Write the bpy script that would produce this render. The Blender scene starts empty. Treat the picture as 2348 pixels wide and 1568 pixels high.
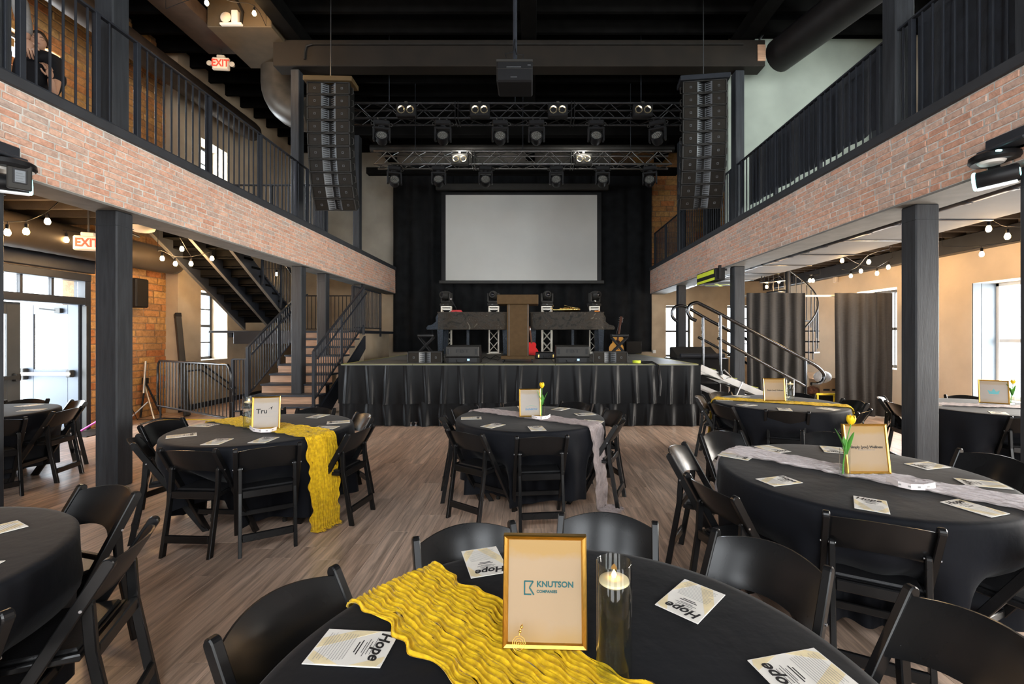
import bpy, math, random
from mathutils import Vector, Matrix, Quaternion

# ------------------------------------------------------------------ scene, camera, world, big lights
SC = bpy.context.scene
C = SC.collection
RND = random.Random(11)
R = math.radians
PI = math.pi
V = Vector
H = 1.595                       # camera height in metres
FPX, CX, CY = 1043.0, 1220.0, 770.0   # focal length and vanishing point of the 2348x1568 frame


def at(px, py, y):              # point of a picture position at distance y
    return V(((px - CX) / FPX * y, y, H - (py - CY) / FPX * y))


def onz(px, py, z):             # ... on the horizontal plane z
    y = (H - z) * FPX / (py - CY)
    return V(((px - CX) / FPX * y, y, z))


def onx(px, py, x):             # ... on the plane x
    y = x * FPX / (px - CX)
    return V((x, y, H - (py - CY) / FPX * y))


cam = bpy.data.cameras.new('camera')
cam.sensor_width = 36.0
cam.lens = FPX / 2348 * 36
cam.shift_x = -(CX - 1174) / 2348
cam.shift_y = -(784 - CY) / 2348
cam.clip_start = 0.05
camo = bpy.data.objects.new('camera', cam)
camo.location = (0, 0, H)
camo.rotation_euler = (PI / 2, 0, 0)
C.objects.link(camo)
SC.camera = camo

SC.view_settings.view_transform = 'Standard'
SC.view_settings.look = 'None'
SC.view_settings.gamma = 1.0
SC.view_settings.use_curve_mapping = False
SC.view_settings.exposure = 0.6
cy = SC.cycles
cy.max_bounces = 12
cy.diffuse_bounces = 4
cy.glossy_bounces = 3
cy.transmission_bounces = 12
cy.transparent_max_bounces = 16
cy.caustics_reflective = False
cy.caustics_refractive = False
cy.sample_clamp_indirect = 4.0
cy.use_denoising = True

world = bpy.data.worlds.new('daylight')
SC.world = world
world.use_nodes = True
bg = world.node_tree.nodes['Background']
bg.inputs[0].default_value = (0.86, 0.94, 1.0, 1)
bg.inputs[1].default_value = 4.2


def area(name, loc, aim, sx, sy, watts, col=(1, 1, 1)):
    l = bpy.data.lights.new(name, 'AREA')
    l.shape = 'RECTANGLE'
    l.size, l.size_y = sx, sy
    l.energy = watts
    l.color = col
    o = bpy.data.objects.new(name, l)
    o.location = loc
    o.rotation_euler = V(aim).to_track_quat('-Z', 'Y').to_euler()
    C.objects.link(o)
    return o


DAY = (0.84, 0.93, 1.0)
# fill lights added behind the camera, in place of unseen windows
for i, x in enumerate((-5.6, -1.9, 1.9, 5.6)):
    area('rear_fill_light', (x, -4.2, 1.9), (0, 1, -0.05), 2.2, 2.6, 62, (1.0, 0.95, 0.88))
    area('rear_fill_light', (x, -4.2, 5.4), (0, 1, -0.45), 2.2, 2.2, 80, (0.95, 0.97, 1.0))
# daylight outside the doors and windows of the left and right walls and the back wall
area('door_daylight', (-9.6, 6.2, 1.7), (1, 0.1, -0.12), 2.4, 2.8, 380, DAY)
area('left_window_daylight', (-8.2, 10.6, 1.85), (1, -0.15, -0.1), 0.9, 1.5, 160, DAY)
area('upper_left_window_daylight', (-8.1, 6.95, 5.4), (1, 0, -0.2), 0.7, 1.5, 150, DAY)
area('upper_left_window_daylight', (-8.1, 10.5, 5.3), (1, -0.1, -0.2), 0.8, 1.4, 150, DAY)
area('right_window_daylight', (9.7, 6.2, 1.9), (-1, 0.05, -0.12), 3.4, 2.4, 1000, (1.0, 0.93, 0.83))
area('right_window_daylight', (8.6, 2.2, 1.6), (-1, 0.05, -0.1), 2.4, 2.0, 420, (1.0, 0.95, 0.88))  # unseen window beside the camera, added for the light it gives
area('right_window_daylight', (8.2, 9.95, 1.7), (-1, -0.1, -0.1), 1.2, 1.6, 180, (0.95, 0.97, 1.0))
area('upper_right_window_daylight', (8.3, 5.4, 5.6), (-1, 0.3, -0.1), 2.6, 1.8, 300, (0.92, 1.0, 0.96))
for x in (4.67, 6.9):
    area('back_window_daylight', (x, 15.2, 1.75), (-0.1, -1, -0.1), 0.85, 1.6, 110, DAY)
sun = bpy.data.lights.new('sun', 'SUN')
sun.energy = 4.0
sun.angle = 0.01
sun.color = (1.0, 0.95, 0.86)
so = bpy.data.objects.new('sun', sun)
so.rotation_euler = V((-1, 0.8, -2.3)).to_track_quat('-Z', 'Y').to_euler()
C.objects.link(so)

# ------------------------------------------------------------------ mesh helpers


class MB:
    """collects shapes into one mesh"""

    def __init__(s):
        s.v, s.f, s.sm = [], [], []

    def add(s, vs, fs, smooth=False, mat=None):
        b = len(s.v)
        if mat is not None:
            vs = [mat @ V(p) for p in vs]
        s.v += [tuple(p) for p in vs]
        for q in fs:
            s.f.append(tuple(b + i for i in q))
            s.sm.append(smooth)
        return s

    def box(s, lo, hi, mat=None):
        x0, y0, z0 = lo
        x1, y1, z1 = hi
        vs = [(x0, y0, z0), (x1, y0, z0), (x1, y1, z0), (x0, y1, z0), (x0, y0, z1), (x1, y0, z1), (x1, y1, z1), (x0, y1, z1)]
        return s.add(vs, [(3, 2, 1, 0), (4, 5, 6, 7), (0, 1, 5, 4), (1, 2, 6, 5), (2, 3, 7, 6), (3, 0, 4, 7)], False, mat)

    def cbox(s, lo, hi, b=0.01, mat=None):
        """box with chamfered edges (24 vertices)"""
        c = [(lo[i] + hi[i]) / 2 for i in range(3)]
        h = [abs(hi[i] - lo[i]) / 2 for i in range(3)]
        b = min(b, *[q * 0.49 for q in h])
        vs, idx = [], {}
        for sx in (-1, 1):
            for sy in (-1, 1):
                for sz in (-1, 1):
                    for a in range(3):
                        sg = (sx, sy, sz)
                        p = [c[i] + sg[i] * (h[i] - (0 if i == a else b)) for i in range(3)]
                        idx[(sx, sy, sz, a)] = len(vs)
                        vs.append(p)
        fs = []
        for a in range(3):
            u, w = (a + 1) % 3, (a + 2) % 3
            for sg in (-1, 1):
                q = []
                for (su, sw) in ((-1, -1), (1, -1), (1, 1), (-1, 1)):
                    k = [0, 0, 0]
                    k[a], k[u], k[w] = sg, su, sw
                    q.append(idx[(k[0], k[1], k[2], a)])
                fs.append(tuple(q if sg > 0 else q[::-1]))
        for a in range(3):              # edges along axis a
            u, w = (a + 1) % 3, (a + 2) % 3
            for su in (-1, 1):
                for sw in (-1, 1):
                    k0, k1 = [0, 0, 0], [0, 0, 0]
                    k0[a], k1[a] = -1, 1
                    k0[u] = k1[u] = su
                    k0[w] = k1[w] = sw
                    q = [idx[(*k0, u)], idx[(*k1, u)], idx[(*k1, w)], idx[(*k0, w)]]
                    fs.append(tuple(q if su * sw < 0 else q[::-1]))
        for sx in (-1, 1):
            for sy in (-1, 1):
                for sz in (-1, 1):
                    q = [idx[(sx, sy, sz, a)] for a in range(3)]
                    fs.append(tuple(q if sx * sy * sz > 0 else q[::-1]))
        return s.add(vs, fs, False, mat)

    def bar(s, p0, p1, w, h, up=(0, 0, 1), b=0.0):
        """rectangular bar from p0 to p1; w across, h along 'up'"""
        p0, p1 = V(p0), V(p1)
        d = p1 - p0
        L = d.length
        d = d / L
        up = V(up)
        if abs(d.dot(up.normalized())) > 0.98:
            up = V((0, 1, 0)) if abs(d.y) < 0.9 else V((1, 0, 0))
        x = d.cross(up).normalized()
        z = x.cross(d).normalized()
        m = Matrix(((x.x, d.x, z.x, p0.x), (x.y, d.y, z.y, p0.y), (x.z, d.z, z.z, p0.z), (0, 0, 0, 1)))
        if b:
            return s.cbox((-w / 2, 0, -h / 2), (w / 2, L, h / 2), b, m)
        return s.box((-w / 2, 0, -h / 2), (w / 2, L, h / 2), m)

    def tube(s, pts, r, n=8, caps=True, closed=False):
        pts = [V(p) for p in pts]
        k = len(pts)
        rs = r if isinstance(r, (list, tuple)) else [r] * k
        ref = None
        rings = []
        for i, p in enumerate(pts):
            a = pts[(i - 1) % k] if (i > 0 or closed) else p
            c = pts[(i + 1) % k] if (i < k - 1 or closed) else p
            t = (c - a)
            t = t.normalized() if t.length > 1e-9 else V((0, 0, 1))
            if ref is None:
                ref = V((0, 0, 1)) if abs(t.z) < 0.9 else V((1, 0, 0))
            u = t.cross(ref)
            u = u.normalized() if u.length > 1e-6 else t.orthogonal().normalized()
            w = u.cross(t).normalized()
            ref = w
            rings.append([p + (u * math.cos(2 * PI * j / n) + w * math.sin(2 * PI * j / n)) * rs[i] for j in range(n)])
        vs = [q for ring in rings for q in ring]
        fs = []
        for i in range(k if closed else k - 1):
            i2 = (i + 1) % k
            for j in range(n):
                fs.append((i * n + j, i * n + (j + 1) % n, i2 * n + (j + 1) % n, i2 * n + j))
        s.add(vs, fs, True)
        if caps and not closed:
            s.add(rings[0], [tuple(range(n))[::-1]], False)
            s.add(rings[-1], [tuple(range(n))], False)
        return s

    def lathe(s, prof, n=16, mat=None, smooth=True, a0=0.0, a1=2 * PI):
        """turned shape; the profile is split at sharp corners so that they stay crisp"""
        run = [prof[0]]
        for i in range(1, len(prof)):
            run.append(prof[i])
            if i < len(prof) - 1:
                d0 = V((prof[i][0] - prof[i - 1][0], prof[i][1] - prof[i - 1][1]))
                d1 = V((prof[i + 1][0] - prof[i][0], prof[i + 1][1] - prof[i][1]))
                if d0.length > 1e-9 and d1.length > 1e-9 and d0.angle(d1) > 0.75:
                    s._turn(run, n, mat, smooth, a0, a1)
                    run = [prof[i]]
        return s._turn(run, n, mat, smooth, a0, a1)

    def _turn(s, prof, n, mat, smooth, a0, a1):
        full = abs(a1 - a0 - 2 * PI) < 1e-6
        cols = n if full else n + 1
        vs = []
        for (r, z) in prof:
            for j in range(cols):
                a = a0 + (a1 - a0) * j / n
                vs.append((r * math.cos(a), r * math.sin(a), z))
        fs = []
        for i in range(len(prof) - 1):
            for j in range(n):
                j2 = (j + 1) % cols if full else j + 1
                fs.append((i * cols + j, i * cols + j2, (i + 1) * cols + j2, (i + 1) * cols + j))
        return s.add(vs, fs, smooth, mat)

    def grid(s, rows, smooth=True, wrap=False):
        n = len(rows[0])
        vs = [p for r in rows for p in r]
        fs = []
        for i in range(len(rows) - 1):
            for j in range(n if wrap else n - 1):
                j2 = (j + 1) % n
                fs.append((i * n + j, i * n + j2, (i + 1) * n + j2, (i + 1) * n + j))
        return s.add(vs, fs, smooth)

    def slab(s, rows_a, rows_b, smooth=True):
        """two facing grids closed round the rim into a thick sheet"""
        s.grid(rows_a, smooth)
        s.grid([r[::-1] for r in rows_b], smooth)
        ra = rows_a[0] + [r[-1] for r in rows_a[1:]] + rows_a[-1][-2::-1] + [r[0] for r in rows_a[-2:0:-1]]
        rb = rows_b[0] + [r[-1] for r in rows_b[1:]] + rows_b[-1][-2::-1] + [r[0] for r in rows_b[-2:0:-1]]
        n = len(ra)
        return s.add(list(ra) + list(rb), [(i, i + n, (i + 1) % n + n, (i + 1) % n) for i in range(n)], False)

    def prism(s, poly, o, ux, uy, t, smooth=False):
        """polygon in the (ux, uy) frame at o, extruded by vector t"""
        o, ux, uy, t = V(o), V(ux), V(uy), V(t)
        a = [o + ux * p[0] + uy * p[1] for p in poly]
        b = [p + t for p in a]
        n = len(a)
        s.add(a + b, [(i, (i + 1) % n, (i + 1) % n + n, i + n) for i in range(n)], smooth)
        s.add(a, [tuple(range(n))[::-1]])
        s.add(b, [tuple(range(n))])
        return s

    def rprism(s, poly, o, ux, uy, t, b=0.003):
        """prism with chamfered rims"""
        o, ux, uy, t = V(o), V(ux), V(uy), V(t)
        n = len(poly)
        ar = sum(poly[i][0] * poly[(i + 1) % n][1] - poly[(i + 1) % n][0] * poly[i][1] for i in range(n))
        sg = 1 if ar > 0 else -1
        ins = []
        for i in range(n):
            p, q, r = V(poly[i - 1]), V(poly[i]), V(poly[(i + 1) % n])
            d0, d1 = (q - p).normalized(), (r - q).normalized()
            k = (V((-d0.y, d0.x)) + V((-d1.y, d1.x))) * sg
            k = k.normalized() if k.length > 1e-6 else V((-d0.y, d0.x)) * sg
            ins.append(q + k * b)
        L = t.length
        tn = t / L
        rings = []
        for pl, z in ((ins, 0.0), (poly, b), (poly, L - b), (ins, L)):
            rings.append([o + ux * p[0] + uy * p[1] + tn * z for p in pl])
        vs = [q for rg in rings for q in rg]
        fs = []
        for k in range(3):
            for i in range(n):
                fs.append((k * n + i, k * n + (i + 1) % n, (k + 1) * n + (i + 1) % n, (k + 1) * n + i))
        s.add(vs, fs)
        s.add(rings[0], [tuple(range(n))[::-1]])
        s.add(rings[3], [tuple(range(n))])
        return s

    def disc(s, c, nrm, r, n=16):
        q = V(nrm).to_track_quat('Z', 'Y').to_matrix()
        return s.add([V(c) + q @ V((r * math.cos(2 * PI * j / n), r * math.sin(2 * PI * j / n), 0)) for j in range(n)], [tuple(range(n))])

    def ball(s, c, r, n=10, m=6, sc=(1, 1, 1)):
        c = V(c)
        rows = []
        for i in range(m + 1):
            ph = -PI / 2 + PI * i / m
            rows.append([c + V((r * sc[0] * math.cos(ph) * math.cos(2 * PI * j / n), r * sc[1] * math.cos(ph) * math.sin(2 * PI * j / n), r * sc[2] * math.sin(ph))) for j in range(n)])
        return s.grid(rows, True, True)

    def xf(s, mat):
        s.v = [tuple(mat @ V(p)) for p in s.v]
        return s

    def mesh(s, name, mat):
        me = bpy.data.meshes.new(name)
        me.from_pydata(s.v, [], s.f)
        me.polygons.foreach_set('use_smooth', s.sm)
        for m in (mat if isinstance(mat, (list, tuple)) else [mat]):
            me.materials.append(m)
        me.update()
        return me

    def build(s, name, mat, parent=None, **props):
        return put(name, s.mesh(name, mat), parent, **props)


def curve(pts, k=4):
    """Catmull-Rom points through pts"""
    p = [V(q) for q in pts]
    out = []
    for i in range(len(p) - 1):
        a, b, c, d = p[max(0, i - 1)], p[i], p[i + 1], p[min(len(p) - 1, i + 2)]
        for j in range(k):
            t = j / k
            out.append(0.5 * ((2 * b) + (c - a) * t + (2 * a - 5 * b + 4 * c - d) * t * t + (3 * b - a - 3 * c + d) * t ** 3))
    return out + [p[-1]]


def put(name, data, parent=None, loc=None, rot=None, **props):
    o = bpy.data.objects.new(name, data)
    C.objects.link(o)
    if parent is not None:
        o.parent = parent
    if loc is not None:
        o.location = loc
    if rot is not None:
        o.rotation_euler = rot
    for k, v in props.items():
        o[k] = v
    return o


def tag(o, label, cat, group=None, kind=None):
    o['label'] = label
    o['category'] = cat
    if group:
        o['group'] = group
    if kind:
        o['kind'] = kind
    return o


def thing(name, label, cat, loc=(0, 0, 0), rz=0.0, group=None, kind=None):
    o = bpy.data.objects.new(name, None)
    o.empty_display_size = 0.1
    C.objects.link(o)
    o.location = loc
    o.rotation_euler = (0, 0, rz)
    return tag(o, label, cat, group, kind)


def kids(o, table={}):
    return list(o.children)


def copy_tree(o, parent=None):
    c = o.copy()
    C.objects.link(c)
    c.parent = parent
    for ch in list(o.children):
        copy_tree(ch, c)
    return c


def dup(o, label, loc=None, rz=None, group=None):
    c = copy_tree(o)
    if loc is not None:
        c.location = loc
    if rz is not None:
        c.rotation_euler = (0, 0, rz)
    c['label'] = label
    if group:
        c['group'] = group
    return c


def text(name, body, size, mat, parent, loc, rot, align='CENTER', shear=0.0, bold=0.0, ext=0.0004, sx=1.0):
    cu = bpy.data.curves.new(name, 'FONT')
    cu.body = body
    cu.size = size
    cu.align_x = align
    cu.align_y = 'CENTER'
    cu.shear = shear
    cu.offset = bold
    cu.extrude = ext
    cu.resolution_u = 3
    cu.materials.append(mat)
    tmp = bpy.data.objects.new(name, cu)
    C.objects.link(tmp)
    me = bpy.data.meshes.new_from_object(tmp.evaluated_get(bpy.context.evaluated_depsgraph_get()))
    bpy.data.objects.remove(tmp)
    bpy.data.curves.remove(cu)
    me.name = name
    if not me.materials:
        me.materials.append(mat)
    o = put(name, me, parent, loc, rot)
    o.scale = (sx, 1, 1)
    return o


# ------------------------------------------------------------------ materials


def nodes(name):
    m = bpy.data.materials.new(name)
    m.use_nodes = True
    nt = m.node_tree
    return m, nt, nt.nodes['Principled BSDF'], nt.nodes.new, nt.links.new


def M(name, col, rough=0.5, metal=0.0, var=0.12, scale=6.0, bump=0.0, bscale=60.0, spec=0.35, sheen=0.0, coat=0.0, emit=0.0, ecol=None, stretch=(1, 1, 1), trans=0.0, alpha=1.0, ior=1.45):
    m, nt, p, new, lk = nodes(name)
    tc = new('ShaderNodeTexCoord')
    mp = new('ShaderNodeMapping')
    mp.inputs['Scale'].default_value = stretch
    lk(tc.outputs['Object'], mp.inputs['Vector'])
    nz = new('ShaderNodeTexNoise')
    nz.inputs['Scale'].default_value = scale
    nz.inputs['Detail'].default_value = 4
    lk(mp.outputs[0], nz.inputs['Vector'])
    cr = new('ShaderNodeValToRGB')
    cr.color_ramp.elements[0].position = 0.3
    cr.color_ramp.elements[1].position = 0.7
    cr.color_ramp.elements[0].color = (*[c * (1 - var) for c in col], 1)
    cr.color_ramp.elements[1].color = (*[min(1, c * (1 + var)) for c in col], 1)
    lk(nz.outputs['Fac'], cr.inputs[0])
    lk(cr.outputs[0], p.inputs['Base Color'])
    p.inputs['Roughness'].default_value = rough
    p.inputs['Metallic'].default_value = metal
    p.inputs['Specular IOR Level'].default_value = spec
    p.inputs['Sheen Weight'].default_value = sheen
    p.inputs['Sheen Roughness'].default_value = 0.4
    p.inputs['Coat Weight'].default_value = coat
    p.inputs['Transmission Weight'].default_value = trans
    p.inputs['Alpha'].default_value = alpha
    p.inputs['IOR'].default_value = ior
    if emit:
        p.inputs['Emission Color'].default_value = (*(ecol or col), 1)
        p.inputs['Emission Strength'].default_value = emit
    if bump:
        n2 = new('ShaderNodeTexNoise')
        n2.inputs['Scale'].default_value = bscale
        n2.inputs['Detail'].default_value = 3
        lk(mp.outputs[0], n2.inputs['Vector'])
        bp = new('ShaderNodeBump')
        bp.inputs['Strength'].default_value = bump
        bp.inputs['Distance'].default_value = 0.01
        lk(n2.outputs['Fac'], bp.inputs['Height'])
        lk(bp.outputs[0], p.inputs['Normal'])
    return m


def rand_value(nt):
    """random number of a piece, alike for single pieces and for islands of a joined mesh"""
    new, lk = nt.nodes.new, nt.links.new
    oi, ge = new('ShaderNodeObjectInfo'), new('ShaderNodeNewGeometry')
    ad = new('ShaderNodeMath')
    ad.operation = 'ADD'
    lk(oi.outputs['Random'], ad.inputs[0])
    lk(ge.outputs['Random Per Island'], ad.inputs[1])
    fr = new('ShaderNodeMath')
    fr.operation = 'FRACT'
    lk(ad.outputs[0], fr.inputs[0])
    return fr.outputs[0], ge.outputs['Position']


def M_pieces(name, cols, rough=0.85, grain=None, gscale=30.0, gamt=0.25, bump=0.4, bscale=90.0, stretch=(1, 1, 1), spec=0.3):
    """bricks and planks: a colour picked per piece, grain on top"""
    m, nt, p, new, lk = nodes(name)
    rv, pos = rand_value(nt)
    cr = new('ShaderNodeValToRGB')
    cr.color_ramp.interpolation = 'LINEAR'
    el = cr.color_ramp.elements
    while len(el) < len(cols):
        el.new(0.5)
    for i, c in enumerate(cols):
        el[i].position = i / (len(cols) - 1)
        el[i].color = (*c, 1)
    lk(rv, cr.inputs[0])
    mu = new('ShaderNodeVectorMath')
    mu.operation = 'MULTIPLY'
    mu.inputs[1].default_value = stretch
    lk(pos, mu.inputs[0])
    sc = new('ShaderNodeVectorMath')
    sc.operation = 'SCALE'
    cmb = new('ShaderNodeCombineXYZ')
    for k in range(3):
        lk(rv, cmb.inputs[k])
    lk(cmb.outputs[0], sc.inputs[0])
    sc.inputs['Scale'].default_value = 37.0
    av = new('ShaderNodeVectorMath')
    lk(mu.outputs[0], av.inputs[0])
    lk(sc.outputs[0], av.inputs[1])
    nz = new('ShaderNodeTexNoise')
    nz.inputs['Scale'].default_value = gscale
    nz.inputs['Detail'].default_value = 5
    nz.inputs['Roughness'].default_value = 0.65
    nz.inputs['Distortion'].default_value = 0.6
    lk(av.outputs[0], nz.inputs['Vector'])
    mr = new('ShaderNodeMapRange')
    mr.inputs[1].default_value = 0.3
    mr.inputs[2].default_value = 0.7
    mr.inputs[3].default_value = 1 - gamt
    mr.inputs[4].default_value = 1 + gamt * 0.6
    lk(nz.outputs['Fac'], mr.inputs[0])
    mx = new('ShaderNodeVectorMath')
    mx.operation = 'SCALE'
    lk(cr.outputs[0], mx.inputs[0])
    lk(mr.outputs[0], mx.inputs['Scale'])
    lk(mx.outputs[0], p.inputs['Base Color'])
    p.inputs['Roughness'].default_value = rough
    p.inputs['Specular IOR Level'].default_value = spec
    n2 = new('ShaderNodeTexNoise')
    n2.inputs['Scale'].default_value = bscale
    n2.inputs['Detail'].default_value = 3
    lk(av.outputs[0], n2.inputs['Vector'])
    bp = new('ShaderNodeBump')
    bp.inputs['Strength'].default_value = bump
    bp.inputs['Distance'].default_value = 0.006
    lk(n2.outputs['Fac'], bp.inputs['Height'])
    lk(bp.outputs[0], p.inputs['Normal'])
    return m


def M_glass(name, col=(1, 1, 1), ior=1.45):
    """clear glass or water: lets what lies behind show, gloss by Fresnel"""
    m, nt, p, new, lk = nodes(name)
    out = nt.nodes['Material Output']
    tr = new('ShaderNodeBsdfTransparent')
    nz = new('ShaderNodeTexNoise')
    nz.inputs['Scale'].default_value = 3.0
    cr = new('ShaderNodeValToRGB')
    cr.color_ramp.elements[0].color = (*[c * 0.97 for c in col], 1)
    cr.color_ramp.elements[1].color = (*col, 1)
    lk(nz.outputs['Fac'], cr.inputs[0])
    lk(cr.outputs[0], tr.inputs[0])
    gl = new('ShaderNodeBsdfGlossy')
    gl.inputs['Roughness'].default_value = 0.03
    fr = new('ShaderNodeLayerWeight')
    fr.inputs[0].default_value = 0.5
    pw = new('ShaderNodeMath')
    pw.operation = 'POWER'
    pw.inputs[1].default_value = 4.0
    lk(fr.outputs['Facing'], pw.inputs[0])
    mr = new('ShaderNodeMapRange')
    mr.inputs[3].default_value = (ior - 1) * 0.05
    mr.inputs[4].default_value = (ior - 1) * 1.5
    lk(pw.outputs[0], mr.inputs[0])
    mx = new('ShaderNodeMixShader')
    lk(mr.outputs[0], mx.inputs[0])
    lk(tr.outputs[0], mx.inputs[1])
    lk(gl.outputs[0], mx.inputs[2])
    lk(mx.outputs[0], out.inputs[0])
    nt.nodes.remove(p)
    return m


def gauze(m, lo=0.70):
    """loose weave: a little of what lies below shows where it is seen square on"""
    nt = m.node_tree
    p = nt.nodes['Principled BSDF']
    lw = nt.nodes.new('ShaderNodeLayerWeight')
    lw.inputs[0].default_value = 0.5
    mr = nt.nodes.new('ShaderNodeMapRange')
    mr.inputs[1].default_value = 0.0
    mr.inputs[2].default_value = 0.55
    mr.inputs[3].default_value = lo
    mr.inputs[4].default_value = 1.0
    nt.links.new(lw.outputs['Facing'], mr.inputs[0])
    nt.links.new(mr.outputs[0], p.inputs['Alpha'])
    return m


def M_wash(name, mid, edge):
    """printed sheet with a gold watercolour wash toward its edges"""
    m, nt, p, new, lk = nodes(name)
    tc = new('ShaderNodeTexCoord')
    sp = new('ShaderNodeSeparateXYZ')
    lk(tc.outputs['Generated'], sp.inputs[0])
    nz = new('ShaderNodeTexNoise')
    nz.inputs['Scale'].default_value = 3.0
    nz.inputs['Detail'].default_value = 4
    lk(tc.outputs['Generated'], nz.inputs['Vector'])
    ad = new('ShaderNodeMath')
    ad.operation = 'MULTIPLY_ADD'
    ad.inputs[1].default_value = 0.22
    lk(nz.outputs['Fac'], ad.inputs[0])
    lk(sp.outputs['Z'], ad.inputs[2])
    cr = new('ShaderNodeValToRGB')
    e = cr.color_ramp.elements
    for i, (q, c) in enumerate(((0.08, edge), (0.32, mid), (0.92, mid), (1.12, edge))):
        k = e[i] if i < 2 else e.new(min(1.0, q))
        k.position = min(1.0, q)
        k.color = (*c, 1)
    lk(ad.outputs[0], cr.inputs[0])
    lk(cr.outputs[0], p.inputs['Base Color'])
    p.inputs['Roughness'].default_value = 0.4
    p.inputs['Specular IOR Level'].default_value = 0.2
    return m


def M_pane(name):
    """thin window pane: mostly lets light straight through, a little gloss"""
    m, nt, p, new, lk = nodes(name)
    out = nt.nodes['Material Output']
    tr = new('ShaderNodeBsdfTransparent')
    gl = new('ShaderNodeBsdfGlossy')
    gl.inputs['Roughness'].default_value = 0.02
    nz = new('ShaderNodeTexNoise')
    nz.inputs['Scale'].default_value = 2.0
    mr = new('ShaderNodeMapRange')
    mr.inputs[3].default_value = 0.04
    mr.inputs[4].default_value = 0.08
    lk(nz.outputs['Fac'], mr.inputs[0])
    mx = new('ShaderNodeMixShader')
    lk(mr.outputs[0], mx.inputs[0])
    lk(tr.outputs[0], mx.inputs[1])
    lk(gl.outputs[0], mx.inputs[2])
    lk(mx.outputs[0], out.inputs[0])
    nt.nodes.remove(p)
    return m


m_brick = M_pieces('painted_red_brick', [(0.58, 0.32, 0.23), (0.67, 0.41, 0.305), (0.63, 0.37, 0.27), (0.54, 0.39, 0.32), (0.70, 0.45, 0.34), (0.47, 0.37, 0.32), (0.65, 0.39, 0.285)], 0.9, gscale=22, gamt=0.3, bump=0.6, spec=0.1)
m_mortar = M('lime_mortar', (0.56, 0.55, 0.52), 0.95, var=0.25, scale=14, bump=0.7, bscale=80)
m_block = M_pieces('cream_city_brick', [(0.46, 0.24, 0.075), (0.52, 0.29, 0.10), (0.42, 0.15, 0.05), (0.55, 0.31, 0.11), (0.36, 0.17, 0.07), (0.48, 0.26, 0.09), (0.50, 0.18, 0.06)], 0.9, gscale=14, gamt=0.4, bump=0.7, bscale=60)
m_bmortar = M('brown_mortar', (0.26, 0.17, 0.10), 0.95, var=0.3, scale=14, bump=0.6)
m_plank = M_pieces('walnut_look_plank', [(0.48, 0.335, 0.25), (0.58, 0.42, 0.325), (0.53, 0.38, 0.29), (0.62, 0.46, 0.36), (0.46, 0.325, 0.245)], 0.29, gscale=2.6, gamt=0.62, bump=0.06, bscale=12, stretch=(9.0, 0.55, 1.0), spec=0.5)
m_sub = M('subfloor', (0.05, 0.035, 0.025), 0.9)
m_char = M('charcoal_timber_paint', (0.030, 0.033, 0.038), 0.5, var=0.25, scale=5, bump=0.16, bscale=18, stretch=(6, 6, 0.5), spec=0.3)
m_charm = M('charcoal_steel_paint', (0.022, 0.025, 0.032), 0.42, var=0.15)
m_black = M('black_ceiling_paint', (0.0025, 0.0025, 0.0027), 0.9, var=0.3, spec=0.03)
m_joist = M('black_joist_paint', (0.0040, 0.0038, 0.0036), 0.85, var=0.35, scale=4, spec=0.06)
m_lowjoist = M('dark_brown_joist', (0.035, 0.026, 0.019), 0.7, var=0.35, scale=4, bump=0.2)
m_plaster = M('skim_plaster', (0.40, 0.325, 0.235), 0.9, var=0.16, scale=1.7, bump=0.15, bscale=25)
m_plasterg = M('grey_skim_plaster', (0.33, 0.32, 0.285), 0.9, var=0.22, scale=1.1, bump=0.15, bscale=25)
m_plasterw = M('pale_green_plaster', (0.36, 0.40, 0.35), 0.9, var=0.14, scale=1.3)
m_tan = M('warm_tan_plaster', (0.64, 0.53, 0.40), 0.9, var=0.1, scale=1.5, bump=0.12, bscale=25)
m_drywall = M('grey_drywall', (0.12, 0.12, 0.121), 0.9, var=0.06, scale=3)
m_soffit = M('grey_beam_soffit', (0.17, 0.165, 0.155), 0.8, var=0.15)
m_cap = M('charcoal_cap_paint', (0.035, 0.037, 0.042), 0.5, var=0.12)
m_duct = M('dark_spiral_duct', (0.022, 0.020, 0.018), 0.5, metal=0.3, var=0.2)
m_chair = M('black_resin', (0.0075, 0.0075, 0.008), 0.25, var=0.2, spec=0.36)
m_pad = M('black_vinyl_pad', (0.012, 0.012, 0.013), 0.32, var=0.2, bump=0.1, bscale=200)
m_cloth = M('black_polyester_cloth', (0.0056, 0.0064, 0.0092), 0.7, var=0.2, scale=3, bump=0.25, bscale=14, sheen=0.06, spec=0.16)
m_skirt = M('black_satin_skirt', (0.0020, 0.0026, 0.0038), 0.42, var=0.25, scale=5, sheen=0.03, spec=0.24)
m_drape = M('black_velour', (0.011, 0.0118, 0.013), 0.85, var=0.3, scale=4, sheen=0.05, spec=0.1)
m_grey_cur = M('grey_slub_curtain', (0.034, 0.0315, 0.030), 0.7, var=0.3, scale=18, stretch=(1, 1, 14), sheen=0.06, spec=0.15)
m_yellow = gauze(M('yellow_gauze', (0.84, 0.50, 0.012), 0.85, var=0.3, scale=40, stretch=(1, 1, 1), bump=0.5, bscale=70, sheen=0.15))
m_mauve = gauze(M('mauve_gauze', (0.44, 0.37, 0.36), 0.9, var=0.12, scale=40, bump=0.5, bscale=70))
m_white_g = gauze(M('pale_grey_gauze', (0.60, 0.54, 0.54), 0.9, var=0.08, scale=40, bump=0.5, bscale=70))
m_gold = M('brushed_gold', (0.75, 0.44, 0.10), 0.28, metal=1.0, var=0.15, scale=30, stretch=(1, 12, 1))
m_paper = M_wash('cream_print_sheet', (0.34, 0.245, 0.155), (0.34, 0.215, 0.085))
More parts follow.
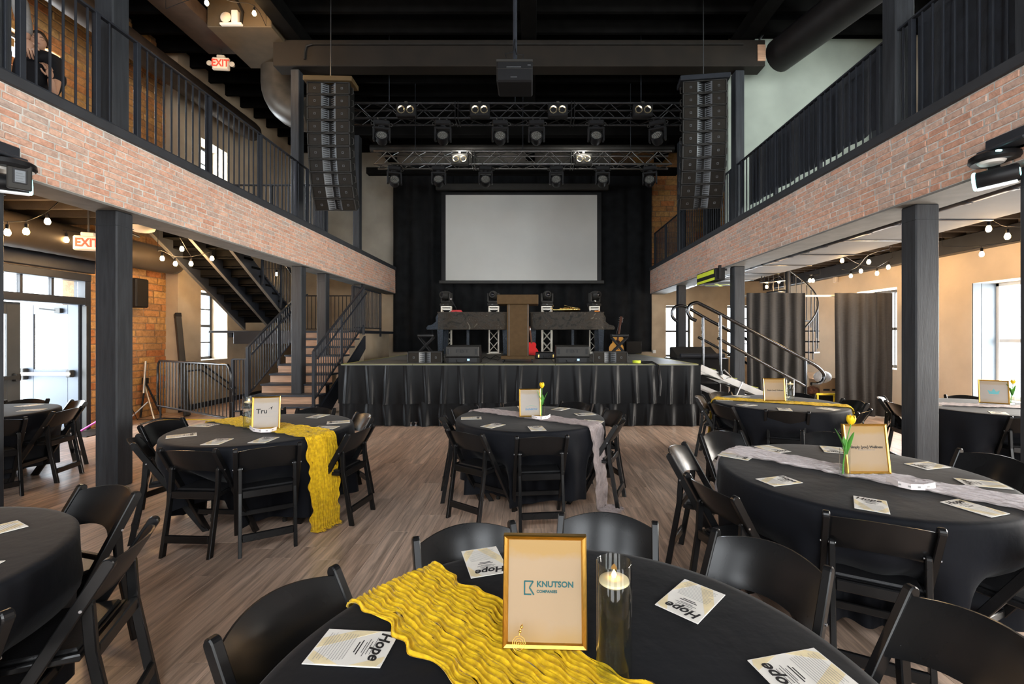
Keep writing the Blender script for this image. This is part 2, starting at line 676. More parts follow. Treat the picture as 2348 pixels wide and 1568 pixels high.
m_paperw = M_wash('pale_print_sheet', (0.36, 0.32, 0.285), (0.34, 0.27, 0.19))
m_card = M('ivory_card', (0.78, 0.75, 0.70), 0.6, var=0.05, scale=12)
m_cardgold = M('gold_wash_print', (0.78, 0.66, 0.42), 0.6, var=0.12, scale=20)
m_ink = M('black_ink', (0.02, 0.02, 0.022), 0.6)
m_greyink = M('grey_ink', (0.30, 0.29, 0.28), 0.6)
m_teal = M('teal_ink', (0.02, 0.10, 0.105), 0.6)
m_sage = M('sage_ink', (0.22, 0.42, 0.32), 0.6)
m_blue = M('blue_ink', (0.10, 0.22, 0.36), 0.6)
m_glass = M_glass('clear_glass', (0.96, 0.98, 0.97), 1.5)
m_water = M_glass('water', (0.96, 0.97, 0.96), 1.2)
m_wax = M('ivory_wax', (0.80, 0.66, 0.42), 0.4, var=0.04)
m_flame = M('candle_flame', (1.0, 0.62, 0.18), 0.5, emit=14, ecol=(1.0, 0.50, 0.10))
m_bulb = M('warm_bulb', (1.0, 0.75, 0.4), 0.3, emit=55, ecol=(1.0, 0.62, 0.26))
m_green = M('tulip_green', (0.10, 0.33, 0.05), 0.45, var=0.2)
m_tulip = M('tulip_yellow', (0.85, 0.56, 0.012), 0.45, var=0.12)
m_ticket = M('white_ticket', (0.74, 0.68, 0.68), 0.7, var=0.04)
m_bolt = M('bright_bolt', (0.6, 0.6, 0.62), 0.3, metal=1.0)
m_alu = M('mill_aluminium', (0.62, 0.62, 0.62), 0.32, metal=0.9, var=0.1)
m_alud = M('black_truss_tube', (0.028, 0.028, 0.030), 0.3, metal=0.6, var=0.2)
m_chrome = M('polished_tube', (0.10, 0.105, 0.115), 0.18, metal=1.0, var=0.1)
m_fix = M('black_fixture_plastic', (0.010, 0.010, 0.011), 0.4, var=0.15, spec=0.25)
m_fixg = M('grey_fixture_plastic', (0.034, 0.033, 0.031), 0.45, var=0.12, spec=0.2)
m_lens = M('led_lens', (0.30, 0.30, 0.28), 0.15, metal=0.7, var=0.3, scale=60)
m_lamp = M('par_reflector', (0.9, 0.72, 0.48), 0.16, metal=0.85, var=0.25, scale=30)
m_grille = M('speaker_grille', (0.017, 0.014, 0.011), 0.5, var=0.25, scale=140, bump=0.4, bscale=300, spec=0.15)
m_cab = M('speaker_cabinet', (0.014, 0.0135, 0.013), 0.5, var=0.2, scale=40, bump=0.2, bscale=200, spec=0.15)
m_horn = M('grey_horn', (0.13, 0.14, 0.15), 0.35, var=0.1)
m_deck = M('grey_stage_deck', (0.15, 0.15, 0.14), 0.55, var=0.2, scale=2.2)
m_tape = M('fluorescent_tape', (0.66, 0.78, 0.05), 0.5, var=0.05)
m_tapey = M('yellow_tape', (0.70, 0.52, 0.03), 0.5, var=0.08)
m_screen = M('projection_fabric', (0.50, 0.50, 0.475), 0.75, var=0.03, scale=1.5)
m_lect = M('brown_laminate', (0.070, 0.043, 0.020), 0.6, var=0.1, scale=12, spec=0.08)
m_wood = M('stair_riser_wood', (0.42, 0.25, 0.16), 0.5, var=0.22, scale=3, stretch=(1, 4, 12))
m_tread = M('dark_tread', (0.035, 0.042, 0.055), 0.45, var=0.15)
m_guitar = M('honey_spruce', (0.72, 0.34, 0.055), 0.25, var=0.15, scale=3, coat=0.8)
m_guitarb = M('brown_rosewood', (0.09, 0.030, 0.014), 0.3, var=0.2, coat=0.6)
m_brass = M('polished_brass', (0.80, 0.55, 0.18), 0.2, metal=1.0)
m_red = M('red_gloss', (0.55, 0.012, 0.016), 0.3, var=0.1)
m_exit = M('exit_red', (0.8, 0.05, 0.03), 0.5, emit=0.75, ecol=(1.0, 0.06, 0.03))
m_exitbox = M('ivory_sign_box', (0.72, 0.62, 0.50), 0.5, var=0.04)
m_exitface = M('lit_sign_face', (0.8, 0.66, 0.50), 0.5, emit=0.22, ecol=(1.0, 0.72, 0.48))
m_cyan = M('cyan_glow', (0.5, 1.0, 1.0), 0.4, emit=3.0, ecol=(0.35, 1.0, 1.0))
m_white = M('white_plastic', (0.72, 0.72, 0.70), 0.45, var=0.04)
m_doorw = M('pale_painted_door', (0.060, 0.074, 0.098), 0.5, var=0.05, scale=3)
m_doord = M('grey_painted_door', (0.055, 0.058, 0.058), 0.5, var=0.1)
m_pane = M_pane('window_pane')
m_cardb = M('cardboard', (0.36, 0.23, 0.13), 0.8, var=0.1)
m_bag = M('clear_plastic_bag', (0.62, 0.64, 0.66), 0.25, var=0.25, scale=20, bump=0.6, bscale=25)
m_skin = M('skin', (0.55, 0.32, 0.22), 0.5, var=0.06)
m_hair = M('dark_brown_hair', (0.028, 0.017, 0.011), 0.6, var=0.3, scale=40)
m_tee = M('black_cotton', (0.010, 0.010, 0.013), 0.85, var=0.2)
m_sweat = M('heather_grey_knit', (0.36, 0.35, 0.34), 0.9, var=0.12, scale=30)
m_jean = M('dark_denim', (0.02, 0.025, 0.045), 0.85, var=0.2)
m_metalw = M('white_pipe', (0.80, 0.76, 0.66), 0.4, var=0.04)


def M_swirl(name):
    m, nt, p, new, lk = nodes(name)
    tc = new('ShaderNodeTexCoord')
    nz = new('ShaderNodeTexNoise')
    nz.inputs['Scale'].default_value = 2.6
    nz.inputs['Detail'].default_value = 6
    nz.inputs['Distortion'].default_value = 3.5
    lk(tc.outputs['Object'], nz.inputs['Vector'])
    cr = new('ShaderNodeValToRGB')
    for i, (q, c) in enumerate(((0.32, (0.010, 0.009, 0.008)), (0.5, (0.040, 0.034, 0.026)), (0.62, (0.030, 0.020, 0.012)), (0.74, (0.16, 0.15, 0.125)))):
        e = cr.color_ramp.elements[i] if i < 2 else cr.color_ramp.elements.new(q)
        e.position = q
        e.color = (*c, 1)
    lk(nz.outputs['Fac'], cr.inputs[0])
    lk(cr.outputs[0], p.inputs['Base Color'])
    p.inputs['Roughness'].default_value = 0.45
    p.inputs['Specular IOR Level'].default_value = 0.2
    n2 = new('ShaderNodeTexNoise')
    n2.inputs['Scale'].default_value = 45
    lk(tc.outputs['Object'], n2.inputs['Vector'])
    bp = new('ShaderNodeBump')
    bp.inputs['Strength'].default_value = 0.8
    bp.inputs['Distance'].default_value = 0.01
    lk(n2.outputs['Fac'], bp.inputs['Height'])
    lk(bp.outputs[0], p.inputs['Normal'])
    return m


m_bar = M('black_gloss_tube', (0.012, 0.012, 0.013), 0.22, var=0.15, spec=0.5)
# ------------------------------------------------------------------ the room


def cells(mb, axis, a0, a1, us, zs, holes):
    """wall slab between a0 and a1 on 'axis', spanning us x zs, with rectangular holes (u0,u1,z0,z1)"""
    cu = sorted(set([us[0], us[1]] + [h[i] for h in holes for i in (0, 1)]))
    cz = sorted(set([zs[0], zs[1]] + [h[i] for h in holes for i in (2, 3)]))
    for u0, u1 in zip(cu, cu[1:]):
        run = None
        for z0, z1 in zip(cz, cz[1:]):
            um, zm = (u0 + u1) / 2, (z0 + z1) / 2
            if any(h[0] < um < h[1] and h[2] < zm < h[3] for h in holes):
                if run:
                    put_cell(mb, axis, a0, a1, u0, u1, *run)
                run = None
            else:
                run = (run[0], z1) if run else (z0, z1)
        if run:
            put_cell(mb, axis, a0, a1, u0, u1, *run)


def put_cell(mb, axis, a0, a1, u0, u1, z0, z1):
    if axis == 'x':
        mb.box((a0, u0, z0), (a1, u1, z1))
    else:
        mb.box((u0, a0, z0), (u1, a1, z1))


def in_frame(x, y, z):
    if y < 0.4:
        return False
    px, py = CX + x / y * FPX, CY - (z - H) / y * FPX
    return -20 < px < 2368 and -20 < py < 1588


brick_meshes = {}


def unit(L, D, h, mat, b=0.006, name='brick'):
    k = (round(L, 3), round(D, 3), round(h, 3), mat.name)
    if k not in brick_meshes:
        brick_meshes[k] = MB().cbox((-L / 2, -D / 2, -h / 2), (L / 2, D / 2, h / 2), b).mesh(name, mat)
    return brick_meshes[k]


def lay(parent, axis, face, sign, us, zs, h, joint, lengths, mat, depth, limit=300, holes=(), b=0.006, near=None, visible=None):
    """courses of bricks on a wall face; the nearest in view are parts, the rest one joined part"""
    out = []
    z = zs[0]
    row = 0
    while z + h * 0.6 < zs[1]:
        z1 = min(z + h, zs[1])
        u = us[0] - RND.random() * lengths[0] * 0.9
        while u < us[1]:
            L = RND.choice(lengths)
            a, c = max(u, us[0]), min(u + L, us[1])
            u += L + joint * 1.15
            um, zm = (a + c) / 2, (z + z1) / 2
            if c - a < 0.035:
                continue
            if any(q[0] - 0.02 < um < q[1] + 0.02 and q[2] - 0.01 < zm < q[3] + 0.01 for q in holes):
                continue
            out.append((um, zm, c - a, z1 - z))
        z = z1 + joint
        row += 1

    def pos(um, zm, o):
        return (face + o, um, zm) if axis == 'x' else (um, face + o, zm)

    vis = [q for q in out if in_frame(*pos(q[0], q[1], 0)) and (visible is None or visible(q))]
    vis.sort(key=(near or (lambda q: q[0])))
    chosen = set(id(q) for q in vis[:limit])
    rest = MB()
    for q in out:
        um, zm, L, hh = q
        o = -sign * depth / 2 + sign * RND.uniform(-0.004, 0.003)
        if id(q) in chosen:
            ob = put('brick', unit(round(L / 0.02) * 0.02 if L > 0.05 else L, depth, hh, mat, b), parent, pos(um, zm, o))
            ob.rotation_euler = (0, 0, (PI / 2 if axis == 'x' else 0) + RND.uniform(-0.012, 0.012))
        else:
            p = pos(um, zm, o)
            if axis == 'x':
                rest.box((p[0] - depth / 2, um - L / 2, zm - hh / 2), (p[0] + depth / 2, um + L / 2, zm + hh / 2))
            else:
                rest.box((um - L / 2, p[1] - depth / 2, zm - hh / 2), (um + L / 2, p[1] + depth / 2, zm + hh / 2))
    if rest.f:
        rest.build('brickwork', mat, parent, kind='stuff')


# floor: single planks running away from the camera
floor = tag(MB().box((-8.0, -4.7, -0.12), (8.0, 14.8, -0.006)).build('floor', m_sub), 'walnut-look plank floor of the hall', 'floor', kind='structure')
planks = []
W, L = 0.182, 1.22
x = -7.6
while x < 7.5:
    y = -4.5 - RND.random() * L
    while y < 14.4:
        y0, y1 = max(y, -4.5), min(y + L, 14.4)
        if y1 - y0 > 0.05 and not (-3.2 < x < 2.7 and y0 > 8.6):
            planks.append((x + W / 2, (y0 + y1) / 2, y1 - y0))
        y += L + 0.0015
    x += W + 0.0015
vis = sorted([p for p in planks if in_frame(p[0], p[1] + 0.4, 0)], key=lambda p: p[1] + 0.15 * abs(p[0]))
chosen = set(vis[:300])
rest = MB()
for p in planks:
    if p in chosen:
        put('plank', unit(round(p[2], 2), W, 0.006, m_plank, 0.0012, 'plank'), floor, (p[0], p[1], -0.003), (0, 0, PI / 2)).rotation_euler = (0, 0, PI / 2)
    else:
        rest.box((p[0] - W / 2, p[1] - p[2] / 2, -0.006), (p[0] + W / 2, p[1] + p[2] / 2, 0))
rest.build('planking', m_plank, floor, kind='stuff')
for k in list(brick_meshes):
    pass

# left wall: cream brick up to the corner, plaster beyond
HL = [(5.90, 7.75, 0.0, 2.56), (6.55, 7.34, 4.55, 6.13)]
mb = MB()
cells(mb, 'x', -8.0, -7.615, (-4.7, 9.44), (-0.006, 7.6), HL)
wl = tag(mb.build('wall_left', m_bmortar), 'cream brick side wall with the exit doors', 'wall', kind='structure')
lay(wl, 'x', -7.6, 1, (7.78, 9.44), (0.0, 3.6), 0.118, 0.014, (0.40, 0.44, 0.36, 0.42, 0.2), m_block, 0.05, 110, b=0.012)
lay(wl, 'x', -7.6, 1, (3.0, 5.86), (0.0, 3.6), 0.118, 0.014, (0.40, 0.44, 0.36, 0.2), m_block, 0.05, 0, b=0.012)
lay(wl, 'x', -7.6, 1, (4.2, 9.44), (3.72, 7.55), 0.118, 0.014, (0.40, 0.44, 0.36, 0.42, 0.2), m_block, 0.05, 190, [HL[1]], b=0.012, near=lambda q: -q[0], visible=lambda q: q[0] > 5.6)
mb = MB()
HP = [(10.1, 10.97, 1.05, 2.61), (10.1, 10.97, 4.5, 6.0)]
cells(mb, 'x', -7.85, -7.35, (9.44, 14.8), (-0.006, 7.6), HP)
tag(mb.build('wall_left_rear', m_plaster), 'plastered side wall behind the staircase', 'wall', kind='structure')

# right wall
HR = [(4.9, 7.76, 0.54, 2.49), (1.0, 3.4, 0.54, 2.49), (9.35, 10.5, 0.9, 2.6), (4.0, 6.8, 4.6, 6.6)]
mb = MB()
cells(mb, 'x', 7.5, 8.0, (-4.7, 14.8), (-0.006, 7.6), HR)
tag(mb.build('wall_right', m_tan), 'warm tan plaster wall with deep windows', 'wall', kind='structure')

# back wall
HB = [(4.24, 5.1, 0.93, 2.56), (6.18, 7.15, 0.93, 2.56)]
mb = MB()
cells(mb, 'y', 14.4, 14.9, (-7.85, 8.0), (-0.006, 3.62), HB)
tag(mb.build('wall_back_lower', m_plaster), 'plastered back wall with two windows beside the stage', 'wall', kind='structure')
tag(MB().box((-7.85, 14.4, 3.62), (2.5, 14.9, 7.6)).build('wall_back_upper', m_plasterg), 'mottled grey plaster back wall above the left gallery', 'wall', kind='structure')
wb = tag(MB().box((2.5, 14.415, 3.62), (8.0, 14.9, 7.6)).build('wall_back_brick', m_bmortar), 'cream brick back wall above the right gallery', 'wall', kind='structure')
lay(wb, 'y', 14.4, -1, (3.2, 6.6), (3.72, 7.55), 0.15, 0.016, (0.38, 0.42, 0.36, 0.2), m_block, 0.05, 120, b=0.012, near=lambda q: q[1])
# rear wall behind the camera, with window openings added for the fill lights
mb = MB()
cells(mb, 'y', -4.7, -4.5, (-8.0, 8.0), (-0.006, 7.6), [(c - 1.1, c + 1.1, z0, z1) for c in (-5.6, -1.9, 1.9, 5.6) for (z0, z1) in ((0.6, 3.2), (4.3, 6.5))])
tag(mb.build('wall_rear', m_plasterg), 'unseen rear wall opposite the stage with openings added for the fill lights', 'wall', kind='structure')
# upper partition on the right gallery
tag(MB().box((3.97, 9.2, 3.72), (7.5, 9.35, 7.6)).build('wall_gallery', m_plasterw), 'pale green plaster partition behind the right gallery railing', 'wall', kind='structure')

# ceiling, roof joists, roof beams
ceil = tag(MB().box((-8.0, -4.7, 7.6), (8.0, 14.9, 7.75)).build('ceiling', m_black), 'black painted roof deck', 'ceiling', kind='structure')
jm = MB().box((-8.0, -0.035, 7.36), (7.9, 0.035, 7.6)).mesh('joist', m_joist)
y = -4.2
while y < 14.3:
    put('joist', jm, ceil, (0, y, 0))
    y += 0.56
for nm, x0, x1, zb, lb in (('ceiling_beam', -4.55, -4.27, 7.08, 'black roof beam over the left railing'), ('ceiling_beam', -0.2, 0.08, 7.12, 'black ridge beam down the middle of the roof'), ('ceiling_beam', 3.85, 4.13, 7.08, 'black roof beam over the right railing')):
    tag(MB().cbox((x0, -4.5, zb), (x1, 14.4, 7.36), 0.01).build(nm, m_joist), lb, 'beam', kind='structure')
m_brownb = M('brown_steel_paint', (0.045, 0.030, 0.022), 0.6, var=0.2)
tag(MB().cbox((-6.32, -4.5, 7.1), (-5.74, 8.9, 7.36), 0.01).build('ceiling_beam', m_brownb), 'wide dark brown roof beam over the left gallery', 'beam', kind='structure')
tag(MB().cbox((-5.72, 8.0, 7.03), (-4.58, 9.25, 7.6), 0.012).build('bulkhead', M('olive_brown_paint', (0.085, 0.062, 0.036), 0.7, var=0.1)), 'olive brown boxed bulkhead under the roof by the string lights', 'bulkhead', kind='structure')
m_mainb = M('brown_black_timber', (0.012, 0.0085, 0.0055), 0.65, var=0.25, scale=3)
mbm = tag(MB().cbox((-4.8, 8.42, 6.59), (4.32, 8.72, 7.08), 0.012).build('cross_beam', m_mainb), 'heavy dark timber beam across the hall above the stage front', 'beam', kind='structure')
MB().bar((-4.05, 8.40, 6.98), (3.9, 8.40, 6.98), 0.03, 0.03).tube([(-4.05, 8.395, 6.98), (-4.17, 8.395, 6.94), (-4.2, 8.395, 6.82), (-4.2, 8.395, 6.7)], 0.018).build('conduit', m_duct, mbm)
MB().cbox((4.17, 8.405, 6.68), (4.32, 8.425, 6.98), 0.004).build('wood_patch', m_wood, mbm)
for yy, zt, zz, lb in ((11.47, 6.96, 6.66, 'black timber beam behind the front lighting truss'), (12.6, 6.27, 6.09, 'black timber beam behind the rear lighting truss')):
    tag(MB().cbox((-4.6, yy, zz), (4.05, yy + 0.2, zt), 0.012).build('cross_beam', m_joist), lb, 'beam', kind='structure')

# galleries
mb = MB()
mb.box((-7.6, -4.5, 3.6), (-4.63, 7.3, 3.72)).box((-5.3, 7.3, 3.6), (-4.63, 9.6, 3.72))
gl = tag(mb.build('gallery_floor', m_lowjoist), 'dark boarded floor of the left gallery', 'floor', kind='structure')
jl = MB().box((-7.6, -0.025, 3.32), (-4.63, 0.025, 3.6)).mesh('joist', m_lowjoist)
js = MB().box((-5.3, -0.025, 3.32), (-4.63, 0.025, 3.6)).mesh('joist', m_lowjoist)
y = 2.0
while y < 9.6:
    put('joist', jl if y < 7.3 else js, gl, (0, y, 0))
    y += 0.42
gr = tag(MB().box((4.18, -4.5, 3.6), (7.5, 14.4, 3.72)).build('gallery_floor', m_lowjoist), 'dark boarded floor of the right gallery', 'floor', kind='structure')
jr = MB().box((4.18, -0.025, 3.30), (7.5, 0.025, 3.6)).mesh('joist', m_lowjoist)
y = 2.0
while y < 14.3:
    put('joist', jr, gr, (0, y, 0))
    y += 0.42
sf = tag(MB().cbox((4.42, 1.0, 3.05), (5.75, 13.2, 3.09), 0.005).build('soffit_panel', m_drywall), 'pale grey drywall soffit under the right gallery', 'soffit', kind='structure')
y = 2.0
while y < 13.0:
    MB().box((4.42, y, 3.035), (5.75, y + 0.04, 3.05)).build('batten', m_charm, sf)
    y += 1.22
mb = MB()
for i in range(28):
    mb.tube([(4.30, 1.0 + i * 0.44, 2.985), (4.30, 1.4 + i * 0.44, 2.985)], 0.085, 10)
    mb.tube([(4.30, 1.39 + i * 0.44, 2.985), (4.30, 1.45 + i * 0.44, 2.985)], 0.092, 10)
tag(mb.build('ceiling_duct', m_charm), 'slim jointed black duct along the right balcony beam', 'duct')
tag(MB().cbox((7.3, -4.5, 3.03), (7.5, 14.4, 3.3), 0.01).build('trim_1', m_charm), 'charcoal ledger beam along the top of the tan wall', 'beam', kind='structure')

# brick balcony beams
for side, xf, xs, lb in ((1, -4.25, -4.63, 'left'), (-1, 3.70, 4.18, 'right')):
    be = thing('balcony_beam', 'long red brick balcony front above the %s columns' % ('exit and staircase' if side > 0 else 'tan wall and stage ramp'), 'balcony', kind='structure')
    bx = sorted((xf - side * 0.007, xf - side * 0.12))
    MB().box((bx[0], 1.0, 2.925), (bx[1], 14.4, 3.635)).build('mortar_bed', m_mortar, be)
    bx = sorted((xf - side * 0.12, xs))
    MB().box((bx[0], 1.0, 2.925), (bx[1], 14.4, 3.62)).build('backing', m_soffit, be)
    bx = sorted((xf - side * 0.004, xs))
    MB().box((bx[0], 1.0, 2.905), (bx[1], 14.4, 2.925)).build('soffit_board', m_soffit, be)
    bx = sorted((xf + side * 0.03, xs))
    MB().cbox((bx[0], 1.0, 3.635), (bx[1], 14.4, 3.73), 0.006).build('cap', m_cap, be)
    lay(be, 'x', xf, side, (1.0, 14.38), (2.93, 3.632), 0.0535, 0.0105, (0.196, 0.196, 0.196, 0.204, 0.188, 0.10), m_brick, 0.03, 300, b=0.005)

# timber columns, lower and upper
mats = m_char


def column(xn, yn, w, d, z0, z1, lb, left):
    x0, x1 = (xn - w, xn) if left else (xn, xn + w)
    mb = MB().cbox((x0, yn, z0), (x1, yn + d, z1), 0.012)
    if z0 < 0.1:
        mb.cbox((x0 - 0.004, yn - 0.004, z1 - 0.16), (x1 + 0.004, yn + d + 0.004, z1 - 0.155), 0.001)
    return tag(mb.build('column', m_char), lb, 'column', kind='structure')


for yn, w, d, lb in ((3.53, 0.24, 0.2, 'nearest charcoal timber column on the exit door side'), (4.73, 0.23, 0.2, 'charcoal timber column standing before the exit doors'), (8.51, 0.19, 0.19, 'charcoal timber column before the lower stair steps'), (9.52, 0.19, 0.19, 'charcoal timber column piercing the stair flight'), (11.47, 0.19, 0.19, 'charcoal timber column behind the stage corner by the stairs')):
    column(-4.32, yn, w, d, 0, 2.905, lb, True)
    zt = 6.59 if abs(yn - 8.51) < 0.1 else 6.66 if yn > 11 else 7.08
    column(-4.36, 3.62 if yn < 4 else yn, w - 0.03, d, 3.72, zt, 'upper length on the balcony of the ' + lb.replace('nearest ', 'near '), True)
for yn, w, d, lb in ((3.36, 0.24, 0.19, 'nearest charcoal timber column on the tan wall side'), (4.5, 0.235, 0.19, 'charcoal timber column behind the tulip table'), (8.54, 0.2, 0.2, 'charcoal timber column beside the stage ramp'), (11.8, 0.2, 0.19, 'charcoal timber column before the back window')):
    column(3.80, yn, w, d, 0, 2.905, lb, False)
    zt = 6.59 if abs(yn - 8.54) < 0.1 else 6.66 if yn > 11 else 7.08
    yu = 4.78 if abs(yn - 4.5) < 0.1 else 3.42 if yn < 4 else yn
    column(3.82, yu, w - 0.03, d, 3.72, zt, 'upper length on the balcony of the ' + lb.replace('nearest ', 'near '), False)
for px, y0, lb in ((1620, 10.9, 'black square post standing on the right gallery near the back'),):
    p = at(px, 560, y0)
    column(p.x, y0, 0.34, 0.2, 3.72, 7.08, lb, False)

# windows ---------------------------------------------------------------


def window_x(name, x, y0, y1, z0, z1, ny, nz, lb, mat=None, t=0.05):
    w = thing(name, lb, 'window', (x, (y0 + y1) / 2, z0), kind='structure')
    hw, h = (y1 - y0) / 2, z1 - z0
    mat = mat or m_charm
    MB().cbox((-t / 2, -hw, 0), (t / 2, -hw + 0.06, h), 0.004).cbox((-t / 2, hw - 0.06, 0), (t / 2, hw, h), 0.004).cbox((-t / 2, -hw, 0), (t / 2, hw, 0.06), 0.004).cbox((-t / 2, -hw, h - 0.06), (t / 2, hw, h), 0.004).build('window_frame', mat, w)
    for i in range(1, ny):
        u = -hw + 2 * hw * i / ny
        MB().cbox((-t / 3, u - 0.014, 0), (t / 3, u + 0.014, h), 0.003).build('muntin', mat, w)
    for i in range(1, nz):
        u = h * i / nz
        g = 0.03 if i * 2 == nz else 0.014
        MB().cbox((-t / 3, -hw, u - g), (t / 3, hw, u + g), 0.003).build('muntin', mat, w)
    for i in range(ny):
        for j in range(nz):
            MB().box((-0.003, -hw + 2 * hw * i / ny, h * j / nz), (0.003, -hw + 2 * hw * (i + 1) / ny, h * (j + 1) / nz)).build('pane', m_pane, w)
    return w


window_x('window_1', -7.75, 10.1, 10.97, 1.05, 2.61, 2, 4, 'narrow four-light sash window in the plaster wall under the stair')
window_x('window_2', -7.75, 10.1, 10.97, 4.5, 6.0, 2, 4, 'bright upper sash window seen through the left railing')
window_x('window_3', -7.8, 6.55, 7.34, 4.55, 6.13, 1, 2, 'black framed upper window beside the standing person')
window_x('window_4', 7.93, 4.9, 7.76, 0.54, 2.49, 3, 2, 'large bright window in the tan wall behind the crown-sign table', m_white)
window_x('window_5', 7.93, 9.35, 10.5, 0.9, 2.6, 2, 2, 'window hidden partly by the grey curtain beside the tan wall')
window_x('window_6', 7.93, 4.0, 6.8, 4.6, 6.6, 3, 2, 'upper window behind the black drape of the right gallery')
window_x('window_7', 7.93, 1.0, 3.4, 0.54, 2.49, 3, 2, 'unseen window added in the tan wall beside the camera for its light', m_white)
for n, (x0, x1, lb) in enumerate(((4.24, 5.1, 'sash window in the back wall nearest the stage'), (6.18, 7.15, 'sash window in the back wall beyond the ramp column'))):
    w = window_x('window_%d' % (8 + n), 0, x0, x1, 0.93, 2.56, 2, 4 if n else 2, lb)
    w.location = ((x0 + x1) / 2, 14.75, 0.93)
    w.rotation_euler = (0, 0, PI / 2)
# dark lining of the big right window's far reveal
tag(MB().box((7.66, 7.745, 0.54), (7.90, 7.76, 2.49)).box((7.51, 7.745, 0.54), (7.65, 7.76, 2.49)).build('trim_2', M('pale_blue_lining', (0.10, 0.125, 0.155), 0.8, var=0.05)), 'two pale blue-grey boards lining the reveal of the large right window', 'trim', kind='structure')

# exit doors on the left wall
d = thing('door_1', 'grey closed exit door leaf with a tall pane and push bar', 'door', (-7.72, 5.95, 0), kind='structure')
MB().cbox((-0.02, 0.0, 0.01), (0.02, 0.16, 2.1), 0.004).cbox((-0.02, 0.72, 0.01), (0.02, 0.9, 2.1), 0.004).cbox((-0.02, 0.16, 0.01), (0.02, 0.72, 1.0), 0.004).cbox((-0.02, 0.16, 1.92), (0.02, 0.72, 2.1), 0.004).build('leaf', m_doord, d)
MB().box((-0.004, 0.16, 1.0), (0.004, 0.72, 1.92)).build('pane', m_pane, d)
MB().bar((0.07, 0.05, 0.98), (0.07, 0.85, 0.98), 0.05, 0.06, b=0.01).cbox((0.02, 0.05, 0.92), (0.09, 0.12, 1.04), 0.01).cbox((0.02, 0.78, 0.92), (0.09, 0.85, 1.04), 0.01).build('push_bar', m_fixg, d)
d = thing('door_2', 'pale exit door leaf swung open outwards with white push bar', 'door', (-7.66, 7.70, 0), kind='structure')
MB().cbox((-0.94, -0.02, 0.01), (-0.76, 0.02, 2.12), 0.004).cbox((-0.18, -0.02, 0.01), (0, 0.02, 2.12), 0.004).cbox((-0.76, -0.02, 0.01), (-0.18, 0.02, 1.03), 0.004).cbox((-0.76, -0.02, 1.96), (-0.18, 0.02, 2.12), 0.004).build('leaf', m_doorw, d)
MB().box((-0.76, -0.005, 1.03), (-0.18, 0.005, 1.96)).build('pane', m_pane, d)
MB().bar((-0.9, -0.09, 0.96), (-0.06, -0.09, 0.96), 0.05, 0.055, b=0.01).build('push_bar', m_white, d)
MB().cbox((-0.92, -0.1, 0.86), (-0.84, -0.02, 1.05), 0.01).cbox((-0.14, -0.1, 0.9), (-0.06, -0.02, 1.02), 0.01).build('bar_end', m_fixg, d)
MB().cbox((-0.36, -0.07, 1.98), (-0.26, -0.02, 2.06), 0.005).bar((-0.3, -0.05, 2.02), (-0.55, -0.12, 2.05), 0.02, 0.02).build('door_closer', m_fixg, d)
d = tag(MB().cbox((-7.78, 5.84, 0), (-7.60, 5.93, 2.62), 0.006).cbox((-7.78, 7.72, 0), (-7.58, 7.82, 2.62), 0.006).cbox((-7.78, 5.93, 2.12), (-7.58, 7.72, 2.24), 0.006).cbox((-7.78, 5.84, 2.52), (-7.57, 7.82, 2.64), 0.006).build('door_frame', m_charm), 'charcoal frame round the double exit doors', 'door frame', kind='structure')
MB().cbox((-7.70, 7.74, 0), (-7.55, 7.76, 2.1), 0.003).cbox((-7.62, 7.70, 0.0), (-7.54, 7.735, 2.1), 0.004).build('weather_strip', m_fixg, d)
for i in range(4):
    y0 = 5.93 + i * 0.448
    MB().box((-7.70, y0 + 0.02, 2.24), (-7.692, y0 + 0.428, 2.52)).build('pane', m_pane, d)
    if i:
        MB().cbox((-7.72, y0 - 0.02, 2.24), (-7.66, y0 + 0.02, 2.52), 0.004).build('mullion', m_charm, d)
tag(MB().cbox((-7.66, 3.0, 2.66), (-7.52, 7.84, 2.88), 0.01).build('trim_3', m_charm), 'dark lintel board above the exit doors', 'trim', kind='structure')
tag(MB().cbox((-7.35, 9.44, 0), (-7.33, 14.4, 0.12), 0.004).build('baseboard_left', m_charm), 'dark baseboard below the plaster wall', 'baseboard', kind='structure')

# railings on both balconies ---------------------------------------------


def railing(x, y0, y1, posts, lb, skip=()):
    t = thing('balcony_railing', lb, 'railing', (x, 0, 3.73))
    z = 1.08
    MB().bar((0, y0, z), (0, y1, z), 0.05, 0.022, b=0.004).build('top_rail', m_charm, t)
    MB().bar((0, y0, 0.05), (0, y1, 0.05), 0.035, 0.02, b=0.003).build('bottom_rail', m_charm, t)
    pm = MB().cbox((-0.025, -0.025, 0), (0.025, 0.025, z), 0.004).mesh('post', m_charm)
    for y in posts:
        put('post', pm, t, (0, y, 0))
    bm = MB().cbox((-0.008, -0.008, 0.05), (0.008, 0.008, z), 0.002).mesh('baluster', m_charm)
    y = y0 + 0.06
    while y < y1:
        if not any(abs(y - p) < 0.05 for p in posts) and not any(a < y < b for a, b in skip):
            put('baluster', bm, t, (0, y, 0))
        y += 0.115


railing(-4.34, 3.0, 9.62, [3.86, 4.53, 5.0, 6.12, 7.27, 8.36, 8.78, 9.6], 'charcoal steel railing on the left brick balcony', [(4.72, 4.94), (8.5, 8.7), (9.5, 9.71)])
railing(3.86, 2.6, 14.36, [3.5, 4.62, 5.05, 6.1, 7.2, 8.36, 8.85, 10.2, 11.6, 13.1, 14.3], 'charcoal steel railing on the right brick balcony', [(4.78, 4.97), (8.54, 8.74), (11.8, 11.99)])

# black fabric hung behind the right railing


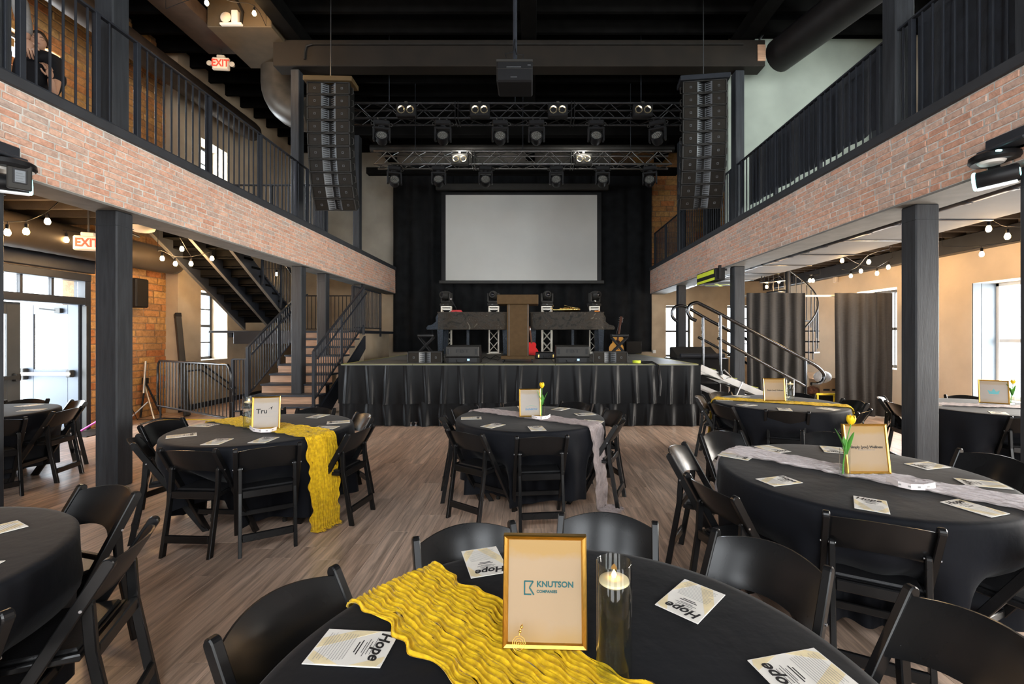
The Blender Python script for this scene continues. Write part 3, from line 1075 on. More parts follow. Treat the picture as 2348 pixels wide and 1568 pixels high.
def drape_rows(p0, p1, z0, z1, amp, period, nz=8, seed=0, sway=0.0, nseg=None, taper=0.5):
    rr = random.Random(seed)
    p0, p1 = V((*p0, 0)), V((*p1, 0))
    d = p1 - p0
    Ld = d.length
    d.normalize()
    n = V((-d.y, d.x, 0))
    k = max(3, int(Ld / period))
    ph = [rr.uniform(0.75, 1.25) for _ in range(k)]
    tot = sum(ph)
    cum = [0]
    for q in ph:
        cum.append(cum[-1] + q / tot)
    am = [rr.uniform(0.5, 1.2) for _ in range(k + 1)]
    m = nseg or k * 8
    rows = []
    for i in range(nz + 1):
        z = z1 + (z0 - z1) * i / nz
        g = taper + (1 - taper) * (i / nz)
        row = []
        for j in range(m + 1):
            u = j / m
            b = max(q for q in range(k + 1) if cum[q] <= u + 1e-9)
            b = min(b, k - 1)
            f = (u - cum[b]) / (cum[b + 1] - cum[b])
            o = amp * am[b] * g * (max(0.0, math.sin(PI * min(1.0, max(0.0, f)))) ** 0.8 * (1 if b % 2 else -1))
            o += amp * 0.15 * math.sin(17 * u + 3 * z)
            s = sway * math.sin(2.2 * z + 5 * u) * (i / nz)
            p = p0 + d * (u * Ld + s) + n * o
            row.append((p.x, p.y, z))
        rows.append(row)
    return rows


def cloth_panel(name, lb, cat, mat, p0, p1, z0, z1, amp, period, group=None, seed=0, nz=8, parent=None, sway=0.0, taper=0.5):
    mb = MB().grid(drape_rows(p0, p1, z0, z1, amp, period, nz, seed, sway, None, taper))
    o = mb.build(name, mat, parent)
    return tag(o, lb, cat, group) if parent is None else o


m_bcloth = M('black_blue_cloth', (0.012, 0.015, 0.022), 0.6, var=0.35, scale=7, bump=0.3, bscale=18, sheen=0.35)
cloth_panel('black_drape', 'black cloth hung behind the near section of the right railing', 'drape', m_bcloth, (4.02, 2.7), (4.02, 4.74), 3.9, 4.95, 0.02, 0.22, seed=3)
cloth_panel('black_drape', 'long black cloth hung behind the far section of the right railing', 'drape', m_bcloth, (4.02, 5.0), (4.02, 8.4), 3.99, 4.95, 0.02, 0.24, seed=4)
cloth_panel('black_drape', 'tall black curtain at the edge of the pale green partition', 'drape', m_bcloth, (6.82, 9.12), (7.48, 9.12), 3.74, 7.3, 0.03, 0.2, seed=5)
# ------------------------------------------------------------------ stage
SX0, SX1, SY0, SY1, SZ = -3.39, 2.95, 8.06, 14.2, 1.094
stage = thing('stage', 'raised stage of grey deck panels with two-tier black satin skirt', 'stage', (0, 0, 0))
nx, ny = 5, 3
m_tapep = M('faded_yellow_tape', (0.42, 0.42, 0.10), 0.6, var=0.15)
for i in range(nx):
    for j in range(ny):
        x0, x1 = SX0 + (SX1 - SX0) * i / nx, SX0 + (SX1 - SX0) * (i + 1) / nx
        y0, y1 = SY0 + (SY1 - SY0) * j / ny, SY0 + (SY1 - SY0) * (j + 1) / ny
        MB().cbox((x0 + 0.003, y0 + 0.003, SZ - 0.1), (x1 - 0.003, y1 - 0.003, SZ), 0.004).build('deck_panel', m_deck, stage)
MB().box((SX0, SY0 - 0.002, SZ - 0.002), (SX1, SY0 + 0.03, SZ + 0.0025)).build('edge_tape', m_tapep, stage)
MB().box((SX0, SY0 + 0.03, SZ - 0.01), (SX0 + 0.035, SY1 - 1.2, SZ + 0.0025)).build('edge_tape', m_tapep, stage)
MB().box((SX1 - 0.035, SY0 + 0.03, SZ - 0.01), (SX1, SY1 - 1.2, SZ + 0.0025)).build('edge_tape', m_tapep, stage)


def skirt(z0, z1, yf, amp, seed, hem, wide):
    rr = random.Random(seed)
    n = 19
    mb = MB()
    us = [SX0 + (SX1 - SX0) * (i + 0.5 + rr.uniform(-0.12, 0.12)) / n for i in range(n)]
    ws = [rr.uniform(0.8, 1.25) for _ in range(n)]
    am = [rr.uniform(0.7, 1.35) for _ in range(n)]
    tl = [rr.uniform(-0.05, 0.05) for _ in range(n)]
    NX, NZ = 420, 12
    rows = []
    for k in range(NZ + 1):
        t = k / NZ
        row = []
        for i in range(NX + 1):
            x = SX0 - 0.02 + (SX1 - SX0 + 0.04) * i / NX
            o = 0.0
            for u, w, a, s in zip(us, ws, am, tl):
                q = (x - u - s * t) / (0.046 * w * (1.1 - 0.25 * t) * wide)
                if abs(q) < 3.2:
                    o += a * (0.35 + 0.65 * t) * math.exp(-abs(q) ** 3.0)
                q2 = (x - u - 0.14) / 0.10
                if abs(q2) < 2:
                    o -= 0.35 * t * math.exp(-q2 * q2)
            o += 0.12 * math.sin(x * 7 + seed) * t
            zz = z1 + (z0 + hem * (0.4 * math.sin(x * 5.1 + seed) + 0.6 * math.sin(x * 2.3 + 2 * seed)) - z1) * t
            row.append((x, yf - amp * o, zz))
        rows.append(row)
    return MB().grid(rows)


skirt(0.40, 1.075, SY0 - 0.055, 0.05, 5, 0.012, 1.0).build('skirt_upper', m_skirt, stage)
skirt(0.012, 0.45, SY0 - 0.02, 0.055, 8, 0.012, 1.5).build('skirt_lower', m_skirt, stage)
for x in (SX0, SX1):
    cloth_panel('skirt_side', '', '', m_skirt, (x, SY0 - 0.02), (x, SY1 - 2.5), 0.02, 1.075, 0.03, 0.3, parent=stage, seed=int(abs(x) * 10))
lg = MB().tube([(0, 0, 0), (0, 0, 1.0)], 0.03, 8).cbox((-0.05, -0.05, 0), (0.05, 0.05, 0.02), 0.003).mesh('leg', m_alu)
for i in range(nx + 1):
    for j in range(ny + 1):
        put('leg', lg, stage, (min(max(SX0 + (SX1 - SX0) * i / nx, SX0 + 0.12), SX1 - 0.12), min(max(SY0 + (SY1 - SY0) * j / ny, SY0 + 0.18), SY1 - 0.1), 0))
for x in (-2.14, -2.05):
    MB().lathe([(0.0, 0.005), (0.03, 0.005), (0.012, 0.04), (0.03, 0.075), (0.0, 0.075)], 10, Matrix.Translation((x, SY0 - 0.02, 0))).build('foot', m_bolt, stage)

# back curtain in four panels, and the projection screen
for i, (xa, xb, lb) in enumerate(((-4.34, -2.45, 'black stage curtain panel between the left balcony end and the screen'), (-2.45, -0.3, 'black stage curtain panel behind the piano with the swirled sheen'), (-0.3, 1.85, 'black stage curtain panel behind the piano with the saxophone'), (1.85, 3.74, 'black stage curtain panel behind the honey guitar'))):
    cloth_panel('stage_curtain', lb, 'curtain', m_drape, (xa, 14.22), (xb, 14.22), 1.10, 6.9, 0.085, 0.27, 'black stage curtains', seed=20 + i, nz=10, taper=0.8)
tag(MB().tube([(-4.35, 14.24, 6.93), (3.76, 14.24, 6.93)], 0.03).build('curtain_pole', m_charm), 'black pole carrying the stage curtains', 'pole')
sy = 13.75
sl, srr = at(1022, 447, sy), at(1369, 643, sy)
scr = thing('projection_screen', 'grey-white roll-down projection screen with black border above the stage', 'screen', (0, sy, 0))
MB().box((sl.x, -0.004, srr.z), (srr.x, 0.004, sl.z)).build('screen_surface', m_screen, scr)
bl, bb = at(1010, 437, sy), at(1381, 643, sy)
MB().box((sl.x - 0.13, -0.003, srr.z - 0.02), (sl.x, 0.005, sl.z + 0.08)).box((srr.x, -0.003, srr.z - 0.02), (srr.x + 0.13, 0.005, sl.z + 0.08)).box((sl.x, -0.003, sl.z), (srr.x, 0.005, sl.z + 0.08)).build('black_border', m_fix, scr)
a, b = at(1007, 643, sy), at(1385, 650, sy)
MB().cbox((a.x, -0.025, b.z), (b.x, 0.025, a.z), 0.008).build('bottom_bar', m_fixg, scr)
a, b = at(1000, 424, sy), at(1395, 437, sy)
MB().cbox((a.x, -0.09, b.z), (b.x, 0.09, a.z + 0.03), 0.02).build('casing', m_fixg, scr)
for x in (a.x + 0.3, b.x - 0.3):
    MB().tube([(x, 0, a.z), (x, 0, 7.6)], 0.006, 6).build('hanger', m_charm, scr)

# ------------------------------------------------------------------ lighting trusses


def truss(lb, x0, x1, y, z, mat):
    t = thing('lighting_truss', lb, 'truss', (0, y, z))
    s, r = 0.145, 0.024
    ch = MB().tube([(x0, 0, 0), (x1, 0, 0)], r, 8).mesh('chord', mat)
    for a in (-s, s):
        for b in (-s, s):
            put('chord', ch, t, (0, a, b))
    st = 0.30
    n = int((x1 - x0) / st)
    st = (x1 - x0) / n
    ms = {}
    for i in range(n):
        up = 1 if i % 2 == 0 else -1
        for k, (p, q) in enumerate((((0, -s, -s * up), (st, -s, s * up)), ((0, s, -s * up), (st, s, s * up)), ((0, -s * up, -s), (st, s * up, -s)), ((0, -s * up, s), (st, s * up, s)))):
            if (k, up) not in ms:
                ms[(k, up)] = MB().tube([p, q], 0.0095, 6).mesh('brace', mat)
            put('brace', ms[(k, up)], t, (x0 + i * st, 0, 0))
    for x in (x0 + 0.9, 0.5 * (x0 + x1), x1 - 0.9):
        MB().tube([(x, 0, s), (x, 0, 7.6 - z)], 0.008, 6).build('hanger', m_charm, t)
    for x in (x0 + (x1 - x0) / 3, x0 + 2 * (x1 - x0) / 3):
        MB().cbox((x - 0.035, -s - 0.03, -s - 0.03), (x - 0.02, s + 0.03, s + 0.03), 0.004).cbox((x + 0.02, -s - 0.03, -s - 0.03), (x + 0.035, s + 0.03, s + 0.03), 0.004).build('joint_plate', mat, t)
    return t


T1Y, T2Y = 8.98, 10.4
t1z, t2z = at(0, 262, T1Y).z, at(0, 367, T2Y).z
m_truss2 = M('worn_truss_tube', (0.16, 0.16, 0.155), 0.28, metal=0.9, var=0.2)
truss('front black box truss carrying a row of moving wash lights', -3.72, 3.05, T1Y, t1z, m_alud)
truss('rear worn silver box truss nearer the projection screen', at(862, 0, T2Y).x, at(1536, 0, T2Y).x, T2Y, t2z, m_truss2)
tag(MB().tube([(at(850, 0, 10.9).x, 10.9, at(0, 341, 10.9).z), (at(1545, 0, 10.9).x, 10.9, at(0, 341, 10.9).z)], 0.09, 12).build('roof_pipe', m_duct), 'fat dark pipe running behind the rear truss', 'pipe')


def wash_head(loc, tilt, pan, lb, group):
    t = thing('wash_light', lb, 'stage light', loc, pan, group)
    MB().cbox((-0.15, -0.10, -0.13), (0.15, 0.10, -0.03), 0.02).build('base', m_fix, t)
    MB().tube([(-0.07, 0, -0.03), (-0.07, 0, 0.035)], 0.02, 8).tube([(0.07, 0, -0.03), (0.07, 0, 0.035)], 0.02, 8).build('clamp', m_fixg, t)
    MB().tube([(-0.17 + 0.03 * math.cos(q * PI / 4), 0.0, -0.08 + 0.03 * math.sin(q * PI / 4)) for q in range(8)], 0.007, 6, closed=True).tube([(0.17 + 0.03 * math.cos(q * PI / 4), 0.0, -0.08 + 0.03 * math.sin(q * PI / 4)) for q in range(8)], 0.007, 6, closed=True).build('handle', m_fixg, t)
    MB().lathe([(0.07, -0.16), (0.07, -0.13)], 14).cbox((-0.165, -0.06, -0.2), (0.165, 0.06, -0.155), 0.02).cbox((-0.165, -0.055, -0.42), (-0.125, 0.055, -0.18), 0.018).cbox((0.125, -0.055, -0.42), (0.165, 0.055, -0.18), 0.018).build('yoke', m_fix, t)
    m = Matrix.Translation((0, 0, -0.36)) @ Matrix.Rotation(PI / 2 + tilt, 4, 'X')
    MB().lathe([(0.0, -0.11), (0.09, -0.10), (0.12, -0.03), (0.122, 0.085), (0.104, 0.09), (0.10, 0.078)], 20, m).build('head', m_fix, t)
    ln = MB().lathe([(0.102, 0.079), (0.0, 0.079)], 20, m)
    for (rr, k) in ((0, 1), (0.04, 6), (0.078, 12)):
        for j in range(k):
            a = 2 * PI * j / k
            ln.lathe([(0.0175, 0.079), (0.013, 0.088), (0.0, 0.091)], 8, m @ Matrix.Translation((rr * math.cos(a), rr * math.sin(a), 0)))
    ln.build('lens', m_lens, t)
    return t


for i, (px, tl, pn) in enumerate(((881, -0.45, 0.25), (1019, -0.4, 0.1), (1148, -0.3, 0.05), (1230, -0.3, -0.05), (1364, -0.4, 0.0), (1503, -0.5, -0.5))):
    p = at(px, 262, T1Y)
    wash_head((p.x, T1Y - 0.145, t1z - 0.18), tl, pn, 'moving wash light, %s, hanging from the front black truss' % ('leftmost of six', 'second from the left', 'third from the left', 'fourth from the left', 'fifth from the left', 'rightmost of six')[i], 'wash lights on the front truss')
for i, (px, tl, pn) in enumerate(((909, -0.3, 0.3), (1009, -0.4, 0.1), (1115, -0.35, 0.1), (1275, -0.35, -0.1), (1379, -0.4, 0.0), (1486, -0.3, -0.3))):
    p = at(px, 367, T2Y)
    wash_head((p.x, T2Y - 0.145, t2z - 0.18), tl, pn, 'moving wash light, %s, hanging from the rear silver truss' % ('leftmost of six', 'second from the left', 'third from the left', 'fourth from the left', 'fifth from the left', 'rightmost of six')[i], 'wash lights on the rear truss')


def blinder(loc, lb, group, mat=None):
    t = thing('blinder_light', lb, 'stage light', loc, 0, group)
    MB().cbox((-0.19, -0.03, -0.12), (0.19, 0.09, 0.12), 0.015).build('housing', mat or m_fix, t)
    for x in (-0.085, 0.085):
        m = Matrix.Translation((x, -0.033, 0)) @ Matrix.Rotation(PI / 2, 4, 'X')
        MB().lathe([(0.076, 0.0), (0.076, 0.012), (0.068, 0.012), (0.05, -0.004), (0.02, -0.008), (0.0, -0.008)], 18, m).build('lamp', m_lamp, t)
    MB().cbox((-0.03, -0.02, 0.12), (0.03, 0.04, 0.17), 0.006).build('clamp', m_fixg, t)


for i, px in enumerate((931, 1100, 1279, 1474)):
    p = at(px, 253, T1Y - 0.25)
    blinder((p.x, T1Y - 0.25, p.z), 'two-lamp blinder, %s on the front black truss' % ('leftmost', 'second from the left', 'third from the left', 'rightmost')[i], 'blinders on the front truss')
for i, px in enumerate((1054, 1338)):
    p = at(px, 365, T2Y - 0.25)
    blinder((p.x, T2Y - 0.25, p.z), 'two-lamp grey blinder on the %s half of the rear silver truss' % ('left', 'right')[i], 'blinders on the rear truss', m_fixg)
    l = bpy.data.lights.new('blinder_glow', 'SPOT')
    l.energy = 18
    l.color = (1.0, 0.95, 0.85)
    l.spot_size = 2.4
    l.spot_blend = 0.8
    l.shadow_soft_size = 0.08
    lo = put('blinder_glow', l, None, (p.x, T2Y - 0.42, p.z + 0.22), V((0, 1, -0.15)).to_track_quat('-Z', 'Y').to_euler())

# ------------------------------------------------------------------ line array speakers


def cabinet(parent, mtx, floor=False, name='cabinet'):
    w, h, dp = 0.74, 0.212, 0.36
    c = MB()
    c.prism([(-w / 2, 0), (-0.125, 0), (-0.018, 0.085), (0.018, 0.085), (0.125, 0), (w / 2, 0), (w / 2 - 0.05, dp), (-w / 2 + 0.05, dp)], (0, 0, -h / 2), (1, 0, 0), (0, 1, 0), (0, 0, h)).xf(mtx)
    c = c.build(name, m_cab, parent)
    MB().box((-w / 2, -0.012, h / 2 - 0.012), (w / 2, 0.0, h / 2)).box((-w / 2, -0.012, -h / 2), (w / 2, 0.0, -h / 2 + 0.012)).box((-w / 2, -0.012, -h / 2), (-w / 2 + 0.02, 0, h / 2)).box((w / 2 - 0.02, -0.012, -h / 2), (w / 2, 0, h / 2)).xf(mtx).build('front_frame', m_fixg, c)
    for s in (-1, 1):
        a, b = sorted((s * 0.125, s * 0.345))
        MB().cbox((a, -0.008, -h / 2 + 0.018), (b, 0.004, h / 2 - 0.018), 0.006).xf(mtx).build('grille', m_grille, c)
        x = s * 0.235
        MB().box((x - 0.018, -0.011, -0.018), (x + 0.018, -0.008, -0.011)).box((x - 0.018, -0.011, 0.011), (x + 0.018, -0.008, 0.018)).box((x - 0.018, -0.011, -0.018), (x - 0.011, -0.008, 0.018)).box((x + 0.011, -0.011, -0.018), (x + 0.018, -0.008, 0.018)).xf(mtx).build('square_badge', m_horn, c)
        hb = MB().prism([(s * 0.124, -0.006), (s * 0.022, 0.075), (s * 0.022, 0.082), (s * 0.124, 0.001)], (0, 0, -h / 2 + 0.014), (1, 0, 0), (0, 1, 0), (0, 0, h - 0.028))
        hb.xf(mtx).build('horn', m_horn, c)
        hb = MB()
        for k in range(5):
            z = -h / 2 + 0.03 + k * 0.036
            hb.prism([(s * 0.105, -0.002), (s * 0.03, 0.060), (s * 0.03, 0.03)], (0, 0, z), (1, 0, 0), (0, 1, 0), (0, 0, 0.007))
        hb.xf(mtx).build('horn_rib', m_fix, c)
        MB().tube([(s * (w / 2 + 0.0), 0.08, -0.06), (s * (w / 2 + 0.03), 0.08, -0.05), (s * (w / 2 + 0.03), 0.08, 0.05), (s * (w / 2), 0.08, 0.06)], 0.007, 6).xf(mtx).build('handle', m_fixg, c)
    return c


def line_array(px, py, y, yaw, lb):
    top = at(px, py, y)
    t = thing('line_array', lb, 'speaker array', top, yaw, 'hanging line arrays')
    MB().cbox((-0.42, -0.05, -0.085), (0.42, 0.3, 0.0), 0.008).build('fly_bar', M('brown_fly_bar', (0.10, 0.065, 0.03), 0.5, var=0.1) if px < CX else m_charm, t)
    MB().tube([(0, 0.1, 0), (0, 0.1, 7.6 - top.z)], 0.009, 6).build('hoist_chain', m_bolt, t)
    p = V((0, 0, -0.09))
    for i, ang in enumerate((0, 0, 0.7, 2, 4, 7, 11, 16, 22, 29)):
        a = R(ang)
        d = V((0, math.sin(a), -math.cos(a)))
        c = p + d * 0.111
        m = Matrix.Translation(c) @ Matrix.Rotation(a, 4, 'X')
        cabinet(t, m)
        p = p + d * 0.222
    return t


line_array(753, 176, 7.95, 0.03, 'hanging line array of ten cabinets beside the left railing')
line_array(1616, 172, 7.95, -0.13, 'dark hanging line array of ten cabinets beside the right railing')

# projector on its pole
p = at(1180, 168, 5.62)
t = thing('projector', 'black ceiling projector hung on a pole before the cross beam', 'projector', (p.x, p.y, p.z))
MB().cbox((-0.225, -0.02, -0.11), (0.225, 0.36, 0.16), 0.02).build('body', m_fix, t)
MB().cbox((-0.225, -0.03, 0.13), (0.225, 0.0, 0.162), 0.006).build('top_edge', m_fixg, t)
MB().box((-0.1, -0.022, 0.062), (0.08, -0.02, 0.070)).box((0.16, -0.022, 0.085), (0.2, -0.02, 0.095)).box((-0.05, -0.022, -0.06), (0.03, -0.02, -0.055)).build('printed_mark', m_horn, t)
MB().box((-0.222, -0.023, 0.045), (0.222, -0.0195, 0.05)).build('seam', m_fixg, t)
MB().tube([(0, 0.15, 0.16), (0, 0.15, 7.12 - p.z)], 0.028, 10).lathe([(0.0, 0.2), (0.1, 0.2), (0.1, 0.16), (0, 0.16)], 14, Matrix.Translation((0, 0.15, 0))).build('pole', m_charm, t)
MB().tube([(-0.08, 0.02, 0.15), (-0.12, 0.0, 0.24), (-0.02, 0.06, 0.3), (0.0, 0.12, 0.5)], 0.006, 6).tube([(0.1, 0.02, 0.15), (0.11, -0.01, 0.22), (0.02, 0.06, 0.27), (0.0, 0.12, 0.4)], 0.006, 6).build('cable', m_fix, t)

# ------------------------------------------------------------------ things on the stage
# lectern
t = thing('lectern', 'tall brown laminate lectern on casters at the stage centre', 'lectern', at(1188, 828, 8.72) - V((0, 0, 0)))
t.location.z = SZ
MB().cbox((-0.385, -0.26, 1.095), (0.385, 0.26, 1.27), 0.006).build('top', m_lect, t)
MB().cbox((-0.205, -0.17, 0.12), (0.205, 0.2, 1.095), 0.006).build('column', m_lect, t)
MB().cbox((-0.315, -0.25, 0.065), (0.315, 0.25, 0.125), 0.006).build('base', m_lect, t)
for x in (-0.165, 0.19):
    MB().box((x - 0.004, -0.174, 0.125), (x + 0.004, -0.17, 1.095)).build('edge_strip', m_horn, t)
cm = MB().lathe([(0.0, -0.012), (0.032, -0.012), (0.032, 0.012), (0, 0.012)], 14, Matrix.Rotation(PI / 2, 4, 'Y') @ Matrix.Translation((-0.034, 0, 0))).cbox((-0.02, -0.02, 0.045), (0.02, 0.02, 0.066), 0.004).mesh('caster', m_fix)
for x in (-0.27, 0.27):
    for y in (-0.2, 0.2):
        put('caster', cm, t, (x, y, 0))

# truss totems with moving spots
m_totem = M('white_aluminium_truss', (0.66, 0.63, 0.56), 0.4, metal=0.35, var=0.06)


def totem(px, y, lb):
    p = at(px, 810, y)
    t = thing('truss_totem', lb, 'truss totem', (p.x, y, SZ), 0.12 if px < CX else -0.12, 'truss totems')
    s, h = 0.13, 1.33
    MB().cbox((-0.2, -0.2, 0), (0.2, 0.2, 0.015), 0.003).build('base_plate', m_totem, t)
    for a in (-s, s):
        for b in (-s, s):
            MB().tube([(a, b, 0.015), (a, b, h)], 0.022, 8).build('chord', m_totem, t)
    n = 4
    for k in range(n):
        z0, z1 = 0.06 + (h - 0.16) * k / n, 0.06 + (h - 0.16) * (k + 1) / n
        u = 1 if k % 2 == 0 else -1
        for q in (-s, s):
            MB().tube([(-s * u, q, z0), (s * u, q, z1)], 0.009, 6).build('brace', m_totem, t)
            MB().tube([(s * u, q, z0), (-s * u, q, z1)], 0.009, 6).build('brace', m_totem, t)
            MB().tube([(q, -s * u, z0), (q, s * u, z1)], 0.009, 6).build('brace', m_totem, t)
    for z in (0.04, h - 0.08, h - 0.012):
        for q in (-s, s):
            MB().bar((-s, q, z), (s, q, z), 0.03, 0.03).build('cross_bar', m_totem, t)
            MB().bar((q, -s, z), (q, s, z), 0.03, 0.03).build('cross_bar', m_totem, t)
    return V((p.x, y, SZ + h + 0.008))


def spot_head(loc, pan, tilt, lb):
    t = thing('moving_spot', lb, 'stage light', loc, pan, 'moving spots on the totems')
    MB().cbox((-0.165, -0.12, 0), (0.165, 0.12, 0.085), 0.03).build('base', m_fixg, t)
    MB().cbox((-0.04, -0.122, 0.03), (0.01, -0.118, 0.055), 0.001).build('display', m_horn, t)
    MB().cbox((-0.165, -0.06, 0.09), (0.165, 0.06, 0.15), 0.025).cbox((-0.175, -0.065, 0.12), (-0.125, 0.065, 0.36), 0.025).cbox((0.125, -0.065, 0.12), (0.175, 0.065, 0.36), 0.025).build('yoke', m_fixg, t)
    m = Matrix.Translation((0, 0, 0.30)) @ Matrix.Rotation(PI / 2 + tilt, 4, 'X')
    MB().lathe([(0.0, -0.17), (0.085, -0.16), (0.125, -0.06), (0.125, 0.05), (0.10, 0.16), (0.088, 0.2), (0.062, 0.2), (0.055, 0.17)], 20, m).build('head', m_fixg, t)
    MB().lathe([(0.06, 0.165), (0.035, 0.185), (0.0, 0.195)], 16, m).build('lens', M('dark_lens', (0.02, 0.02, 0.025), 0.05, var=0.1, coat=1.0), t)


for px, pn, tl, w in ((1024, -0.55, -0.05, 'leftmost of four'), (1132, -0.12, -0.08, 'beside the lectern on the swirled piano side'), (1254, 0.15, -0.12, 'between lectern and saxophone'), (1363, 0.55, -0.1, 'rightmost of four')):
    p = totem(px, 12.82, 'white truss totem behind the pianos, %s' % w)
    spot_head(p, pn, tl, 'dark moving spotlight on a totem, %s' % w)

# the two baby grand shells
m_shell = M_swirl('glittered_dark_shell')
m_legb = M('glittered_blue_black', (0.014, 0.022, 0.034), 0.35, var=0.8, scale=40, bump=0.6, bscale=60, spec=0.3)


def piano(mirror, px_k, px_t, lb):
    Y0 = 11.75
    xk, xt = at(px_k, 0, Y0).x, at(px_t, 0, Y0).x
    sgn = 1 if xt > xk else -1
    L = abs(xt - xk)
    t = thing('baby_grand_piano', lb, 'piano', (xk, Y0, SZ))

    def plan(o=0.0):
        pts = []
        for (u, v) in ((0.0, 0.0), (0.25, 0.0), (0.5, 0.02), (0.68, 0.0), (0.82, -0.03), (0.93, 0.03), (0.985, 0.15), (1.0, 0.32), (0.97, 0.5), (0.9, 0.62), (0.7, 0.72), (0.45, 0.84), (0.2, 0.98), (0.0, 1.0)):
            pts.append((sgn * (u * L * (1 + o) - o * L / 2), v * 0.95 * (1 + o) - 0.5 * o))
        return pts if sgn > 0 else pts[::-1]

    zb, zt = 0.665, 1.095
    MB().prism(plan(), (0, 0, zb), (1, 0, 0), (0, 1, 0), (0, 0, zt - zb), True).build('case', m_shell, t)
    MB().prism(plan(0.015), (0, 0, zt), (1, 0, 0), (0, 1, 0), (0, 0, 0.025)).build('lid', m_shell, t)
    # keyboard end: curved cheek stepping down to the key bed
    ck = [(0, zt - 0.02), (-0.06, zt - 0.12), (-0.05, zt - 0.22), (-0.14, zt - 0.3), (-0.26, zt - 0.33), (-0.3, zb + 0.04), (-0.28, zb), (0, zb)]
    for y in (0.0, 0.90):
        MB().prism([(sgn * u, w) for (u, w) in (ck if sgn < 0 else ck[::-1])], (0, y, 0), (1, 0, 0), (0, 0, 1), (0, 0.05, 0)).build('cheek', m_legb if mirror else m_shell, t)
    xs = sorted((0, -sgn * 0.27))
    MB().box((xs[0], 0.05, zb), (xs[1], 0.90, zb + 0.06)).build('key_bed', m_fix, t)
    xs = sorted((-sgn * 0.05, -sgn * 0.22))
    MB().box((xs[0], 0.06, zb + 0.06), (xs[1], 0.89, zb + 0.075)).build('keys', m_white, t)
    for (u, y) in ((0.03, 0.08), (0.03, 0.82), (0.96, 0.42)):
        x = sgn * u * L
        MB().cbox((x - 0.065, y - 0.05, 0.0), (x + 0.065, y + 0.05, 0.05), 0.01).add([(x - 0.075, y - 0.06, zb), (x + 0.075, y - 0.06, zb), (x + 0.075, y + 0.06, zb), (x - 0.075, y + 0.06, zb), (x - 0.055, y - 0.045, 0.05), (x + 0.055, y - 0.045, 0.05), (x + 0.055, y + 0.045, 0.05), (x - 0.055, y + 0.045, 0.05)], [(0, 1, 5, 4), (1, 2, 6, 5), (2, 3, 7, 6), (3, 0, 4, 7)]).build('leg', m_legb, t)
    x = sgn * 0.4 * L
    MB().bar((x, 0.45, zb), (x, 0.45, 0.08), 0.07, 0.05).build('pedal_lyre', m_legb, t)
    return t


piano(True, 1004, 1163, 'dark glittered baby grand shell with swirled sheen, left of the lectern')
piano(False, 1384, 1216, 'dark glittered baby grand shell with saxophone on its lid')


def piano_bench(px, y, lb, w=0.42):
    p = at(px, 800, y)
    t = thing('piano_bench', lb, 'bench', (p.x, y, SZ))
    MB().cbox((-w / 2, -0.16, 0.47), (w / 2, 0.16, 0.55), 0.025).build('seat', m_pad, t)
    for q in (-0.12, 0.12):
        MB().bar((-w * 0.62, q, 0.01), (w * 0.45, q, 0.46), 0.035, 0.03).bar((w * 0.45, q + 0.03, 0.01), (-w * 0.45, q + 0.03, 0.46), 0.035, 0.03).build('leg', m_fix, t)
    MB().tube([(-w * 0.62, -0.17, 0.02), (-w * 0.62, 0.17, 0.02)], 0.016, 8).tube([(w * 0.45, -0.17, 0.02), (w * 0.45, 0.2, 0.02)], 0.016, 8).build('foot_bar', m_fix, t)


piano_bench(978, 11.9, 'black keyboard bench at the keyboard end of the swirled piano')
piano_bench(1420, 11.35, 'black folding bench with crossed legs standing in front of the guitar')

# wedge monitors


def wedge(px, y, lb):
    p = at(px, 830, y)
    t = thing('stage_monitor', lb, 'speaker', (p.x, y, SZ), 0, 'wedge monitors')
    w = 0.31
    prof = [(0.0, 0.0), (0.40, 0.0), (0.42, 0.10), (0.26, 0.33), (0.0, 0.30), (-0.03, 0.12), (0.0, 0.10)]
    MB().prism([(a, b) for a, b in prof], (-w, 0, 0), (0, 1, 0), (0, 0, 1), (2 * w, 0, 0)).build('body', m_cab, t)
    MB().cbox((-w + 0.01, -0.035, 0.125), (w - 0.01, 0.0, 0.305), 0.012).build('front_panel', m_fixg, t)
    for s in (-1, 1):
        MB().cbox((s * 0.255 - 0.022, -0.04, 0.165), (s * 0.255 + 0.022, -0.03, 0.265), 0.008).build('grip', m_fix, t)
    text('lettering', 'FBT', 0.082, m_fix, t, (0, -0.0375, 0.222), (PI / 2, 0, 0), sx=1.9, bold=0.002)
    MB().cbox((-0.26, -0.004, 0.015), (0.26, 0.002, 0.095), 0.004).build('connector_plate', m_fix, t)
    MB().box((0.085, -0.008, 0.045), (0.125, -0.004, 0.08)).build('display', M('blue_display', (0.3, 0.6, 1.0), 0.4, emit=1.4, ecol=(0.2, 0.45, 1.0)), t)
    MB().tube([(-0.12, -0.01, 0.06), (-0.1, -0.05, 0.02), (0.0, -0.06, 0.012), (0.05, -0.04, 0.03), (0.06, -0.006, 0.06)], 0.006, 6).build('cable', m_fix, t)


wedge(1061, 8.36, 'black wedge monitor lettered FBT in front of the swirled piano')
wedge(1313, 8.36, 'black wedge monitor lettered FBT in front of the saxophone piano')
for px, lb in ((976, 'line array cabinet standing on the stage edge left of a monitor'), (1398, 'line array cabinet standing on the stage edge below the guitar')):
    p = at(px, 830, 8.38)
    t = thing('front_fill_speaker', lb, 'speaker', (p.x, 8.32, SZ), 0, 'front fill speakers')
    m = Matrix.Translation((0, 0, 0.107)) @ Matrix.Diagonal((0.86, 1, 1, 1))
    cabinet(t, m)

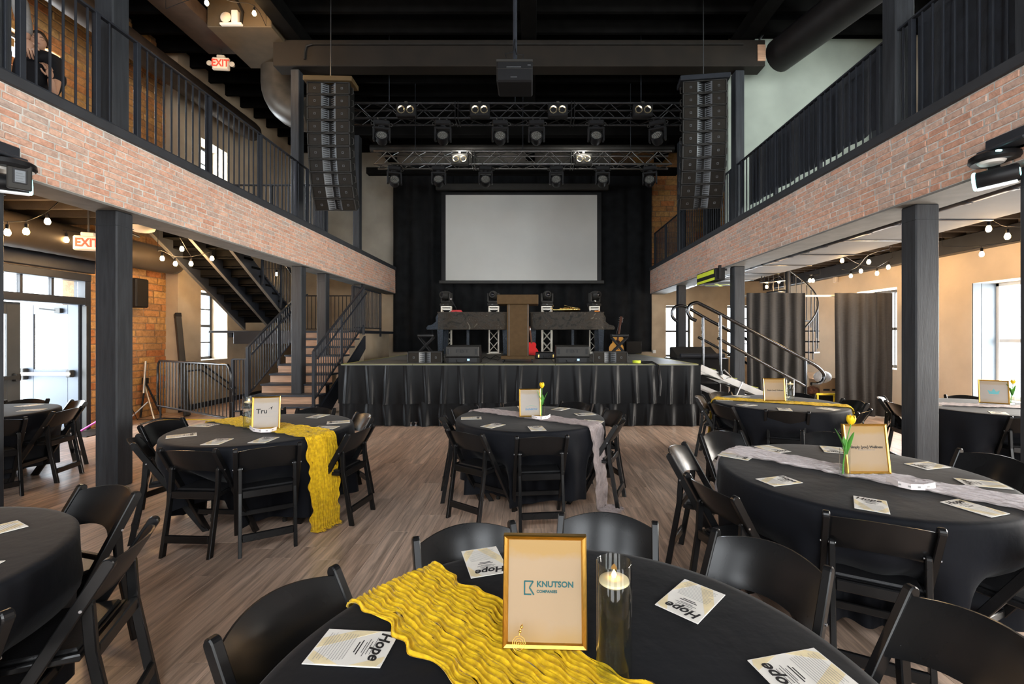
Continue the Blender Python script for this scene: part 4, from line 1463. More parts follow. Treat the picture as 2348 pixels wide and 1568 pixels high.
# guitar
p = at(1413, 806, 11.9)
t = thing('acoustic_guitar', 'honey coloured acoustic guitar leaning upright beside the black bench', 'guitar', (p.x, 12.0, SZ + 0.02), -0.25)
out = [(0, 0), (0.12, 0.01), (0.185, 0.07), (0.20, 0.15), (0.175, 0.23), (0.135, 0.285), (0.13, 0.32), (0.15, 0.38), (0.155, 0.43), (0.12, 0.48), (0.03, 0.5)]
poly = out + [(-a, b) for a, b in out[::-1] if a > 0]
gm = Matrix.Rotation(R(8), 4, 'Y') @ Matrix.Rotation(R(-12), 4, 'X')
MB().prism(poly, (0, 0.0, 0), (1, 0, 0), (0, 0, 1), (0, 0.11, 0)).xf(gm).build('sides', m_guitarb, t)
MB().prism([(a * 0.97, b * 0.99 + 0.002) for a, b in poly], (0, -0.006, 0), (1, 0, 0), (0, 0, 1), (0, 0.006, 0)).xf(gm).build('soundboard', m_guitar, t)
MB().lathe([(0.05, 0), (0, 0)], 20, Matrix.Translation((0, -0.008, 0.34)) @ Matrix.Rotation(PI / 2, 4, 'X')).xf(gm).build('sound_hole', m_ink, t)
MB().prism([(0.02, 0.26), (0.06, 0.2), (0.1, 0.24), (0.09, 0.32), (0.05, 0.37)], (0, -0.009, 0), (1, 0, 0), (0, 0, 1), (0, 0.003, 0)).xf(gm).build('pickguard', m_guitarb, t)
MB().cbox((-0.07, -0.018, 0.13), (0.07, -0.006, 0.155), 0.003).xf(gm).build('bridge', m_guitarb, t)
MB().cbox((-0.026, -0.014, 0.36), (0.026, 0.012, 0.86), 0.004).xf(gm).build('neck', m_guitarb, t)
MB().cbox((-0.035, -0.008, 0.86), (0.035, 0.008, 1.03), 0.004).xf(gm).build('headstock', m_guitarb, t)
pg = MB()
for k in range(3):
    for s in (-1, 1):
        pg.ball((s * 0.045, 0, 0.89 + k * 0.05), 0.012, 8, 4)
pg.xf(gm).build('tuning_pegs', m_bolt, t)
t = thing('guitar_stand', 'black tubular stand holding the honey guitar', 'stand', (p.x, 12.12, SZ), -0.25)
MB().tube([(0, 0.05, 0.02), (0.02, 0.06, 0.5), (0.1, 0.11, 0.86)], 0.012, 8).build('mast', m_fix, t)
for a in (0.6, 2.5, 4.71):
    MB().tube([(0, 0.05, 0.3), (0.28 * math.cos(a), 0.05 + 0.22 * math.sin(a), 0.012)], 0.011, 8).build('leg', m_fix, t)

# red guitar behind the lectern, black case, saxophone, microphones, cloth, tape
p = at(1223, 800, 10.2)
t = thing('red_guitar', 'glossy red instrument body half hidden behind the lectern', 'guitar', (p.x, 10.3, SZ), 0.5)
MB().prism([(a * 0.75, b * 0.62) for a, b in poly], (0, 0, 0.06), (1, 0, 0), (0, 0, 1), (0, 0.045, 0)).xf(Matrix.Rotation(R(-14), 4, 'X')).build('body', m_red, t)
MB().cbox((-0.02, -0.01, 0.34), (0.02, 0.012, 0.74), 0.004).xf(Matrix.Rotation(R(-14), 4, 'X')).build('neck', m_guitarb, t)
MB().tube([(-0.1, -0.02, 0.012), (-0.07, 0.03, 0.09), (0.07, 0.03, 0.09), (0.1, -0.02, 0.012)], 0.009, 6).tube([(0, 0.03, 0.09), (0, 0.2, 0.012)], 0.009, 6).build('rest', m_fix, t)
p = at(1253, 820, 9.9)
t = thing('instrument_case', 'black instrument case with bright latches between lectern and monitor', 'case', (p.x, 9.95, SZ))
MB().cbox((-0.24, -0.12, 0), (0.26, 0.14, 0.15), 0.02).build('body', m_fix, t)
for x in (-0.17, 0.14):
    MB().cbox((x - 0.015, -0.128, 0.03), (x + 0.015, -0.118, 0.1), 0.003).build('latch', m_brass, t)
MB().tube([(-0.06, -0.12, 0.07), (-0.05, -0.15, 0.03), (0.05, -0.15, 0.03), (0.06, -0.12, 0.07)], 0.01, 6).build('handle', m_fixg, t)
ptop = SZ + 1.122
p = at(1300, 712, 12.1)
t = thing('saxophone', 'brass saxophone lying on the piano lid', 'saxophone', (p.x, 12.1, ptop + 0.05), 0.05)
MB().tube([(-0.36, 0, 0.02), (-0.2, 0.0, 0.02), (0.1, 0.0, 0.03), (0.24, 0.02, 0.04), (0.31, 0.06, 0.04), (0.27, 0.12, 0.04), (0.12, 0.15, 0.05), (-0.06, 0.16, 0.06)], [0.02, 0.026, 0.04, 0.05, 0.055, 0.055, 0.065, 0.105], 14).build('body', m_brass, t)
ky = MB()
for k in range(9):
    ky.lathe([(0, 0.0), (0.018, 0.0), (0.018, 0.008), (0, 0.008)], 10, Matrix.Translation((-0.18 + k * 0.045, -0.004 * (k % 3), 0.055 + 0.002 * k)))
ky.tube([(-0.2, -0.03, 0.05), (0.22, -0.03, 0.07)], 0.005, 6).build('keys', m_brass, t)
MB().tube([(-0.36, 0, 0.02), (-0.42, 0.0, 0.06), (-0.36, 0.03, 0.13)], [0.012, 0.011, 0.009], 8).build('neck', m_brass, t)


def mic(p0, p1, base, lb):
    t = thing('microphone', lb, 'microphone', base)
    MB().tube([V(p0) - V(base), V(p1) - V(base)], [0.012, 0.02], 10).build('body', m_fix, t)
    d = (V(p1) - V(p0)).normalized()
    MB().ball(V(p1) - V(base) + d * 0.03, 0.034, 12, 8).build('grille', m_bolt, t)
    MB().tube([V(p0) - V(base), (0, 0, 0.02)], 0.008, 6).lathe([(0, 0.0), (0.07, 0.0), (0.06, 0.02), (0, 0.02)], 14).build('stand', m_fix, t)


mic(at(1046, 706, 12.05), at(1035, 688, 12.05), V((at(1046, 706, 12.05).x, 12.05, ptop)), 'handheld microphone tilted on a short stand over the swirled piano')
mic(at(1346, 697, 12.05), at(1362, 691, 12.05), V((at(1352, 706, 12.05).x, 12.05, ptop)), 'microphone with silver head on the saxophone piano')
p = at(1046, 712, 12.0)
t = tag(MB().cbox((-0.15, -0.05, 0), (0.15, 0.06, 0.045), 0.02).cbox((-0.12, -0.04, 0.03), (0.13, 0.05, 0.065), 0.02).build('folded_cloth', m_red), 'bright red folded cloth on the swirled piano lid', 'cloth')
t.location = (p.x, 12.05, ptop)
p = at(1357, 706, 12.0)
t = tag(MB().cbox((-0.1, -0.06, 0), (0.08, 0.06, 0.05), 0.012).cbox((0.05, -0.05, 0.0), (0.16, 0.06, 0.03), 0.008).build('effects_box', m_fixg), 'small grey box with orange strap on the saxophone piano', 'box')
t.location = (p.x + 0.05, 11.9, ptop)
MB().cbox((0.0, -0.065, 0.01), (0.13, -0.045, 0.035), 0.004).build('strap', M('orange_strap', (0.8, 0.25, 0.03), 0.6), t)
p = at(1460, 831, 8.4)
t = tag(MB().lathe([(0.035, 0), (0.075, 0), (0.075, 0.048), (0.035, 0.048), (0.035, 0)], 20).build('tape_roll', m_tape), 'roll of fluorescent yellow tape on the stage edge', 'tape roll')
t.location = (p.x, 8.42, SZ)
p = at(1452, 805, 12.9)
t = thing('floor_amplifier', 'small dark floor amplifier by the curtain right of the guitar', 'amplifier', (p.x, 12.9, SZ))
MB().cbox((-0.22, -0.1, 0), (0.22, 0.16, 0.36), 0.015).build('body', m_cab, t)
MB().box((-0.19, -0.106, 0.03), (0.19, -0.1, 0.33)).build('grille', m_grille, t)
p = at(970, 806, 9.6)
t = thing('floor_light', 'small two-lamp floor light behind the stage-edge speaker cabinet', 'stage light', (at(968, 806, 11.0).x, 11.0, SZ))
MB().cbox((-0.16, -0.05, 0), (0.16, 0.08, 0.10), 0.012).xf(Matrix.Translation((0, 0, 0.03)) @ Matrix.Rotation(R(-35), 4, 'X')).build('housing', m_fix, t)
for x in (-0.07, 0.07):
    MB().lathe([(0.05, 0.0), (0.03, -0.006), (0, -0.008)], 14, Matrix.Translation((x, -0.01, 0.1)) @ Matrix.Rotation(R(50), 4, 'X')).build('lamp', m_lamp, t)
for k, (pts, lb) in enumerate((([(1100, 826), (1112, 818), (1124, 824), (1136, 815), (1150, 822), (1142, 826), (1120, 822)], 'loose black cable on the stage beside the lectern'), ([(1035, 832), (1028, 826), (1020, 822), (1017, 815)], 'pale cable running between the cabinet and the monitor'))):
    tag(MB().tube([V((onz(a, b, SZ).x, onz(a, b, SZ).y, SZ + 0.007)) for a, b in pts], 0.007, 6).build('cable', m_fix if k == 0 else m_horn), lb, 'cable')
tag(MB().tube([(2.0, 8.3, SZ + 0.015), (2.15, 8.15, SZ + 0.03), (2.22, 8.0, SZ - 0.02), (2.24, 7.93, SZ - 0.3), (2.22, 7.92, 0.55)], 0.022, 8).build('cable', m_fix), 'thick black cable dropping over the stage edge by the tape roll', 'cable')
# ------------------------------------------------------------------ round tables and everything on and around them
TR, TH = 0.755, 0.762


CH = {
    'front': [(157, 'at the left side'), (113, 'at the back left'), (76, 'at the back right', 1.04), (41, 'at the right', 1.10), (11, 'at the near right corner', 1.22)],
    'stairs': [(-143, 'at the near left corner', 0.9), (-93, 'at the near side, left of two,', 0.88), (-58, 'at the near side beside the hanging runner', 0.92), (-9, 'at the right side', 0.96), (40, 'at the back right corner', 0.92), (90, 'at the back, right of two,', 1.0), (121, 'at the back, left of two,', 1.1), (170, 'at the left side', 1.12)],
    'centre': [(-84, 'at the near side', 0.98), (-126, 'at the near left', 0.97), (-169, 'at the far left side', 0.88), (142, 'at the back left', 0.98), (99, 'at the back behind the sign', 0.95), (58, 'at the back right', 1.08), (16, 'at the right side', 0.97), (-21, 'at the near right', 0.93)],
    'tulip': [(-118, 'at the near side', 0.86), (-165, 'at the near left', 1.02), (148, 'at the left side', 1.06), (108, 'at the back left', 1.15), (62, 'at the back behind the sign', 1.2), (15, 'at the right side', 1.25), (-66, 'at the near right edge', 0.95)],
    'ramp': [(-112, 'at the near side', 0.8), (-163, 'at the near left', 0.88), (150, 'at the left side', 0.95), (112, 'at the back left', 0.98), (48, 'at the back right', 1.05), (2, 'at the right side', 1.0), (-52, 'at the near right', 0.92)],
    'crown': [(-112, 'at the near side, left of two,', 0.9), (-70, 'at the near side, right of two,', 0.9), (137, 'at the back left', 1.02), (168, 'at the left side', 0.98), (58, 'at the back by the window', 1.0)],
    'door': [(-28, 'at the near side', 1.10), (12, 'at the right side', 0.98), (62, 'at the back right', 0.95), (110, 'at the back before the door leaf', 1.02)],
    'corner': [(74, 'at the back', 1.0), (22, 'at the right side', 1.0), (-20, 'at the near right', 0.98)]}


def table_cloth(seed, hem=0.10, lift=None, push=()):
    rr = random.Random(seed)
    n = 240
    rows = []
    folds = [(rr.randint(5, 9), rr.uniform(0, 6.28), 1.0), (rr.randint(11, 16), rr.uniform(0, 6.28), 0.55), (rr.randint(19, 27), rr.uniform(0, 6.28), 0.25)]

    def fold(a):
        return sum(w * math.sin(k * a + p) for k, p, w in folds) / 1.8
    prof = [(0.0, TH, 0), (0.3, TH, 0), (0.6, TH, 0), (TR - 0.035, TH, 0), (TR - 0.012, TH - 0.003, 0), (TR - 0.001, TH - 0.012, 0), (TR + 0.003, TH - 0.03, 0.02)]
    for i in range(1, 15):
        t = i / 14
        prof.append((TR + 0.004 + 0.03 * t, TH - 0.03 - (TH - 0.03 - hem) * t, t))
    for (r, z, t) in prof:
        row = []
        for j in range(n):
            a = 2 * PI * j / n
            f = fold(a)
            rr2 = r + (0.05 * t ** 0.7) * f * (1 if t else 0)
            if t:
                q = min(1.0, max(0.0, (0.60 - z) / 0.34))
                q = q * q * (3 - 2 * q)
                k = 0.0
                for (pa, pr) in push:
                    da = (a - R(pa) + PI) % (2 * PI) - PI
                    k = max(k, math.exp(-(da / R(19)) ** 4) * (0.30 + 0.98 - pr))
                rr2 -= q * min(0.36, max(0.0, k))
            zz = z + 0.02 * t * math.sin(3 * a + seed)
            if lift:
                for (la, lw, lh) in lift:
                    da = (a - R(la) + PI) % (2 * PI) - PI
                    zz += t * lh * math.exp(-(da / R(lw)) ** 2)
            row.append((rr2 * math.cos(a), rr2 * math.sin(a), zz))
        rows.append(row)
    return MB().grid(rows[::-1], True, True)


TABLES = {
    'front': (0.09, 1.05), 'stairs': (-2.44, 4.15), 'centre': (-0.02, 4.68), 'tulip': (1.95, 2.77),
    'ramp': (3.08, 5.70), 'crown': (5.40, 5.38), 'door': (-6.15, 4.90), 'corner': (-2.54, 1.485)}
TDESC = {
    'front': 'table with the teal lettered sign', 'stairs': 'yellow-runner table near the stairs', 'centre': 'mauve-runner table before the stage',
    'tulip': 'pale-runner table with the big tulip', 'ramp': 'yellow-runner table by the stage ramp', 'crown': 'table with the crown sign',
    'door': 'table by the exit doors', 'corner': 'bare-topped table in the near left corner'}


def round_table(key, seed, lift=None, hem=0.1):
    x, y = TABLES[key]
    t = thing('round_table', 'round folding table under the black cloth, the ' + TDESC[key], 'table', (x, y, 0), 0, 'round tables')
    MB().lathe([(0, 0.725), (0.73, 0.725), (0.735, 0.735), (0.735, 0.75), (0.73, 0.757), (0, 0.757)], 40).build('tabletop', m_fixg, t)
    for s in (-1, 1):
        for q in (-1, 1):
            MB().tube([(s * 0.30, q * 0.22, 0.72), (s * 0.31, q * 0.23, 0.03)], 0.016, 8).tube([(s * 0.31, q * 0.23, 0.03), (s * 0.31, q * 0.23, 0.0)], 0.02, 8).build('leg', m_fixg, t)
        MB().tube([(s * 0.305, -0.225, 0.35), (s * 0.305, 0.225, 0.35)], 0.012, 8).build('leg_brace', m_fixg, t)
    c = table_cloth(seed, hem, lift, [(q[0], q[2] if len(q) > 2 else 0.96) for q in CH[key]]).build('tablecloth', m_cloth)
    c.location = (x, y, 0)
    tag(c, 'black floor-length cloth draped over the ' + TDESC[key], 'tablecloth', 'black tablecloths')


round_table('front', 1)
round_table('stairs', 2, [(-110, 14, 0.16)], 0.10)
round_table('centre', 3, [(-60, 12, 0.06)], 0.08)
round_table('tulip', 4)
round_table('ramp', 5)
round_table('crown', 6)
round_table('door', 7)
round_table('corner', 9)

# ---- the black resin folding chair


def make_chair():
    t = thing('folding_chair', '', 'chair')

    def sy(z):                                  # stile line: top leans out, foot in front
        return 0.25 - 0.46 * (1 - z / 0.785)
    for s in (-1, 1):
        x = s * 0.207
        mb = MB()
        u = V((0.46, 0.785)).normalized()                 # along the stile
        v = V((u.y, -u.x))
        w = 0.0215
        c = V((sy(0.762), 0.762))
        lo, hi = V((sy(0.0), 0.0)), c
        top = [tuple(c + (v * math.cos(q) + u * math.sin(q)) * w) for q in [PI * k / 8 for k in range(9)]]
        a = [(sy(0.0) - w * 1.1, 0.0), (sy(0.0) + w * 1.1, 0.0)] + top
        MB().rprism(a, (x - 0.015, 0, 0), (0, 1, 0), (0, 0, 1), (0.03, 0, 0), 0.004).build('leg', m_chair, t)
        xr = s * 0.178
        zt = 0.612
        c = V((sy(zt) + 0.018, zt))
        b = [tuple(c + V((math.cos(q), math.sin(q))) * 0.019) for q in [PI * k / 6 for k in range(7)]]
        b = [(0.16, 0.44), (0.235, 0.0), (0.275, 0.0), (0.196, 0.44)] + b
        b = [b[1], b[2], b[3]] + b[4:] + [b[0]]
        MB().rprism(b, (xr - 0.013, 0, 0), (0, 1, 0), (0, 0, 1), (0.026, 0, 0), 0.004).build('leg', m_chair, t)
    # curved back panel
    fr, bk = [], []
    n = 14
    for i in range(7):
        v = i / 6
        ra, rb = [], []
        for j in range(n + 1):
            u = -1 + 2 * j / n
            arch = 0.042 * (1 - u * u)
            zl = 0.575 + arch * 0.85
            zh = 0.755 + arch * 0.62
            z = zl + (zh - zl) * v
            y = sy(z) + 0.05 * (1 - u * u) - 0.008
            e = 0.007 if 0 < i < 6 else 0.004
            ra.append((u * 0.194, y - e, z))
            rb.append((u * 0.194, y + e, z))
        fr.append(ra)
        bk.append(rb)
    MB().slab(fr, bk).build('backrest', m_chair, t)
    # seat frame and pad
    st = [(-0.19, 0.15), (-0.19, -0.17), (-0.165, -0.215), (0.165, -0.215), (0.19, -0.17), (0.19, 0.15)]
    MB().rprism(st, (0, 0, 0.415), (1, 0, 0), (0, 1, 0), (0, 0, 0.028), 0.006).build('seat', m_chair, t)
    pd = [(a * 0.9, b * 0.92 - 0.004) for a, b in st]
    mb = MB().rprism(pd, (0, 0, 0.436), (1, 0, 0), (0, 1, 0), (0, 0, 0.022), 0.009)
    mb.build('seat_pad', m_pad, t)
    MB().cbox((-0.165, 0.168, 0.40), (0.165, 0.195, 0.455), 0.005).build('seat_rail', m_chair, t)
    MB().cbox((-0.165, 0.232, 0.10), (0.165, 0.255, 0.155), 0.004).build('stretcher', m_chair, t)
    MB().cbox((-0.195, sy(0.2) - 0.01, 0.18), (0.195, sy(0.2) + 0.01, 0.22), 0.004).build('stretcher', m_chair, t)
    for s in (-1, 1):
        MB().tube([(s * 0.162, sy(0.61) + 0.016, 0.612), (s * 0.225, sy(0.61) + 0.016, 0.612)], 0.0055, 8).build('pivot_bolt', m_bolt, t)
    return t


chair0 = make_chair()
first = True


def place_chair(key, ang, where, r=0.96, dyaw=0):
    global first
    cx, cy_ = TABLES[key]
    ox, oy = math.cos(R(ang)), math.sin(R(ang))
    p = (cx + ox * (r - 0.25), cy_ + oy * (r - 0.25), 0)
    lb = 'black folding chair %s, %s' % (where, TDESC[key])
    rz = R(ang - 90 + dyaw)
    if first:
        first = False
        chair0.location = p
        chair0.rotation_euler = (0, 0, rz)
        chair0['label'] = lb
        chair0['group'] = 'black folding chairs'
    else:
        dup(chair0, lb, p, rz, 'black folding chairs')


for key, lst in CH.items():
    for q in lst:
        place_chair(key, q[0], q[1], q[2] if len(q) > 2 else 0.96)

# ---- ruched gauze runners


def runner(key, ang, w, mat, lb, hang_a, hang_b, off=0.0, seed=0, amp=0.010, strand=72.0, nv=90):
    rr = random.Random(seed)
    cx, cy_ = TABLES[key]
    d = V((math.cos(R(ang)), math.sin(R(ang)), 0))
    n = V((-d.y, d.x, 0))
    NV = nv
    rows = []
    ph = [rr.uniform(0, 6.28) for _ in range(12)]
    for j in range(NV + 1):
        v = -1 + 2 * j / NV
        row = []
        vv0 = off + v * w / 2
        rim = math.sqrt(max(0.05, (TR + 0.002) ** 2 - vv0 * vv0))
        NS = 210
        # total arc length: hang_a + 2 rim + hang_b
        ha = hang_a + 0.02 * math.sin(j * 1.7 + ph[0]) + 0.012 * math.sin(j * 0.6)
        hb = hang_b + 0.02 * math.sin(j * 1.9 + ph[1]) + 0.012 * math.sin(j * 0.7)
        for i in range(NS + 1):
            s = -(ha + rim) + (ha + hb + 2 * rim) * i / NS
            wob = 0.012 * math.sin(s * 23 + ph[2]) + 0.008 * math.sin(s * 51 + ph[3])
            vv = vv0 + wob * (abs(v) ** 2) * (1 if v > 0 else -1) + 0.004 * math.sin(s * 70 + v * 9 + ph[4])
            ridge = math.sin(v * strand / 2 + 0.9 * math.sin(s * 10 + ph[5] + v * 2) + 0.55 * math.sin(s * 27 + v * 5 + ph[6]))
            ridge2 = math.sin(v * strand * 1.13 + 1.3 * math.sin(s * 14 + ph[8] + v) + 0.8 * math.sin(s * 37 + ph[9]))
            fine = math.sin(s * 75 + 3.0 * math.sin(v * 14 + ph[7]) + v * 20)
            e = amp * (0.55 + 0.45 * ridge + 0.28 * ridge2 + 0.10 * fine) + (amp * 0.5 if abs(v) > 0.93 else 0)
            e = max(0.0025, e)
            if abs(s) <= rim - 0.02:
                p = d * s + n * vv + V((0, 0, TH + 0.002 + e))
            else:
                q = abs(s) - (rim - 0.02)
                rad = 0.022 + e
                sg = 1 if s > 0 else -1
                if q < 0.035:
                    a = q / 0.035 * PI / 2
                    p = d * (sg * (rim - 0.02 + rad * math.sin(a))) + n * vv + V((0, 0, TH - 0.02 + rad * math.cos(a)))
                else:
                    dn = q - 0.035
                    flare = 0.05 * min(1, dn * 2.0)
                    p = d * (sg * (rim - 0.02 + rad + 0.012 + flare)) + n * (vv * (1 - 0.12 * min(1, dn))) + V((0, 0, max(0.008 + e, TH - 0.02 - dn)))
                    lo = TH - 0.02 - dn
                    if lo < 0.008:
                        p += d * (sg * min(0.2, 0.008 - lo))
            row.append((cx + p.x, cy_ + p.y, p.z))
        rows.append(row)
    o = MB().grid(rows).build('table_runner', mat)
    tag(o, lb, 'table runner')


runner('front', -43, 0.30, m_yellow, 'ruched yellow gauze runner across the table with the teal lettered sign', 0.40, 0.45, -0.02, 1, 0.009, 104.0, 150)
runner('stairs', -29, 0.30, m_yellow, 'ruched yellow gauze runner hanging to the floor near the stairs', 0.35, 0.80, 0.03, 2, 0.010)
runner('centre', -36, 0.24, m_mauve, 'mauve-grey gauze runner hanging to the floor from the table before the stage', 0.35, 0.92, 0.0, 3, 0.009, 60)
runner('tulip', -48, 0.26, m_white_g, 'pale grey gauze runner across the table with the big tulip', 0.45, 0.45, -0.01, 4, 0.013, 34)
runner('ramp', -28, 0.26, m_yellow, 'flat yellow gauze runner across the table by the stage ramp', 0.55, 0.5, 0.0, 5, 0.007)
runner('crown', -17, 0.26, m_white_g, 'pale grey gauze runner under the crown sign', 0.4, 0.4, 0.0, 6, 0.008)

# ---- printed programme cards
card0 = thing('program_card', '', 'card')
MB().cbox((-0.0685, -0.102, 0), (0.0685, 0.102, 0.0025), 0.0006).build('sheet', m_card, card0)
MB().prism([(-0.066, -0.02), (-0.03, -0.098), (0.01, -0.098), (-0.066, 0.05)], (0, 0, 0.0025), (1, 0, 0), (0, 1, 0), (0, 0, 0.0003)).prism([(0.066, 0.02), (0.066, 0.09), (0.05, 0.099), (0.03, 0.099)], (0, 0, 0.0025), (1, 0, 0), (0, 1, 0), (0, 0, 0.0003)).prism([(0.02, -0.098), (0.05, -0.098), (0.066, -0.07), (0.066, -0.01)], (0, 0, 0.0025), (1, 0, 0), (0, 1, 0), (0, 0, 0.0003)).build('gold_wash', m_cardgold, card0)
text('title', 'Hope', 0.047, m_ink, card0, (-0.008, 0.072, 0.0032), (0, 0, 0), shear=0.28, bold=0.0012, ext=0.0002)
MB().box((-0.04, 0.0535, 0.0026), (0.025, 0.0545, 0.0031)).build('title_rule', m_ink, card0)
tl = MB()
for (w, y) in ((0.05, 0.044), (0.066, 0.036), (0.04, 0.030)):
    tl.box((-w / 2, y, 0.0027), (w / 2, y + 0.0014, 0.0031))
for (w, y) in ((0.055, 0.017), (0.04, 0.009)):
    tl.box((-w / 2, y, 0.0027), (w / 2, y + 0.003, 0.0031))
tl.build('heading_lines', m_ink, card0)
tl = MB()
rr = random.Random(5)
for k in range(11):
    w = rr.uniform(0.075, 0.108)
    y = -0.008 - k * 0.0075
    tl.box((-w / 2, y, 0.0029), (w / 2, y + 0.0012, 0.0032))
tl.build('text_lines', m_greyink, card0)
firstc = True


def place_card(key, ang, r, where, twist=0.0):
    global firstc, card0
    cx, cy_ = TABLES[key]
    p = (cx + r * math.cos(R(ang)), cy_ + r * math.sin(R(ang)), TH + 0.0015)
    rz = R(ang + 90 + twist)
    lb = 'white printed card %s, %s' % (where, TDESC[key])
    if firstc:
        firstc = False
        card0.location = p
        card0.rotation_euler = (0, 0, rz)
        card0['label'] = lb
        card0['group'] = 'program cards'
    else:
        dup(card0, lb, p, rz, 'program cards')


CARDS = {
    'front': [(164, 0.59, 'on the left', 12), (113, 0.68, 'behind the sign', -5), (43, 0.56, 'at the far right', 3), (7, 0.58, 'on the near right', 6)],
    'stairs': [(-143, 0.6, 'at the near left', 0), (-93, 0.58, 'on the near side, left of two,', 8), (-60, 0.6, 'beside the hanging runner', -30), (-3, 0.57, 'on the right', 0), (22, 0.62, 'at the back right', 0), (68, 0.6, 'at the back', 10), (172, 0.62, 'on the left', 0)],
    'centre': [(-84, 0.6, 'on the near side', 4), (-126, 0.58, 'at the near left', 0), (-172, 0.6, 'on the left', 0), (142, 0.66, 'at the back left over the runner', 0), (97, 0.62, 'behind the sign', 0), (55, 0.6, 'at the back right', 0), (14, 0.6, 'on the right', 0), (-24, 0.66, 'beside the hanging runner', 0)],
    'tulip': [(-118, 0.6, 'on the near side', -6), (-163, 0.56, 'on the left', 0), (145, 0.66, 'at the far left', -8), (108, 0.6, 'at the back left', 0), (66, 0.6, 'behind the sign', 0), (14, 0.6, 'at the back right', 0), (-72, 0.6, 'at the near right', 0), (-20, 0.62, 'on the right over the runner', 0)],
    'ramp': [(-112, 0.6, 'on the near side', 0), (-155, 0.55, 'at the near left', 0), (160, 0.62, 'on the left', 0), (55, 0.6, 'at the back right', 0), (-62, 0.6, 'at the near right', 0), (110, 0.6, 'at the back', 0)],
    'crown': [(-128, 0.6, 'at the near left', 0), (-95, 0.58, 'on the near side', 0), (-60, 0.62, 'at the near right', 0), (170, 0.62, 'on the left', 0)],
    'door': [(-30, 0.5, 'on the near side', 0), (20, 0.58, 'at the right', 0), (75, 0.55, 'at the back', 0)],
    'corner': [(62, 0.5, 'at the back', 0), (12, 0.52, 'on the near side', 0)]}
for key, lst in CARDS.items():
    for q in lst:
        place_card(key, *q)

# ---- gold picture frames with printed sheets


def picture_frame(px, py, y, w, h, rz, lb, tilt=8, pale=False):
    p = at(px, py, y)
    t = thing('picture_frame', lb, 'picture frame', (p.x, y, TH + 0.014), rz, 'gold framed table signs')
    m = Matrix.Rotation(R(-tilt), 4, 'X')
    b, dp = 0.014, 0.016
    fm = MB()
    prof = [(0.0, dp), (0.0, -0.003), (0.003, -0.006), (b * 0.75, -0.003), (b, 0.003), (b, dp), (0.0, dp)]
    fm.grid([[(sx * (w / 2 - o), y, (h / 2) + sz * (h / 2 - o)) for (sx, sz) in ((-1, -1), (1, -1), (1, 1), (-1, 1))] for (o, y) in prof], False, True)
    fm.xf(m).build('frame', m_gold, t)
    MB().box((-w / 2 + b, 0.003, b), (w / 2 - b, 0.006, h - b)).xf(m).build('sheet', m_paperw if pale else m_paper, t)
    MB().prism([(-0.03, 0.0), (0.03, 0.0), (0.02, h * 0.7), (-0.02, h * 0.7)], (0, 0, 0), (1, 0, 0), (0, 0, 1), (0, 0.004, 0)).xf(Matrix.Translation((0, 0.105, 0)) @ Matrix.Rotation(R(16), 4, 'X')).build('easel_leg', m_fix, t)
    return t, m


def ftext(t, m, name, body, size, mat, x, z, **k):
    rot = (m @ Matrix.Rotation(PI / 2, 4, 'X')).to_euler()
    loc = m @ V((x, 0.0022, z))
    return text(name, body, size, mat, t, loc, rot, **k)


FW, FH = 0.222, 0.285
t, m = picture_frame(1249, 1497, 1.19, FW, FH, -0.04, 'large gold framed sign lettered KNUTSON COMPANIES on the front table', 7)
ftext(t, m, 'lettering', 'KNUTSON', 0.0205, m_teal, -0.022, 0.1585, align='LEFT', bold=0.0006)
ftext(t, m, 'lettering', 'COMPANIES', 0.0100, m_teal, -0.022, 0.1405, align='LEFT', bold=0.0003)
lg = MB()
for (a, b_) in (((-0.054, 0.132), (-0.054, 0.166)), ((-0.0545, 0.166), (-0.031, 0.166)), ((-0.0545, 0.133), (-0.036, 0.133)), ((-0.031, 0.166), (-0.041, 0.150)), ((-0.041, 0.150), (-0.029, 0.132))):
    lg.bar((a[0], 0.0018, a[1]), (b_[0], 0.0018, b_[1]), 0.0036, 0.0008, (0, 1, 0))
lg.xf(m).build('bracket_logo', m_teal, t)
# gold spiral charm hanging at the frame's foot
sp = MB().tube([(0.0035 * q / 6 * math.cos(q * 0.7), 0.0, 0.0035 * q / 6 * math.sin(q * 0.7)) for q in range(1, 34)], 0.0008, 5)
sp.tube([(0, 0, 0.018), (0.003, -0.001, 0.030), (0.008, 0.004, 0.042)], 0.0012, 5).ball((0.002, 0, 0.026), 0.004, 8, 5).ball((0.006, 0.0, 0.036), 0.004, 8, 5)
p = at(1190, 1517, 1.14)
o = sp.build('spiral_charm', m_gold)
o.location = (p.x, 1.155, TH + 0.052)
o.rotation_euler = (R(-25), 0, 0)
tag(o, 'small gold wire spiral charm leaning on the front gold frame', 'charm')

t, m = picture_frame(609, 985, 4.0, FW, FH, 0.32, 'gold framed sign lettered Tru on the yellow-runner table near the stairs', 8, True)
ftext(t, m, 'lettering', 'Tru', 0.058, m_ink, -0.035, 0.155, bold=0.001)
MB().prism([(0.012, 0.17), (0.05, 0.197), (0.04, 0.165), (0.036, 0.182)], (0, 0.0015, 0), (1, 0, 0), (0, 0, 1), (0, 0.0008, 0)).xf(m).build('arrow_logo', m_ink, t)
MB().box((0.02, 0.0016, 0.150), (0.085, 0.0022, 0.153)).box((0.02, 0.0016, 0.138), (0.05, 0.0022, 0.141)).box((-0.07, 0.0016, 0.108), (0.08, 0.0022, 0.110)).xf(m).build('small_print', m_greyink, t)

